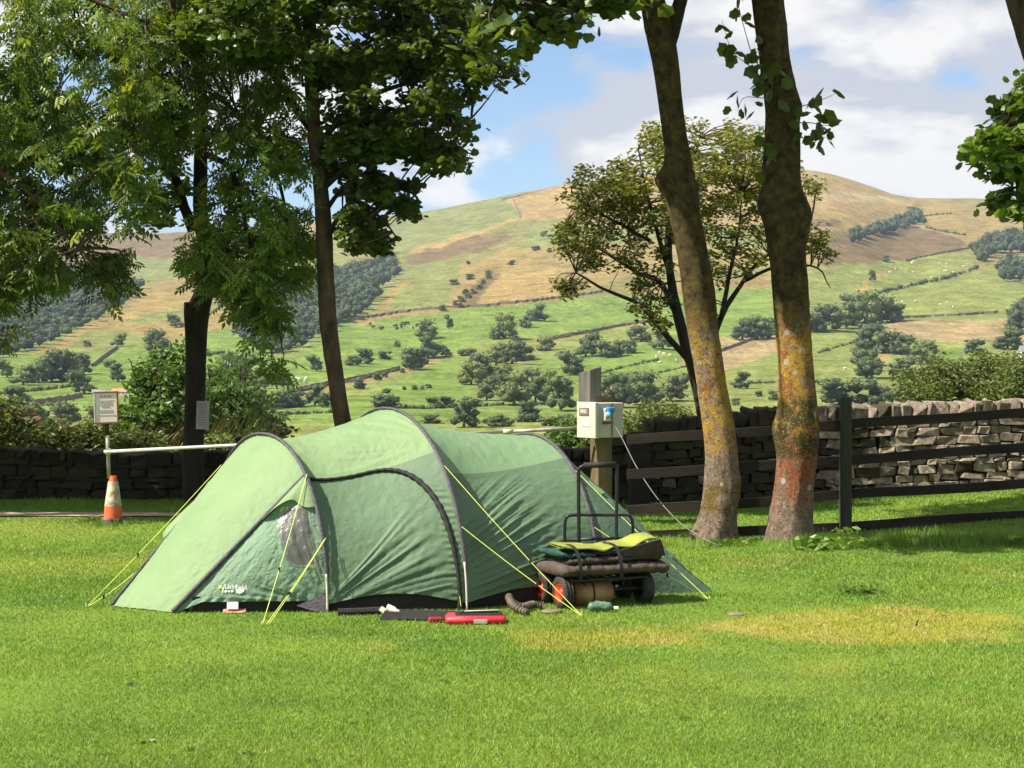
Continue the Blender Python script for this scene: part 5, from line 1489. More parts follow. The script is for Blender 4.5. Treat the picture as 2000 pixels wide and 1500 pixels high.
tent = thing('tunnel_tent', 'green three-hoop tunnel tent with yellow guy lines on the lawn', 'tent', (-0.8, 12.4, 0))
class Hoop:
    def __init__(s, nf, apex_px, D, w, e=2.0, ground=None):
        s.N = np.array([nf[0], nf[1], 0.0])
        cx = (apex_px[0] - CX) / F * D; s.C = np.array([cx, D, 0.0])
        s.F = 2 * s.C - s.N
        s.h = EYE - (apex_px[1] - HZ) / F * D
        s.e = e
    def __call__(s, phi):
        phi = np.asarray(phi, float)
        c, sn = np.cos(phi), np.sin(phi)
        x = np.sign(c) * np.abs(c) ** (2 / s.e); z = np.abs(sn) ** (2 / s.e)
        return s.C + (s.N - s.C) * x[..., None] + np.array([0, 0, s.h]) * z[..., None]
g1, g2, g3 = GP(640, 1196), GP(912, 1193), GP(1170, 1166)
H1 = Hoop(g1, (515, 850), g1[1] + 0.95, 1, 2.15)
H2 = Hoop(g2, (756, 800), g2[1] + 1.08, 1, 2.05)
H3 = Hoop(g3, (1033, 850), g3[1] + 0.95, 1, 2.1)
AX = unit(H3.C - H1.C)

def normals(Pg):
    du = np.gradient(Pg, axis=0); dv = np.gradient(Pg, axis=1)
    return unit(np.cross(du, dv))
TC = (H1.C + H2.C + H3.C) / 3 + np.array([0, 0, 0.3])
def outward(Pg):
    n = normals(Pg)
    c = TC + AX * ((Pg - TC) @ AX)[..., None]
    s = np.sign(np.sum(n * (Pg - c), -1)); s[s == 0] = 1
    sg = 1 if np.median(s) > 0 else -1
    return n * sg
def panel(name, Pg, mat, parent=None, disp=None, off=0.0):
    n = outward(Pg)
    if disp is not None: Pg = Pg + n * disp[..., None]
    if off: Pg = Pg + n * off
    mb = MB(); mb.add(Pg, grid_faces(*Pg.shape[:2])); return mb.obj(name, mat, parent or tent, True), Pg

def loft(Ha, Hb, s, phi, sag=0.06, side=0.10):
    a, b = Ha(phi), Hb(phi)
    p = a * (1 - s[..., None]) + b * s[..., None]
    C = Ha.C * (1 - s[..., None]) + Hb.C * s[..., None] + np.array([0, 0, 0.35])
    ctr = unit(C - p)
    k = 2.74 * np.maximum(s, 1e-6) ** 0.55 * (1 - s)
    am = sag * np.sin(phi) ** 2 + side * np.exp(-((np.minimum(phi, PI - phi) - 0.75) / 0.45) ** 2)
    return p + ctr * (k * am)[..., None]

W1 = Noise2(55, 256)
def fan(a, b, ca, cb, k, amp, r0, r1, r2, r3, seed, amin=-9, amax=9, soft=0.25):
    """tension folds radiating from (ca, cb); a along, b up, in metres"""
    dx, dy = a - ca, b - cb
    rr = np.hypot(dx, dy); an = np.arctan2(dy, dx)
    f = W1.fbm(an * k + seed * 7.1, rr * 0.6 + seed, 2)
    f = np.abs(f - 0.5) * 2; f = 1 - np.clip(f * 3.0, 0, 1)
    f = f * f * (3 - 2 * f)
    w = sm(r0, r1, rr) * (1 - sm(r2, r3, rr)) * sm(amin, amin + soft, an) * (1 - sm(amax - soft, amax, an))
    return amp * f * w

def sleeve(H, name, p0=0.0, p1=PI, rad=0.026, mat=M_SLEEVE, off=0.012):
    ph = np.linspace(p0, p1, 90)
    p = H(ph); c = H.C + np.array([0, 0, 0.3]); o = unit(p - c)
    p = p + o * off
    T = unit(np.gradient(p, axis=0)); S = unit(np.cross(T, o))
    a = np.linspace(0, 2 * np.pi, 10, endpoint=False)
    wv = 1 + 0.16 * np.sin(np.arange(90) * 2.3) * W1(np.arange(90) * 0.4, 3.0)
    V = p[:, None] + rad * wv[:, None, None] * (np.cos(a)[None, :, None] * S[:, None] * 1.25 + np.sin(a)[None, :, None] * o[:, None] * 0.75)
    i = np.arange(89)[:, None] * 10; j = np.arange(10)[None]; k = (j + 1) % 10
    mb = MB(); mb.add(V, [np.stack([i + j, i + k, i + 10 + k, i + 10 + j], -1).reshape(-1, 4)])
    return mb.obj(name, mat, tent, True)

NS, NP = 110, 130
# --- bay between hoop 1 and 2
def bay(Ha, Hb, pa, pb, cut, mats, sag, side, disp_near, label):
    """near side below the seam, roof above, far side"""
    s = np.linspace(0, 1, NS)
    def g(f0, f1, n):
        u = np.linspace(0, 1, n)
        lo = f0(s)[:, None]; hi = f1(s)[:, None]
        ph = lo + (hi - lo) * u[None]
        S = np.repeat(s[:, None], n, 1)
        return S, ph
    seam = lambda q: pa + (pb - pa) * q
    S, ph = g(lambda q: 0.035 + 0.05 * np.sin(q * PI) , seam, NP)
    Pn = loft(Ha, Hb, S, ph, sag, side)
    ed_ = 1 - sm(0.90, 1.0, np.linspace(0, 1, NP))[None]
    panel('side_panel', Pn, mats[0], disp=disp_near(S, ph, Pn) * ed_)
    S, ph = g(seam, lambda q: PI - seam(q), 90)
    Pr = loft(Ha, Hb, S, ph, sag, side)
    a = (Pr - Ha.C) @ AX; b_ = Pr[..., 2]
    d = fan(a, Pr @ np.array([AX[1], -AX[0], 0]), a[-1, 0], (Pr @ np.array([AX[1], -AX[0], 0]))[-1, 0] - 0.1, 14, 0.010, 0.08, 0.3, 0.5, 0.9, 3.3) if label else 0 * a
    d = d - 0.007 * (np.abs(W1.fbm(a * 13, Pr @ np.array([AX[1], -AX[0], 0]) * 9, 3) - 0.5) * 2)
    eu_ = np.linspace(0, 1, 90); d = d * (sm(0, 0.06, eu_) * (1 - sm(0.94, 1, eu_)))[None]
    panel('roof_panel', Pr, mats[1], disp=d)
    S, ph = g(lambda q: PI - seam(q), lambda q: PI - 0.05 + 0 * q, 40)
    panel('side_panel', loft(Ha, Hb, S, ph, sag, side), mats[0])
    return seam
def dn12(S, ph, Pg):
    a = (Pg - H1.C) @ AX; a = a - a[0, :][None]; b = Pg[..., 2]
    d = fan(a, b, -0.12, -0.03, 11, 0.016, 0.15, 0.35, 0.75, 1.15, 1.7, 0.03, 0.95)
    d += fan(a, b, -0.1, 0.0, 17, 0.008, 0.2, 0.4, 0.7, 1.05, 5.2, 0.0, 0.8)
    L = a[-1:, :]
    d += 0.004 * np.sin(b * 150 + 3 * W1(b * 12, a * 4)) * np.exp(-((a - L * 0.93) / 0.05) ** 2) * (b < 0.8)
    return d + 0.006 * (W1.fbm(a * 5, b * 5, 3) - 0.5) * np.sin(PI * S) - 0.006 * np.abs(W1.fbm(a * 14 - b * 9, b * 14 + a * 5, 3) - 0.5) * 2
def dn23(S, ph, Pg):
    a = (Pg - H2.C) @ AX; a = a - a[0, :][None]; b = Pg[..., 2]
    d = fan(a, b, -1.5, -0.22, 44, 0.016, 1.52, 1.72, 2.1, 2.6, 2.9, 0.12, 0.50, 0.08)
    d += fan(a, b, -1.7, -0.25, 80, 0.008, 1.75, 1.95, 2.3, 2.8, 8.4, 0.12, 0.50, 0.08)
    return d + 0.008 * (W1.fbm(a * 4, b * 4, 3) - 0.5) * np.sin(PI * S) - 0.007 * np.abs(W1.fbm(a * 9 - b * 14, b * 20 + a * 6, 3) - 0.5) * 2
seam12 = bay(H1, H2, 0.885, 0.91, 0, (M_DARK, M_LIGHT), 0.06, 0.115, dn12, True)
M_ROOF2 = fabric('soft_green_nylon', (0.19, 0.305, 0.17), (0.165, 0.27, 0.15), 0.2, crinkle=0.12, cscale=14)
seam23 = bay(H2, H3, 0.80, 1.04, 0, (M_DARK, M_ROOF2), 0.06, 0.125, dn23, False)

# door zip: black ribbon along the seam, turning down beside the middle hoop
zs = np.array([(0.0, 0.885), (0.2, 0.888), (0.4, 0.893), (0.58, 0.895), (0.7, 0.86), (0.80, 0.77), (0.875, 0.62), (0.915, 0.45), (0.935, 0.28), (0.945, 0.12), (0.945, 0.0)])
zz = catmull(np.column_stack([zs, 0 * zs[:, 0]]), 90)[:, :2]
zp = loft(H1, H2, zz[:, 0], zz[:, 1], 0.06, 0.115)
zc = H1.C * (1 - zz[:, :1]) + H2.C * zz[:, :1] + np.array([0, 0, 0.3]); zo = unit(zp - zc)
zr = np.interp(np.arange(90), [0, 25, 45, 62, 75, 89], [0.011, 0.012, 0.019, 0.019, 0.014, 0.016]) * (1 + 0.18 * np.sin(np.arange(90) * 1.9))
V, fs = tube(zp + zo * 0.010, zr, 8); mb = MB(); mb.add(V, fs); mb.obj('zip_flap', M_BLACK, tent, True)

# --- nose (front) and tail: ruled panels to the ground
def endcap(H, A, B, pn, mats, side_disp, fn_names, bulge=0.05):
    """B near ground corner, A far ground corner; centre panel between hoop angles pn..PI-pn"""
    u = np.linspace(0, 1, 80); v = np.linspace(0, 1, 90)
    ph = pn + (PI - 2 * pn) * u
    top = H(ph); gr = B + (A - B) * u[:, None]
    gr = gr + np.array([0, 0, 0.012])
    def edge(t, g, q):
        p = t * (1 - q[:, None]) + g * q[:, None]
        p[:, 2] += -0.035 * np.sin(q * PI) * (t[2] - g[2]) * 0 
        return p
    Pg = np.stack([edge(t, g, v) for t, g in zip(top, gr)])
    nrm = outward(Pg)
    bw = np.sin(u * PI)[:, None] * np.sin(v * PI)[None]
    Pg = Pg + nrm * (bulge * bw)[..., None]
    out_dir = unit(((A + B) / 2) - H.C)
    return Pg
An, Bn = np.array([-2.715, 11.80, 0.0]), GP(338, 1199)
PN = 0.87
Pf = endcap(H1, An, Bn, PN, None, None, None, 0.06)
aa = np.linspace(0, 1, 80)[:, None]; vv = np.linspace(0, 1, 90)[None]
crk = lambda a_, b_, k: (np.abs(W1.fbm(a_ * k + 3 * W1(b_ * k * .4, a_ * k * .3), b_ * k * 0.7, 3) - 0.5) * 2)
dnose = -0.010 * crk(aa + 0 * vv, vv * 1.6 + 0 * aa, 15) + 0.007 * (W1.fbm(aa * 4 + 0 * vv, vv * 9, 3) - 0.5) + 0.004 * np.sin(aa * 40 + 6 * W1(vv * 5, aa * 2)) * np.exp(-((vv - 0.97) / 0.05) ** 2)
panel('nose_panel', Pf, M_LIGHT, disp=dnose)

def side_tri(H, G, pn, near=True, n=100, bulge=0.05):
    """triangle between the end panel edge, the hoop leg and the ground; returns grid [q (up), r (along)]"""
    q = np.linspace(0, 1, n); r_ = np.linspace(0, 1, n)
    leg = H(pn * q) if near else H(PI - pn * q)
    T = H(np.array([pn if near else PI - pn]))[0]
    seamp = G + (T - G) * q[:, None]
    Pg = seamp[:, None] * (1 - r_[None, :, None]) + leg[:, None] * r_[None, :, None]
    n_ = outward(Pg)
    return Pg + n_ * (bulge * np.sin(q * PI)[:, None] * np.sin(r_ * PI)[None])[..., None], q, r_
Ps, q, r_ = side_tri(H1, Bn, PN, True, 110, 0.045)
hem = 0.065 * sm(0.0, 0.2, r_) * sm(1.0, 0.85, r_)
Ps[..., 2] += (hem[None] + 0.012) * (1 - q[:, None]) ** 6
qa = np.repeat(q[:, None], 110, 1); ra = np.repeat(r_[None], 110, 0)
al = ra * 1.0; up = Ps[..., 2]
dside = -0.010 * crk(ra, qa, 18) + 0.008 * (W1.fbm(ra * 9, qa * 9, 4) - 0.5) * np.sin(PI * ra) + 0.006 * np.sin(ra * 70 + 9 * W1(ra * 6, qa * 4)) * np.exp(-(qa / 0.06) ** 2)
dside += fan(ra, qa, 1.05, -0.05, 9, 0.010, 0.15, 0.35, 0.6, 0.9, 4.4, 1.7, 3.3)
_d = (CX + F * Ps[..., 0] / Ps[..., 1] - 456) ** 2 + (HZ - F * (Ps[..., 2] - EYE) / Ps[..., 1] - 1150) ** 2
_i, _j = np.unravel_index(np.argmin(_d), _d.shape)
dside = dside * (1 - np.exp(-((ra - r_[_j]) / 0.17) ** 4 - ((qa - q[_i]) / 0.07) ** 4))
sp_obj, Psd = panel('nose_side_panel', Ps, M_MINT, disp=dside)
def on_side(rv, qv, off=0.004):
    """point on the near nose side panel"""
    rv = np.asarray(rv, float); qv = np.asarray(qv, float)
    i = np.clip(qv * 109, 0, 108.999); j = np.clip(rv * 109, 0, 108.999)
    i0 = i.astype(int); j0 = j.astype(int); fi = (i - i0)[..., None]; fj = (j - j0)[..., None]
    p = (Psd[i0, j0] * (1 - fi) + Psd[i0 + 1, j0] * fi) * (1 - fj) + (Psd[i0, j0 + 1] * (1 - fi) + Psd[i0 + 1, j0 + 1] * fi) * fj
    N_ = outward(Psd); return p + N_[i0, j0] * off
def on_flat(rv, qv, off=0.006):
    rv = np.asarray(rv, float); qv = np.asarray(qv, float)
    i = np.clip(qv * 109, 0, 108.999); j = np.clip(rv * 109, 0, 108.999); i0 = i.astype(int); j0 = j.astype(int); fi = (i - i0)[..., None]; fj = (j - j0)[..., None]
    p = (Ps[i0, j0] * (1 - fi) + Ps[i0 + 1, j0] * fi) * (1 - fj) + (Ps[i0, j0 + 1] * (1 - fi) + Ps[i0 + 1, j0 + 1] * fi) * fj
    return p + outward(Ps)[60, 55] * off
def side_from_px(px, py):
    d = (CX + F * Psd[..., 0] / Psd[..., 1] - px) ** 2 + (HZ - F * (Psd[..., 2] - EYE) / Psd[..., 1] - py) ** 2
    i, j = np.unravel_index(np.argmin(d), d.shape); return j / 109, i / 109
Psf, _, _ = side_tri(H1, An, PN, False, 60, 0.045)
panel('nose_side_panel', Psf, M_MINT)
# light green flap (rolled-down hood) over the window, standing off the panel with a wavy hem
ql, rl = [], []
c_a, c_b = side_from_px(492, 1000), side_from_px(626, 990)
T_ = (0.5, 1.0)
fu = np.linspace(0, 1, 50); fv = np.linspace(0, 1, 36)
bot_r = c_a[0] + (c_b[0] - c_a[0]) * fu; bot_q = c_a[1] + (c_b[1] - c_a[1]) * fu - 0.028 * np.sin(fu * PI) * np.sin(fu * 9) + 0.05 * np.sin(fu * PI) ** 2
FR = bot_r[:, None] * (1 - fv[None]) + (0.02 + 0.96 * fu[:, None]) * fv[None]
FQ = bot_q[:, None] * (1 - fv[None]) + 0.985 * fv[None]
Pfl = on_flat(FR, FQ, 0.014)
nrm = outward(Pfl)
Pfl = Pfl + nrm * ((1 - fv[None]) ** 3 * (0.035 + 0.03 * np.sin(fu * 7)[:, None]) * np.sin(fu * PI)[:, None])[..., None]
panel('window_hood', Pfl, M_LIGHT)
# clear window
def window_mat():
    m, nt, out = newmat('clear_vinyl')
    g = nt.nodes.new('ShaderNodeBsdfGlossy'); g.inputs['Roughness'].default_value = 0.42; g.inputs[0].default_value = (0.7, 0.7, 0.74, 1)
    t = nt.nodes.new('ShaderNodeBsdfTransparent'); t.inputs[0].default_value = (0.85, 0.87, 0.84, 1)
    d = nt.nodes.new('ShaderNodeBsdfDiffuse'); d.inputs[0].default_value = (0.36, 0.37, 0.36, 1)
    n = noise_node(nt, 26, 4, 0.6)
    bp = nt.nodes.new('ShaderNodeBump'); bp.inputs['Strength'].default_value = 0.7; bp.inputs['Distance'].default_value = 0.015
    nt.links.new(n.outputs[0], bp.inputs['Height']); nt.links.new(bp.outputs[0], g.inputs['Normal'])
    fr = nt.nodes.new('ShaderNodeFresnel'); fr.inputs[0].default_value = 1.32; nt.links.new(bp.outputs[0], fr.inputs['Normal'])
    m0 = nt.nodes.new('ShaderNodeMixShader'); m0.inputs[0].default_value = 0.22
    nt.links.new(t.outputs[0], m0.inputs[1]); nt.links.new(d.outputs[0], m0.inputs[2])
    m1 = nt.nodes.new('ShaderNodeMixShader'); nt.links.new(fr.outputs[0], m1.inputs[0]); nt.links.new(m0.outputs[0], m1.inputs[1]); nt.links.new(g.outputs[0], m1.inputs[2])
    nt.links.new(m1.outputs[0], out.inputs[0]); return m
w0, w1, w2, w3 = side_from_px(550, 992), side_from_px(603, 988), side_from_px(619, 1112), side_from_px(567, 1106)
u_ = np.linspace(0, 1, 24)[:, None]; v_ = np.linspace(0, 1, 36)[None]
WR = (w0[0] * (1 - u_) + w1[0] * u_) * (1 - v_) + (w3[0] * (1 - u_) + w2[0] * u_) * v_
WQ = (w0[1] * (1 - u_) + w1[1] * u_) * (1 - v_) + (w3[1] * (1 - u_) + w2[1] * u_) * v_
# cut the window out of the side panel so that one looks inside
me = sp_obj.data
import bmesh
bm = bmesh.new(); bm.from_mesh(me)
pcs = [side_from_px(*c) for c in ((554, 996), (600, 992), (615, 1108), (571, 1103))]
poly_w = [(c[0], c[1]) for c in pcs]
kill = []
fi_ = grid_faces(110, 110)
cr = ra.reshape(-1)[fi_].mean(1); cq = qa.reshape(-1)[fi_].mean(1)
inside = in_poly(cr, cq, poly_w)
bm.faces.ensure_lookup_table()
bmesh.ops.delete(bm, geom=[bm.faces[int(k)] for k in np.where(inside)[0]], context='FACES')
bm.to_mesh(me); bm.free()
panel('window_pane', on_side(WR, WQ, 0.004), window_mat(), sp_obj)
# printed maker's name
def text_points(body, h):
    cu = bpy.data.curves.new('print', 'FONT'); cu.body = body; cu.size = h; cu.resolution_u = 3
    ob = bpy.data.objects.new('print', cu); col.objects.link(ob)
    dg = bpy.context.evaluated_depsgraph_get(); ev = ob.evaluated_get(dg); me = ev.to_mesh()
    V = np.array([v.co[:] for v in me.vertices]); Fc = [list(p.vertices) for p in me.polygons]
    ev.to_mesh_clear(); bpy.data.objects.remove(ob); bpy.data.curves.remove(cu)
    return V, Fc
def print_on_side(body, px0, py0, hpx, wpx, mat, name):
    V, Fc = text_points(body, 1.0)
    V[:, 0] -= V[:, 0].min(); V[:, 0] *= wpx / V[:, 0].max(); V[:, 1] *= hpx / 0.72
    a = side_from_px(px0, py0); b_ = side_from_px(px0 + 40, py0 + 2); c = side_from_px(px0, py0 - 30)
    R_ = a[0] + (b_[0] - a[0]) * V[:, 0] / 40 + (c[0] - a[0]) * V[:, 1] / 30
    Q_ = a[1] + (b_[1] - a[1]) * V[:, 0] / 40 + (c[1] - a[1]) * V[:, 1] / 30
    W = on_flat(R_, Q_)
    mb = MB(); mb.v.append(W); mb.n = len(W)
    for f in Fc: mb.f.append(np.array([f])); mb.mi.append(np.zeros(1, int))
    return mb.obj(name, mat, sp_obj)
print_on_side('Lichfield', 440, 1150, 9.0, 45, M_WHITEPRINT, 'lettering')
def blot(pxs, mat, name):
    rq = np.array([side_from_px(*p) for p in pxs]); W = on_flat(rq[:, 0], rq[:, 1])
    mb = MB(); mb.add(np.vstack([W, W.mean(0)]), np.array([[i, (i + 1) % len(W), len(W)] for i in range(len(W))])); mb.obj(name, mat, sp_obj)
blot([(426, 1151), (429, 1144), (433, 1144), (432, 1151)], M_YELPRINT, 'printed_emblem')
blot([(434, 1151), (437, 1146), (439, 1151)], M_WHITEPRINT, 'printed_emblem')
blot([(461, 1152), (468, 1150), (478, 1150), (477, 1156), (470, 1160), (463, 1158)], M_WHITEPRINT, 'printed_emblem')
for k in range(4):
    blot([(433 + 6 * k, 1157), (434 + 6 * k, 1153.5), (438 + 6 * k, 1153.5), (437 + 6 * k, 1157)], M_WHITEPRINT, 'printed_mark')

# seams of the nose
def ribbon_tube(pts, rad, name, mat=M_SLEEVE, flat=1.0):
    V, fs = tube(pts, rad, 8); mb = MB(); mb.add(V, fs); return mb.obj(name, mat, tent, True)
oN = unit(np.array([-0.3, -0.8, 0.5]))
ribbon_tube(Pf[0] + oN * 0.008, np.linspace(0.013, 0.017, 90), 'nose_seam')
ribbon_tube(Pf[-1] + np.array([0, 0, 0.006]), 0.010, 'nose_seam')
# hood of the far window bulging past the nose
vh = np.linspace(0.10, 0.50, 30).astype(float); wh = np.linspace(0, 1, 12)
sp_ = np.stack([np.interp(vh * 89, np.arange(90), Pf[-1][:, k]) for k in range(3)], -1)
oh = 0.20 * sm(0.10, 0.44, vh) * np.sqrt(np.clip((0.5 - vh) / 0.06, 0, 1))
Ph = sp_[:, None] + (oh[:, None] * np.sin(wh * PI / 2)[None])[..., None] * np.array([-0.72, 0.62, -0.05]) + (oh[:, None] * (np.cos(wh * PI / 2) - 1)[None])[..., None] * np.array([0, 0, 0.5])
mb = MB(); mb.add(Ph, grid_faces(30, 12)); mb.obj('window_hood', M_LIGHT, tent, True)
# tail
At, Bt = np.array([1.16, 13.45, 0.0]), GP(1392, 1156)
Pt = endcap(H3, At, Bt, 0.82, None, None, None, 0.03)
dt = -0.014 * crk(aa + 0 * vv, vv * 1.5 + 0 * aa, 11) + 0.010 * (W1.fbm(aa * 6 + 3 + 0 * vv, vv * 8, 3) - 0.5) + fan(vv + 0 * aa, aa + 0 * vv, 1.05, 0.0, 9, 0.012, 0.1, 0.3, 0.6, 0.9, 6.1)
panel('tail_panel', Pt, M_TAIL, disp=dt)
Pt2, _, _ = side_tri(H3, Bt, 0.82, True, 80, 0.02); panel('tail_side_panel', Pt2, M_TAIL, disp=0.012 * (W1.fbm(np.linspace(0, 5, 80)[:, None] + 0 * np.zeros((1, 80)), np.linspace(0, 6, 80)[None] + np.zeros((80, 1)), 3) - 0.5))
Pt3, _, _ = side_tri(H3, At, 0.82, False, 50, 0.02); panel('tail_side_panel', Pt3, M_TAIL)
# little light vent hood on the tail
hv = np.array([P(1140, 930, 12.75), P(1182, 962, 12.72), P(1153, 973, 12.62), P(1148, 955, 12.66)])
mb = MB(); mb.add(hv, np.array([[0, 1, 2, 3]])); 
V, fs = hv, None
mb = MB(); mb.add(np.vstack([hv, hv + [0.0, 0.05, -0.03]]), [np.array([[0, 1, 2, 3], [7, 6, 5, 4], [0, 4, 5, 1], [1, 5, 6, 2], [2, 6, 7, 3], [3, 7, 4, 0]])]); mb.obj('vent_hood', M_LIGHT, tent)

for H_ in (H1, H2, H3):
    sleeve(H_, 'pole_sleeve', 0.20, PI - 0.1, 0.0130)
for H_, x in ((H1, 0.2), (H2, 0.24)):
    p = H_(np.linspace(0.0, x, 10)); p = p + np.array([0.0, -0.02, 0.0]); p[0, 2] = -0.03
    V, fs = tube(p, 0.007, 7); mb = MB(); mb.add(V, fs); mb.obj('tent_pole', M_ALU, tent, True)
# black mud skirt inside the hem
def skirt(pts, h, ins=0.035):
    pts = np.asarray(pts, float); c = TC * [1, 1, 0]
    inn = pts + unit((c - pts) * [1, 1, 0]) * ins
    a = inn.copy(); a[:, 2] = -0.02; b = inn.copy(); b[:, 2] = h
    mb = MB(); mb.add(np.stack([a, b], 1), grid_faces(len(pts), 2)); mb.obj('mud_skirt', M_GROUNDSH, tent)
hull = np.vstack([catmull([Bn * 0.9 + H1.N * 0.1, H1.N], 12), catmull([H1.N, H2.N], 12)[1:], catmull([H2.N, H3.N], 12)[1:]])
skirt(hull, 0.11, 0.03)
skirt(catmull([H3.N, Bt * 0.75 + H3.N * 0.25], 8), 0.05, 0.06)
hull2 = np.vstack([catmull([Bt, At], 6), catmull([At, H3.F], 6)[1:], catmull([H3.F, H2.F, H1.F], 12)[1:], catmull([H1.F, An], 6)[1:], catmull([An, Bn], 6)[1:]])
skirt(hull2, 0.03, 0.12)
# black corner patch at the first hoop foot
cp = np.array([on_side(0.80, 0.0, 0.008) + [0, 0, -0.03], on_side(0.985, 0.10, 0.008), H1.N + [0, -0.03, -0.0], on_side(0.9, 0.0, 0.02) + [0, 0, -0.045]])
mb = MB(); mb.add(cp, np.array([[0, 3, 2, 1]])); mb.obj('corner_patch', M_SLEEVE, tent)

# guy lines and pegs
def guy(a, b, peg=True):
    a = np.asarray(a, float); b = np.asarray(b, float)
    t = np.linspace(0, 1, 12)[:, None]; p = a * (1 - t) + b * t; p[:, 2] -= 0.012 * np.sin(t[:, 0] * PI)
    V, fs = tube(p, 0.0023, 5); mb = MB(); mb.add(V, fs); g = mb.obj('guy_line', M_NEON, tent)
    k = p[7]; V, fs = box(k, (0.014, 0.014, 0.03), bevel=0.003); mb = MB(); mb.add(V, fs); mb.obj('runner', M_BLACK, g)
def peg(b):
    V, fs = tube([b + [0, 0, 0.03], b + [0.0, 0, -0.08]], 0.005, 6); mb = MB(); mb.add(V, fs); mb.obj('peg', M_ALU, tent)
def hp(H, phi): return H(np.array([phi]))[0] + unit(H(np.array([phi]))[0] - H.C - [0, 0, 0.3]) * 0.03
pA = GP(168, 1187); pB = GP(512, 1222); pC = GP(1136, 1203); pD = GP(1386, 1172)
guy(P(432, 908, 12.75), pA); guy(P(262, 1120, 11.95), pA); peg(pA)
guy(hp(H1, 0.86), pB + [0.0, 0, 0]); guy(hp(H1, 0.40), pB + [0.02, 0.02, 0]); guy(hp(H1, 0.405) + [0.01, 0, 0.005], pB + [0.035, 0.02, 0]); peg(pB)
guy(hp(H2, 0.78), pC); guy(hp(H2, 0.42), pC); peg(pC)
guy(hp(H3, 0.87), pD); guy(hp(H3, 0.43), pD); peg(pD)
guy(loft(H1, H2, np.array([0.95]), np.array([0.05]), .06, .115)[0] + [0, -0.03, 0.03], H2.N + [-0.03, -0.06, 0.0])

# things poking out under the nose hem
mb = MB(); V, fs = box(GP(448, 1204) + [0, 0.14, 0.05], (0.075, 0.02, 0.05), rz=0.1, rx=-0.3, bevel=0.004); mb.add(V, fs)
tag(mb.obj('white_carton', pmat('white_card', (0.75, 0.74, 0.72), (0.65, 0.64, 0.62), 10, 0.7)), 'small white carton under the tent nose hem', 'carton')
mb = MB()
V, fs = box(GP(452, 1203) + [0, 0.13, 0.020], (0.15, 0.10, 0.008), rz=0.12, rx=0.25, bevel=0.003); mb.add(V, fs)
tag(mb.obj('magazine', pmat('printed_paper', (0.40, 0.34, 0.22), (0.35, 0.07, 0.03), 30, 0.6)), 'colourful magazine lying under the tent nose hem', 'magazine')

# ------------------------------------------------------------------ gear along the tent
red = thing('red_case', 'open bright red tool case on the grass in front of the middle hoop', 'case', GP(928, 1221))
c0 = GP(928, 1221)
M_RED = pmat('red_plastic', (0.62, 0.035, 0.05), (0.52, 0.025, 0.04), 12, 0.45, bump=0.2)
V, fs = box(c0 + [0.0, 0.10, 0.028], (0.385, 0.20, 0.055), rz=0.04, bevel=0.02); mb = MB(); mb.add(V, fs); mb.obj('case_body', M_RED, red, True)
V, fs = box(c0 + [0.02, 0.10, 0.060], (0.30, 0.14, 0.012), rz=0.04, bevel=0.004); mb = MB(); mb.add(V, fs); mb.obj('tray', M_BLACK, red)
V, fs = box(c0 + [0.035, -0.002, 0.022], (0.085, 0.006, 0.026), rz=0.04, bevel=0.002); mb = MB(); mb.add(V, fs); mb.obj('badge', pmat('grey_badge', (0.42, 0.40, 0.36), None, 20, 0.6), red)
for k in range(3):
    V, fs = tube([c0 + [-0.10 + 0.03 * k, 0.06 + 0.04 * k, 0.070], c0 + [0.14, 0.10 + 0.02 * k, 0.074]], 0.008, 7); mb = MB(); mb.add(V, fs); mb.obj('tool', M_BLACK if k != 1 else M_ALU, red)
# bundle of black poles with pale taped ends
bd = thing('pole_bundle', 'bundle of black poles with pale taped ends beside the red case', 'poles', GP(800, 1212))
for k in range(5):
    a = GP(742 + 4 * k, 1212 - 3 * k) + [0, 0, 0.014 + 0.008 * (k % 3)]; b = GP(872 + 5 * k, 1214 - 3 * k) + [0, 0, 0.016]
    V, fs = tube([a, b], 0.013, 8); mb = MB(); mb.add(V, fs); mb.obj('pole', M_BLACK, bd)
M_TAPE = pmat('cream_tape', (0.62, 0.60, 0.46), (0.5, 0.48, 0.36), 30, 0.7)
for (x, y, rr_, l) in ((763, 1200, 0.026, 0.05), (748, 1202, 0.02, 0.03), (772, 1205, 0.022, 0.04)):
    a = GP(x, y) + [0, 0, 0.035]; V, fs = tube([a - [l / 2, 0, -0.01], a + [l / 2, -0.01, -0.01]], rr_, 10); mb = MB(); mb.add(V, fs); mb.obj('tape_wrap', M_TAPE, bd)
V, fs = box(GP(850, 1218) + [0, 0.03, 0.02], (0.09, 0.05, 0.035), rz=0.2, bevel=0.01); mb = MB(); mb.add(V, fs); tag(mb.obj('red_pouch', pmat('dark_red_cloth', (0.28, 0.02, 0.025), None, 14, 0.8, bump=0.4)), 'small dark red pouch left of the red case', 'pouch')
V, fs = tube([GP(660, 1203) + [0, 0, 0.025], GP(745, 1201) + [0, 0, 0.03]], 0.024, 8); mb = MB(); mb.add(V, fs); tag(mb.obj('dark_roll', M_BLACK), 'thin black roll lying along the tent hem', 'roll')
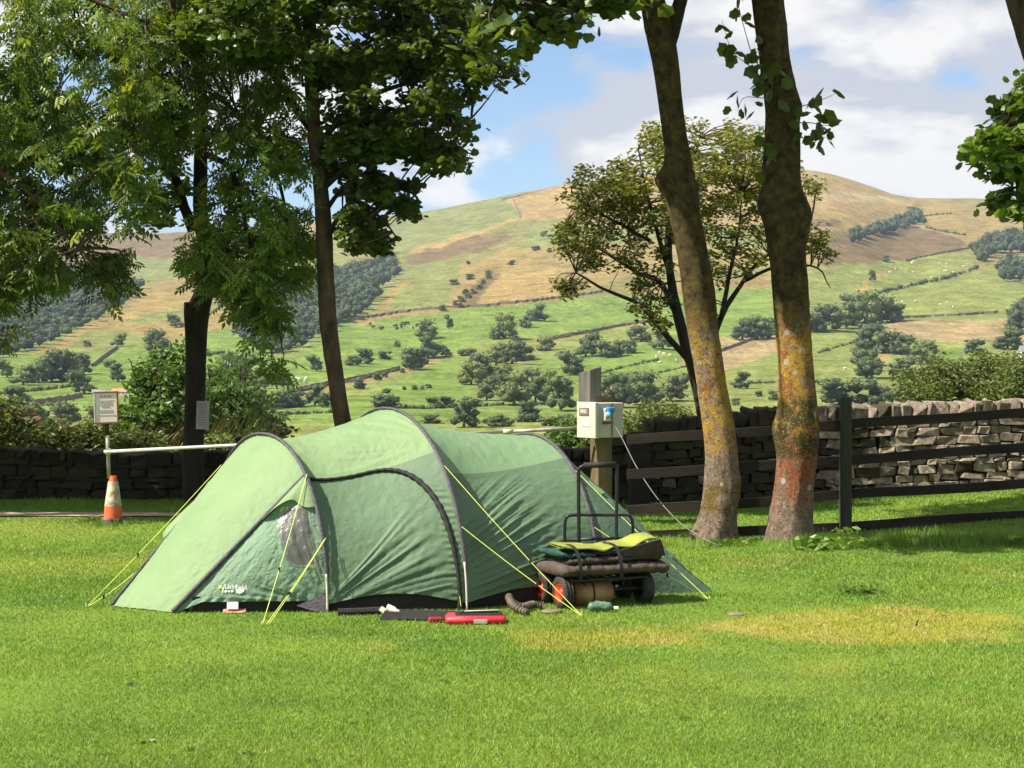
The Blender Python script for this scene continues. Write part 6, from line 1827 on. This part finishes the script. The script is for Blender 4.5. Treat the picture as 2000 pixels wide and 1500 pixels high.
# corrugated hose
def hose(path, rad, name, label, mat, rings=46):
    p = catmull(np.array(path), rings * 4)
    rr_ = rad * (1 + 0.16 * np.sign(np.sin(np.arange(rings * 4) * PI / 2 + 0.4)))
    V, fs = tube(p, rr_, 12); mb = MB(); mb.add(V, fs); return tag(mb.obj(name, mat, None, False), label, 'hose')
hose([GP(1062, 1196) + [0.0, 0.12, 0.03], GP(1040, 1196) + [0, 0.12, 0.035], GP(1020, 1199) + [0, 0.08, 0.035], GP(1000, 1196) + [0, 0.04, 0.06], GP(994, 1193) + [0, 0.06, 0.085], GP(1003, 1200) + [0, 0.04, 0.05], GP(1030, 1206) + [0, 0.06, 0.02]], 0.024, 'corrugated_hose', 'brown corrugated hose coiled on the grass beside the trolley wheel', pmat('brown_rubber', (0.10, 0.085, 0.06), (0.06, 0.05, 0.035), 20, 0.6), 30)
c = GP(1078, 1200); V, fs = lathe([(0.0, 0.004), (0.066, 0.004), (0.07, 0.016), (0.055, 0.024), (0.0, 0.02)], 20, c + [0, 0.05, 0]); mb = MB(); mb.add(V, fs); tag(mb.obj('grey_lid', pmat('muddy_plastic', (0.16, 0.14, 0.10), (0.10, 0.085, 0.06), 20, 0.8), None, True), 'muddy round lid lying under the trolley wheel', 'lid')
c = GP(1178, 1197)
btl = thing('crushed_bottle', 'clear green crushed bottle on the grass under the trolley', 'bottle', c)
V, fs = tube(catmull([c + [-0.10, 0, 0.03], c + [-0.04, 0.01, 0.045], c + [0.03, 0, 0.04], c + [0.07, 0, 0.03]], 14), [0.012, .03, .036, .03, .036, .034, .03, .036, .03, .034, .03, .022, .014, .012], 10); mb = MB(); mb.add(V, fs)
mb.obj('bottle_body', pmat('green_plastic', (0.11, 0.20, 0.13), (0.05, 0.1, 0.07), 30, 0.2, bump=0.5), btl, True)
V, fs = tube([c + [0.07, 0, 0.03], c + [0.10, 0, 0.03]], 0.014, 8); mb = MB(); mb.add(V, fs); mb.obj('bottle_cap', M_TAPE, btl)

# ------------------------------------------------------------------ trolley and its load
ax = unit(np.array([0.90, 0.42, 0.0])); ay = np.array([-ax[1], ax[0], 0.0]); UP = np.array([0, 0, 1.0])
tc0 = GP(1100, 1188) + ax * 0.31
tr = thing('garden_trolley', 'black four-wheeled steel trolley loaded with mats beside the tent', 'trolley', tc0)
def L(x, y, z): return tc0 + ax * x + ay * y + UP * z
M_STEEL = pmat('black_steel', (0.018, 0.018, 0.02), (0.012, 0.012, 0.013), 30, 0.4)
M_TYRE = pmat('muddy_tyre', (0.05, 0.045, 0.038), (0.022, 0.02, 0.018), 22, 0.85, bump=0.6)
M_HUB = pmat('red_hub', (0.72, 0.055, 0.03), (0.62, 0.04, 0.025), 14, 0.4)
def wheel(x, y):
    R_ = 0.107; wd = 0.075
    def ringp(prof):
        V, fs = lathe(prof, 28); # axis z -> axle direction
        M = np.stack([ay, UP, ax], 1)
        return V @ M.T + L(x, y, R_), fs
    V, fs = ringp([(0.066, -wd / 2), (0.09, -wd / 2), (0.108, -wd * 0.4), (R_, -wd * 0.2), (R_ + .002, 0), (R_, wd * 0.2), (0.108, wd * 0.4), (0.09, wd / 2), (0.066, wd / 2)])
    mb = MB(); mb.add(V, fs)
    for g in (-0.3, 0.0, 0.3):
        V2, f2 = ringp([(R_ - .004, wd * g - .006), (R_ + .005, wd * g - .004), (R_ + .005, wd * g + .004), (R_ - .004, wd * g + .006)]); mb.add(V2, f2)
    w = mb.obj('wheel', M_TYRE, tr, True)
    V, fs = ringp([(0.0, -wd * 0.36), (0.02, -wd * 0.38), (0.022, -wd * 0.2), (0.045, -wd * 0.15), (0.055, -wd * 0.42), (0.068, -wd * 0.46), (0.068, wd * 0.46), (0.055, wd * 0.42), (0.022, wd * .2), (0, wd * .2)])
    if x > 0: V = V + ax * 0.004
    mb = MB(); mb.add(V, fs); mb.obj('hub', M_HUB if x < 0 else M_STEEL, w, True)
for x in (-0.31, 0.31):
    for y in (0.0, 0.30): wheel(x, y)
for y in (0.0, 0.30):
    V, fs = tube([L(-0.31, y, 0.107), L(0.31, y, 0.107)], 0.012, 8); mb = MB(); mb.add(V, fs); mb.obj('axle', M_STEEL, tr)
def bar(pts, rad, name, n=24):
    V, fs = tube(catmull(np.array(pts), n) if len(pts) > 2 else np.array(pts), rad, 8); mb = MB(); mb.add(V, fs); return mb.obj(name, M_STEEL, tr, True)
for (a, b) in (((-.28, -.08), (.28, -.08)), ((-.28, .38), (.28, .38)), ((-.28, -.08), (-.28, .38)), ((.28, -.08), (.28, .38))):
    bar([L(*a, 0.19), L(*b, 0.19)], 0.012, 'deck_frame')
for k in range(9):
    bar([L(-0.28 + 0.07 * k, -.08, 0.195), L(-0.28 + 0.07 * k, .38, 0.195)], 0.004, 'deck_wire')
for x in (-.15, .15):
    bar([L(x, 0, 0.115), L(x, 0, 0.19)], 0.012, 'strut')
# raised end frame and U handle (pixel-matched heights at the far end of the deck)
yb = 0.33
def E(px, py): return P(px, py, float(L(0, yb, 0)[1]))
bar([E(1103, 1075), E(1103, 1030), E(1106, 1012), E(1118, 1006), E(1170, 1006), E(1222, 1006), E(1233, 1012), E(1236, 1030), E(1236, 1075)], 0.011, 'end_frame', 40)
bar([E(1103, 1055), E(1236, 1050)], 0.010, 'end_frame')
def E2(px, py): return P(px, py, float(L(0, yb, 0)[1]) - 0.05)
bar([E2(1131, 1080), E2(1130, 930), E2(1132, 915), E2(1142, 909)], 0.013, 'handle', 20)
bar([E2(1204, 1080), E2(1204, 1010), E2(1205, 920), E2(1201, 909)], 0.012, 'handle', 20)
V, fs = tube([E2(1140, 909), E2(1203, 907)], 0.020, 10); mb = MB(); mb.add(V, fs); mb.obj('handle_grip', M_BLACK, tr, True)
# load
def mat_roll(z, x0, x1, h, d, seed, name, label, mat, cat='mat', y0=-0.12, wave=0.02, bumpy=0.012):
    """a folded padded mat: rounded slab with a wavy surface"""
    r = np.random.default_rng(seed); g = Noise2(seed)
    nu, nv = 70, 26
    u = np.linspace(0, 1, nu); a = np.linspace(0, 2 * np.pi, nv, endpoint=False)
    X = x0 + (x1 - x0) * u
    ce = np.sign(np.cos(a)) * np.abs(np.cos(a)) ** 0.6; se = np.sign(np.sin(a)) * np.abs(np.sin(a)) ** 0.75
    taper = np.clip(np.minimum(u, 1 - u) / 0.03, 0, 1) ** 0.5
    zc = z + h / 2 + wave * (g(u * 4, u * 0) - 0.5)
    k = 1 + 0.25 * (g.fbm(u[:, None] * 16, a[None] * 1.2, 3) - 0.5)
    V = np.empty((nu, nv, 3))
    yy = y0 + d / 2 + ce[None] * d / 2 * (0.92 + 0.08 * taper[:, None]); zz = zc[:, None] + se[None] * h / 2 * k * (0.35 + 0.65 * taper[:, None]) + bumpy * (g(u[:, None] * 40, a[None] * 2) - 0.5)
    V = L(0, 0, 0) + X[:, None, None] * ax + yy[..., None] * ay + zz[..., None] * UP
    i = np.arange(nu - 1)[:, None] * nv; j = np.arange(nv)[None]; kx = (j + 1) % nv
    mb = MB(); mb.add(V, [np.stack([i + j, i + kx, i + nv + kx, i + nv + j], -1).reshape(-1, 4), np.arange(nv)[::-1][None], ((nu - 1) * nv + np.arange(nv))[None]])
    return tag(mb.obj(name, mat, None, True), label, cat)
M_FELT = pmat('brown_grey_felt', (0.085, 0.068, 0.055), (0.045, 0.036, 0.03), 18, 0.95, bump=0.8, bump_scale=70)
M_FELT2 = pmat('dark_felt', (0.060, 0.047, 0.040), (0.028, 0.023, 0.02), 16, 0.95, bump=0.8, bump_scale=60)
mat_roll(0.212, -0.36, 0.46, 0.088, 0.46, 151, 'padded_mat', 'thick brown-grey padded mat, lowest on the trolley', M_FELT)
mat_roll(0.290, -0.30, 0.42, 0.060, 0.42, 152, 'padded_mat', 'dark brown folded mat, second layer on the trolley', M_FELT2, y0=-0.08)
mat_roll(0.334, -0.34, -0.08, 0.045, 0.38, 153, 'green_bag', 'small dark green bag on the left of the trolley load', pmat('bottle_green_cloth', (0.02, 0.075, 0.05), (0.012, 0.045, 0.03), 12, 0.7, bump=0.5), 'bag', -0.05)
mat_roll(0.340, -0.10, 0.40, 0.055, 0.38, 154, 'rolled_cover', 'crumpled dark cover rolled on top of the trolley mats', M_FELT2, 'cover', -0.04, 0.03, 0.03)
# yellow-green sheet draped over the top: wavy slab with thickness
nu, nv = 60, 24
u = np.linspace(0, 1, nu)[:, None]; v = np.linspace(0, 1, nv)[None]
g = Noise2(160)
X = -0.34 + 0.74 * u + 0 * v
Zs = 0.420 + 0.010 * np.sin(u * 9 + 1) + 0.055 * sm(0.70, 1.0, u) + 0.02 * (g.fbm(u * 6, v * 4, 3) - 0.5) - 0.022 * (1 - v) ** 2 * (0.4 + 0.6 * np.sin(u * 11) ** 2)
Ysh = -0.05 + 0.22 * v + 0.02 * np.sin(u * 14)
Vt = L(0, 0, 0) + X[..., None] * ax + Ysh[..., None] * ay + Zs[..., None] * UP
Vb = Vt - UP * 0.012
mb = MB(); mb.add(Vt, grid_faces(nu, nv)); mb.add(Vb, grid_faces(nu, nv)[:, ::-1])
ed = np.concatenate([np.arange(nu) * nv, ])
f_ = np.stack([ed[:-1], ed[1:], ed[1:] + nu * nv, ed[:-1] + nu * nv], -1)
mb.f.append(f_[:, ::-1]); mb.mi.append(np.zeros(len(f_), int))
M_YEL = pmat('yellow_green_sheet', (0.27, 0.30, 0.05), (0.19, 0.21, 0.04), 6, 0.55, bump=0.3, bump_scale=25)
tag(mb.obj('groundsheet', M_YEL, None, True), 'folded yellow-green sheet on top of the trolley load', 'sheet')
# dark underside flap of the sheet at the right
mb = MB()
fl = np.array([L(0.08, -0.085, 0.382), L(0.40, -0.085, 0.445), L(0.445, -0.07, 0.33), L(0.40, -0.085, 0.325), L(0.10, -0.085, 0.345)])
mb.add(np.vstack([fl, fl + ay * 0.02]), [np.array([[0, 4, 3, 2, 1], [5, 6, 7, 8, 9]]), np.array([[0, 1, 6, 5], [1, 2, 7, 6], [2, 3, 8, 7], [3, 4, 9, 8], [4, 0, 5, 9]])])
tag(mb.obj('cover_flap', M_FELT2), 'dark brown flap hanging at the right end of the trolley load', 'cover')
def strap(x, z1):
    p = [L(x, -0.14, 0.19), L(x, -0.15, 0.25), L(x, -0.135, 0.31), L(x, -0.10, 0.37), L(x, -0.03, z1), L(x, 0.15, z1 + .01)]
    q = catmull(np.array(p), 24); a = q - ax * 0.013; b = q + ax * 0.013
    mb = MB(); mb.add(np.stack([a, b, b + ay * 0.004, a + ay * 0.004], 1), [grid_faces(24, 4)]); tag(mb.obj('lashing_strap', M_BLACK), 'black strap lashing the trolley load, %s' % ('left one' if x < 0 else 'middle one'), 'strap')
strap(-0.25, 0.418); strap(0.06, 0.418)
# brown drum under the deck
dr = thing('gas_canister', 'tan and brown canister lying under the trolley deck', 'canister', L(-0.06, 0.02, 0))
V, fs = tube([L(-0.225, 0.05, 0.088), L(-0.215, 0.05, 0.088), L(0.05, 0.05, 0.088), L(0.08, 0.05, 0.088)], [0.055, 0.085, 0.085, 0.055], 22); mb = MB(); mb.add(V, fs); mb.obj('canister_body', pmat('tan_paint', (0.36, 0.22, 0.09), (0.16, 0.10, 0.05), 7, 0.45, bump=0.2), dr, True)
V, fs = tube([L(-0.09, 0.05 + 0.087 * math.cos(t), 0.088 + 0.087 * math.sin(t)) for t in np.linspace(0, 2 * PI, 25)], 0.006, 6); mb = MB(); mb.add(V, fs); mb.obj('band', M_BLACK, dr)

# ------------------------------------------------------------------ sign, cone, bar, meter post
M_ORANGE = pmat('faded_orange_plastic', (0.62, 0.13, 0.04), (0.45, 0.085, 0.03), 10, 0.6, bump=0.2)
M_DIRTYWHITE = pmat('dirty_white_band', (0.60, 0.52, 0.38), (0.15, 0.12, 0.06), 17, 0.8)
M_GREYBASE = pmat('grey_rubber', (0.09, 0.085, 0.08), (0.05, 0.047, 0.045), 14, 0.85)
cb = GP(221, 1024); DC = cb[1]
kz = lambda py: EYE - (py - HZ) / F * DC
kr = lambda w: w / 2 / F * DC
cone = thing('traffic_cone', 'weathered orange and white traffic cone holding up the sign pole', 'traffic cone', cb)
def cpart(name, prof, mat): V, fs = lathe(prof, 28, (cb[0], cb[1], 0)); mb = MB(); mb.add(V, fs); mb.obj(name, mat, cone, True)
cpart('cone_body', [(kr(37), kz(1014)), (kr(35), kz(1008)), (kr(33), kz(990)), (kr(13), kz(930)), (kr(12), kz(929)), (kr(9), kz(931))], M_ORANGE)
cpart('cone_band', [(kr(32) + .003, kz(988)), (kr(18) + .004, kz(941)), (kr(18) + .001, kz(940))], M_DIRTYWHITE)
V, fs = box((cb[0] + .01, cb[1] + .02, 0.03), (0.235, 0.235, 0.085), rz=0.6, bevel=0.02); mb = MB(); mb.add(V, fs); mb.obj('cone_base', M_GREYBASE, cone)

M_PIPE = pmat('white_pipe', (0.50, 0.49, 0.46), (0.38, 0.37, 0.34), 12, 0.5)
M_PIPE2 = pmat('weathered_steel_pipe', (0.42, 0.39, 0.33), (0.2, 0.18, 0.15), 14, 0.5)
sg = thing('notice_sign', 'framed white notice on a pipe standing in the traffic cone', 'sign', P(214, 935, DC))
V, fs = tube([P(213, 935, DC), P(209, 826, DC)], 0.020, 12); mb = MB(); mb.add(V, fs); mb.obj('pole', M_PIPE2, sg, True)
V, fs = tube([P(209.6, 850, DC), P(208.6, 820, DC)], 0.023, 12); mb = MB(); mb.add(V, fs); mb.obj('pole_collar', M_STEEL, sg, True)
M_FRAME = pmat('red_brown_frame', (0.20, 0.085, 0.045), (0.12, 0.05, 0.03), 12, 0.7)
M_BOARD = pmat('white_board', (0.66, 0.61, 0.58), (0.6, 0.54, 0.52), 6, 0.5)
bc = P(207.5, 796, DC - 0.03); bw, bh = kr(44) * 2, kr(60) * 2
tl = 0.10
def sb(x, z, w, h, y, name, mat, dpt=0.012, par=sg):
    V, fs = box((0, 0, 0), (w, dpt, h), bevel=min(0.003, h * 0.2)); M_ = np.array(Matrix.Rotation(tl, 3, 'Z') @ Matrix.Rotation(-0.03, 3, 'Y'))
    V = (V + np.array([x, y, z])) @ M_.T + bc; mb = MB(); mb.add(V, fs); return mb.obj(name, mat, par)
bo = sb(0, 0, bw, bh, 0, 'board', M_BOARD, 0.02)
for (x, z, w, h) in ((0, bh / 2, bw + .024, .016), (0, -bh / 2, bw + .024, .02), (bw / 2, 0, .016, bh), ):
    sb(x, z, w, h, -0.004, 'frame', M_FRAME, 0.035)
sb(-bw / 2, 0, .014, bh, -0.004, 'frame', M_PIPE, 0.035)
M_MAG = pmat('faded_magenta_ink', (0.42, 0.16, 0.30), None, 30, 0.7); M_INK = pmat('grey_ink', (0.17, 0.16, 0.17), None, 30, 0.7); M_RINK = pmat('red_ink', (0.5, 0.16, 0.14), None, 30, 0.7)
r = np.random.default_rng(8)
for k in range(6): sb(-0.055 + 0.022 * k, bh * 0.36, 0.014, 0.020 - 0.006 * (k % 2), -0.012, 'print_mark', M_MAG, 0.003, bo)
for row, (zf, wf, m_) in enumerate(((0.22, .62, M_INK), (0.15, .52, M_INK), (0.085, .56, M_INK), (0.02, .36, M_INK), (-0.09, .60, M_INK), (-0.15, .55, M_INK), (-0.25, .62, M_RINK))):
    x = -bw * wf / 2
    while x < bw * wf / 2:
        w_ = 0.012 + 0.016 * r.random(); sb(x + w_ / 2, bh * zf, w_, 0.005, -0.012, 'print_mark', m_, 0.003, bo); x += w_ + 0.005
# long white bar from the sign to the meter post
D_P = 18.7
barr = thing('barrier_bar', 'long white pipe running behind the tent from sign to meter post', 'bar', P(207, 882, DC - 0.05))
q0, q1, q2 = P(203, 882.5, DC - .05), P(992, 843, D_P - .12), P(1130, 836, D_P - .12)
V, fs = tube([q0, q1], 0.0175, 12); mb = MB(); mb.add(V, fs); mb.obj('pipe', M_PIPE, barr, True)
V, fs = tube([q1 - unit(q2 - q1) * .03, q2], 0.019, 12); mb = MB(); mb.add(V, fs); mb.obj('pipe', M_PIPE2, barr, True)
V, fs = tube([q1 - unit(q2 - q1) * .05, q1 + unit(q2 - q1) * .05], 0.028, 12); mb = MB(); mb.add(V, fs); mb.obj('coupler', M_PIPE, barr, True)
V, fs = tube([P(211.6, 888, DC), P(211.2, 876, DC)], 0.030, 12); mb = MB(); mb.add(V, fs); mb.obj('clamp', M_PIPE, barr, True)

# notice pinned on the black trunk
DN = DL1 - 0.19
nb = thing('paper_notice', 'rectangular paper notice pinned on the black trunk', 'notice', P(396, 838, DN))
V, fs = box(P(396, 811, DN), (kr(25) * DN / DC * 2, 0.006, kr(55) * DN / DC * 2), rz=0.25, ry=0.03, bevel=0.002); mb = MB(); mb.add(V, fs)
sheet = mb.obj('sheet', pmat('grey_paper', (0.40, 0.37, 0.36), (0.33, 0.30, 0.30), 9, 0.6), nb)
for k in range(9):
    wq = 0.06 + 0.05 * r.random(); V, fs = box(P(395, 790 + 5.0 * k, DN - 0.008), (wq, 0.003, 0.006), rz=0.25, ry=0.03); mb = MB(); mb.add(V, fs); mb.obj('print_mark', M_INK, sheet)

# electric hook-up post
M_PALEWOOD = pmat('pale_timber', (0.17, 0.125, 0.06), (0.075, 0.058, 0.032), 9, 0.85, bump=0.4, stretch=(1, 1, 0.2))
M_GREYWOOD = pmat('weathered_timber', (0.16, 0.155, 0.14), (0.03, 0.028, 0.025), 8, 0.9, bump=0.6, bump_scale=50, stretch=(1, 1, 0.12))
M_CREAM = pmat('cream_plastic', (0.47, 0.46, 0.38), (0.42, 0.41, 0.34), 5, 0.4)
pc = P(1174, 1000, D_P)
post = thing('hookup_post', 'timber post with a cream electric meter box beside the tent', 'post', pc)
def pz(py): return EYE - (py - HZ) / F * D_P
ANG = -R(56)
def turned(c, size, name, mat, par=post, bev=0.008, slant=0.0):
    """box turned like the post; c = (photo x, photo y) of its centre"""
    V, fs = box((0, 0, 0), size, bevel=bev)
    if slant:
        t = V[:, 2] > size[2] * 0.3; V[t, 2] += slant * V[t, 1] / size[1] + slant * V[t, 0] / size[0]
    M_ = np.array(Matrix.Rotation(ANG, 3, 'Z')); V = V @ M_.T + c
    mb = MB(); mb.add(V, fs); return mb.obj(name, mat, par)
zb_, zt_ = pz(1060), pz(775)
turned(np.array([pc[0], pc[1], (zb_ + zt_) / 2]), (0.15, 0.19, zt_ - zb_), 'timber', M_PALEWOOD)
turned(np.array([P(1152, 750, D_P)[0], D_P - 0.03, (pz(785) + pz(722)) / 2]), (0.205, 0.16, pz(722) - pz(785)), 'timber_head', M_GREYWOOD, slant=0.04)
# meter box, front turned to the left
bx = np.array([P(1171, 820, D_P)[0], D_P - 0.20, pz(819)])
Rm = np.array(Matrix.Rotation(-R(55), 3, 'Z'))
hb = pz(785) - pz(852)
def mbox(c, size, name, mat, par=post, bev=0.008):
    V, fs = box(c, size, bevel=bev); V = V @ Rm.T + bx; mb = MB(); mb.add(V, fs); return mb.obj(name, mat, par)
bxo = mbox((0, 0.03, 0), (0.31, 0.32, hb), 'meter_box', M_CREAM)
lid = mbox((0, -0.165, 0), (0.325, 0.06, hb + 0.015), 'lid', M_CREAM, bxo)
mbox((-0.03, -0.197, hb * 0.24), (0.17, 0.012, 0.085), 'window', pmat('meter_glass', (0.16, 0.15, 0.13), (0.10, 0.10, 0.09), 20, 0.2), bxo, 0.004)
mbox((-0.03, -0.204, hb * 0.25), (0.12, 0.008, 0.045), 'meter_dial', pmat('meter_dial', (0.50, 0.47, 0.40), (0.12, 0.11, 0.10), 60, 0.5), bxo, 0.002)
mbox((0.0, -0.198, -hb * 0.10), (0.15, 0.006, 0.06), 'paper_label', pmat('label_paper', (0.70, 0.68, 0.60), None, 20, 0.6), bxo, 0.001)
mbox((0.162, 0.03, 0), (0.006, 0.010, hb * 0.98), 'seam', M_GREYBASE, bxo, 0.001)
sk = mbox((0.175, -0.05, hb * 0.16), (0.05, 0.10, 0.14), 'socket', pmat('white_plastic', (0.70, 0.70, 0.68), None, 9, 0.4), bxo, 0.012)
M_BLUE = pmat('blue_plastic', (0.03, 0.24, 0.55), (0.02, 0.2, 0.46), 9, 0.4)
mbox((0.205, -0.03, hb * 0.30), (0.07, 0.09, 0.06), 'socket_flap', M_BLUE, bxo, 0.012)
mbox((0.172, -0.05, hb * 0.16 - 0.085), (0.04, 0.09, 0.025), 'socket_base', pmat('rust_plastic', (0.25, 0.07, 0.04), None, 9, 0.5), bxo, 0.006)
# plug and its pale cable running down to the ground by the slim tree
pl0 = np.array([0.20, -0.05, hb * 0.16]) @ Rm.T + bx
cab = thing('power_cable', 'pale power cable with a blue plug running down from the meter box', 'cable', pl0)
e1 = P(1190, 812, pl0[1] - 0.12)
V, fs = tube([pl0, pl0 * 0.5 + e1 * 0.5, e1], [0.030, 0.026, 0.018], 12); mb = MB(); mb.add(V, fs); mb.obj('plug', M_BLUE, cab, True)
V, fs = tube([pl0 - (e1 - pl0) * 0.05, pl0 + (e1 - pl0) * 0.3], 0.033, 12); mb = MB(); mb.add(V, fs); mb.obj('plug_collar', M_PIPE, cab, True)
pth = [e1, P(1203, 835, 18.2), P(1216, 858, 18.0), P(1245, 915, 17.6), P(1283, 972, 17.1), P(1325, 1018, 16.5), P(1362, 1045, 16.1), P(1395, 1062, 15.95), GP(1412, 1066) + [0, 0, 0.0]]
V, fs = tube(catmull(pth, 60), 0.0045, 8); mb = MB(); mb.add(V, fs); mb.obj('cord', pmat('pale_cable', (0.20, 0.19, 0.18), (0.12, 0.115, 0.11), 12, 0.5), cab, True)

# ------------------------------------------------------------------ small things
mb = MB(); c = GP(1438, 1202); V, Fc = ICO2; W = V * np.array([0.055, 0.06, 0.012]) * (1 + 0.25 * (np.random.default_rng(3).random((len(V), 1)) - 0.5)) + c + [0, 0, 0.008]; mb.add(W, Fc)
tag(mb.obj('flat_stone', M_STONE), 'pale flat stone on the lawn above the yellowed patch', 'stone')
mb = MB(); c = GP(1790, 1224); V, fs = tube(catmull([c, c + [0.004, 0, 0.03], c + [0.012, 0, 0.045]], 6), [0.005, 0.007, 0.004, .006, .004, .002], 6); mb.add(V, fs)
tag(mb.obj('bent_peg', M_BLACK), 'small dark bent peg standing in the yellowed patch', 'peg')

# farmhouses across the valley
def farmhouse(px, py, wpx, hpx, label, wall, roof, rz):
    p = on_hill(px, py); s = p[1] / F; W, H = wpx * s, hpx * s
    h = thing('farmhouse', label, 'house', p)
    V, fs = box((p[0], p[1], p[2] + H * 0.25 - 0.5), (W, W * 0.55, H * 0.5 + 1), rz=rz); mb = MB(); mb.add(V, fs); mb.obj('wall', wall, h)
    M_ = np.array(Matrix.Rotation(rz, 3, 'Z'))
    a, b, e = W / 2 * 1.05, W * 0.31, H * 0.5
    V = np.array([(-a, -b, 0), (a, -b, 0), (a, b, 0), (-a, b, 0), (-a, 0, e), (a, 0, e)]) @ M_.T + p + [0, 0, H * 0.5]
    mb = MB(); mb.add(V, [np.array([[0, 1, 5, 4], [2, 3, 4, 5], [3, 2, 1, 0]]), np.array([[1, 2, 5], [3, 0, 4]])]); ro = mb.obj('roof', roof, h)
    V, fs = box(p + np.array([W * 0.3, 0, 0]) @ M_.T * 1.0 + [0, 0, H * 1.02], (W * 0.07, W * 0.07, H * 0.3)); mb = MB(); mb.add(V, fs); mb.obj('chimney', wall, ro)
    for k in (-0.3, 0.0, 0.3):
        V, fs = box((0, 0, 0), (W * 0.1, 0.1, H * 0.18)); V = (V + [k * W, -W * 0.275 - 0.02, 0]) @ M_.T + p + [0, 0, H * 0.28]; mb = MB(); mb.add(V, fs); mb.obj('window', M_INK, h)
M_LIME = pmat('limestone_render', (0.42, 0.38, 0.32), (0.34, 0.30, 0.25), 0.4, 0.9); M_WHW = pmat('white_render', (0.72, 0.70, 0.66), None, 0.4, 0.9)
M_TILE = pmat('red_tile_roof', (0.36, 0.19, 0.13), (0.28, 0.15, 0.10), 0.6, 0.9); M_SLATE = pmat('grey_slate_roof', (0.24, 0.24, 0.25), (0.18, 0.18, 0.19), 0.6, 0.7)
farmhouse(1200, 770, 34, 18, 'far house with a reddish roof among trees behind the meter box', M_LIME, M_TILE, 0.3)
farmhouse(192, 775, 24, 14, 'far grey-roofed farm building beside the sign board', M_LIME, M_SLATE, 0.2)
farmhouse(235, 772, 32, 13, 'far reddish-roofed barn right of the sign board', M_LIME, M_TILE, -0.2)
farmhouse(2006, 700, 30, 24, 'white house at the picture edge over the olive shrub', M_WHW, M_SLATE, 0.2)

# ------------------------------------------------------------------ the air
def build_haze():
    m, nt, out = newmat('valley_air')
    v = nt.nodes.new('ShaderNodeVolumePrincipled')
    v.inputs['Color'].default_value = (0.60, 0.76, 1.0, 1)
    v.inputs['Density'].default_value = HAZE
    v.inputs['Anisotropy'].default_value = 0.2
    nt.links.new(v.outputs[0], out.inputs['Volume'])
    V, fs = box((0, 2400, 165), (9000, 5400, 370)); mb = MB(); mb.add(V, fs)
    tag(mb.obj('haze', m), 'thin blue summer haze over the valley', 'haze', kind='stuff')
HAZE = 0.00009
build_haze()
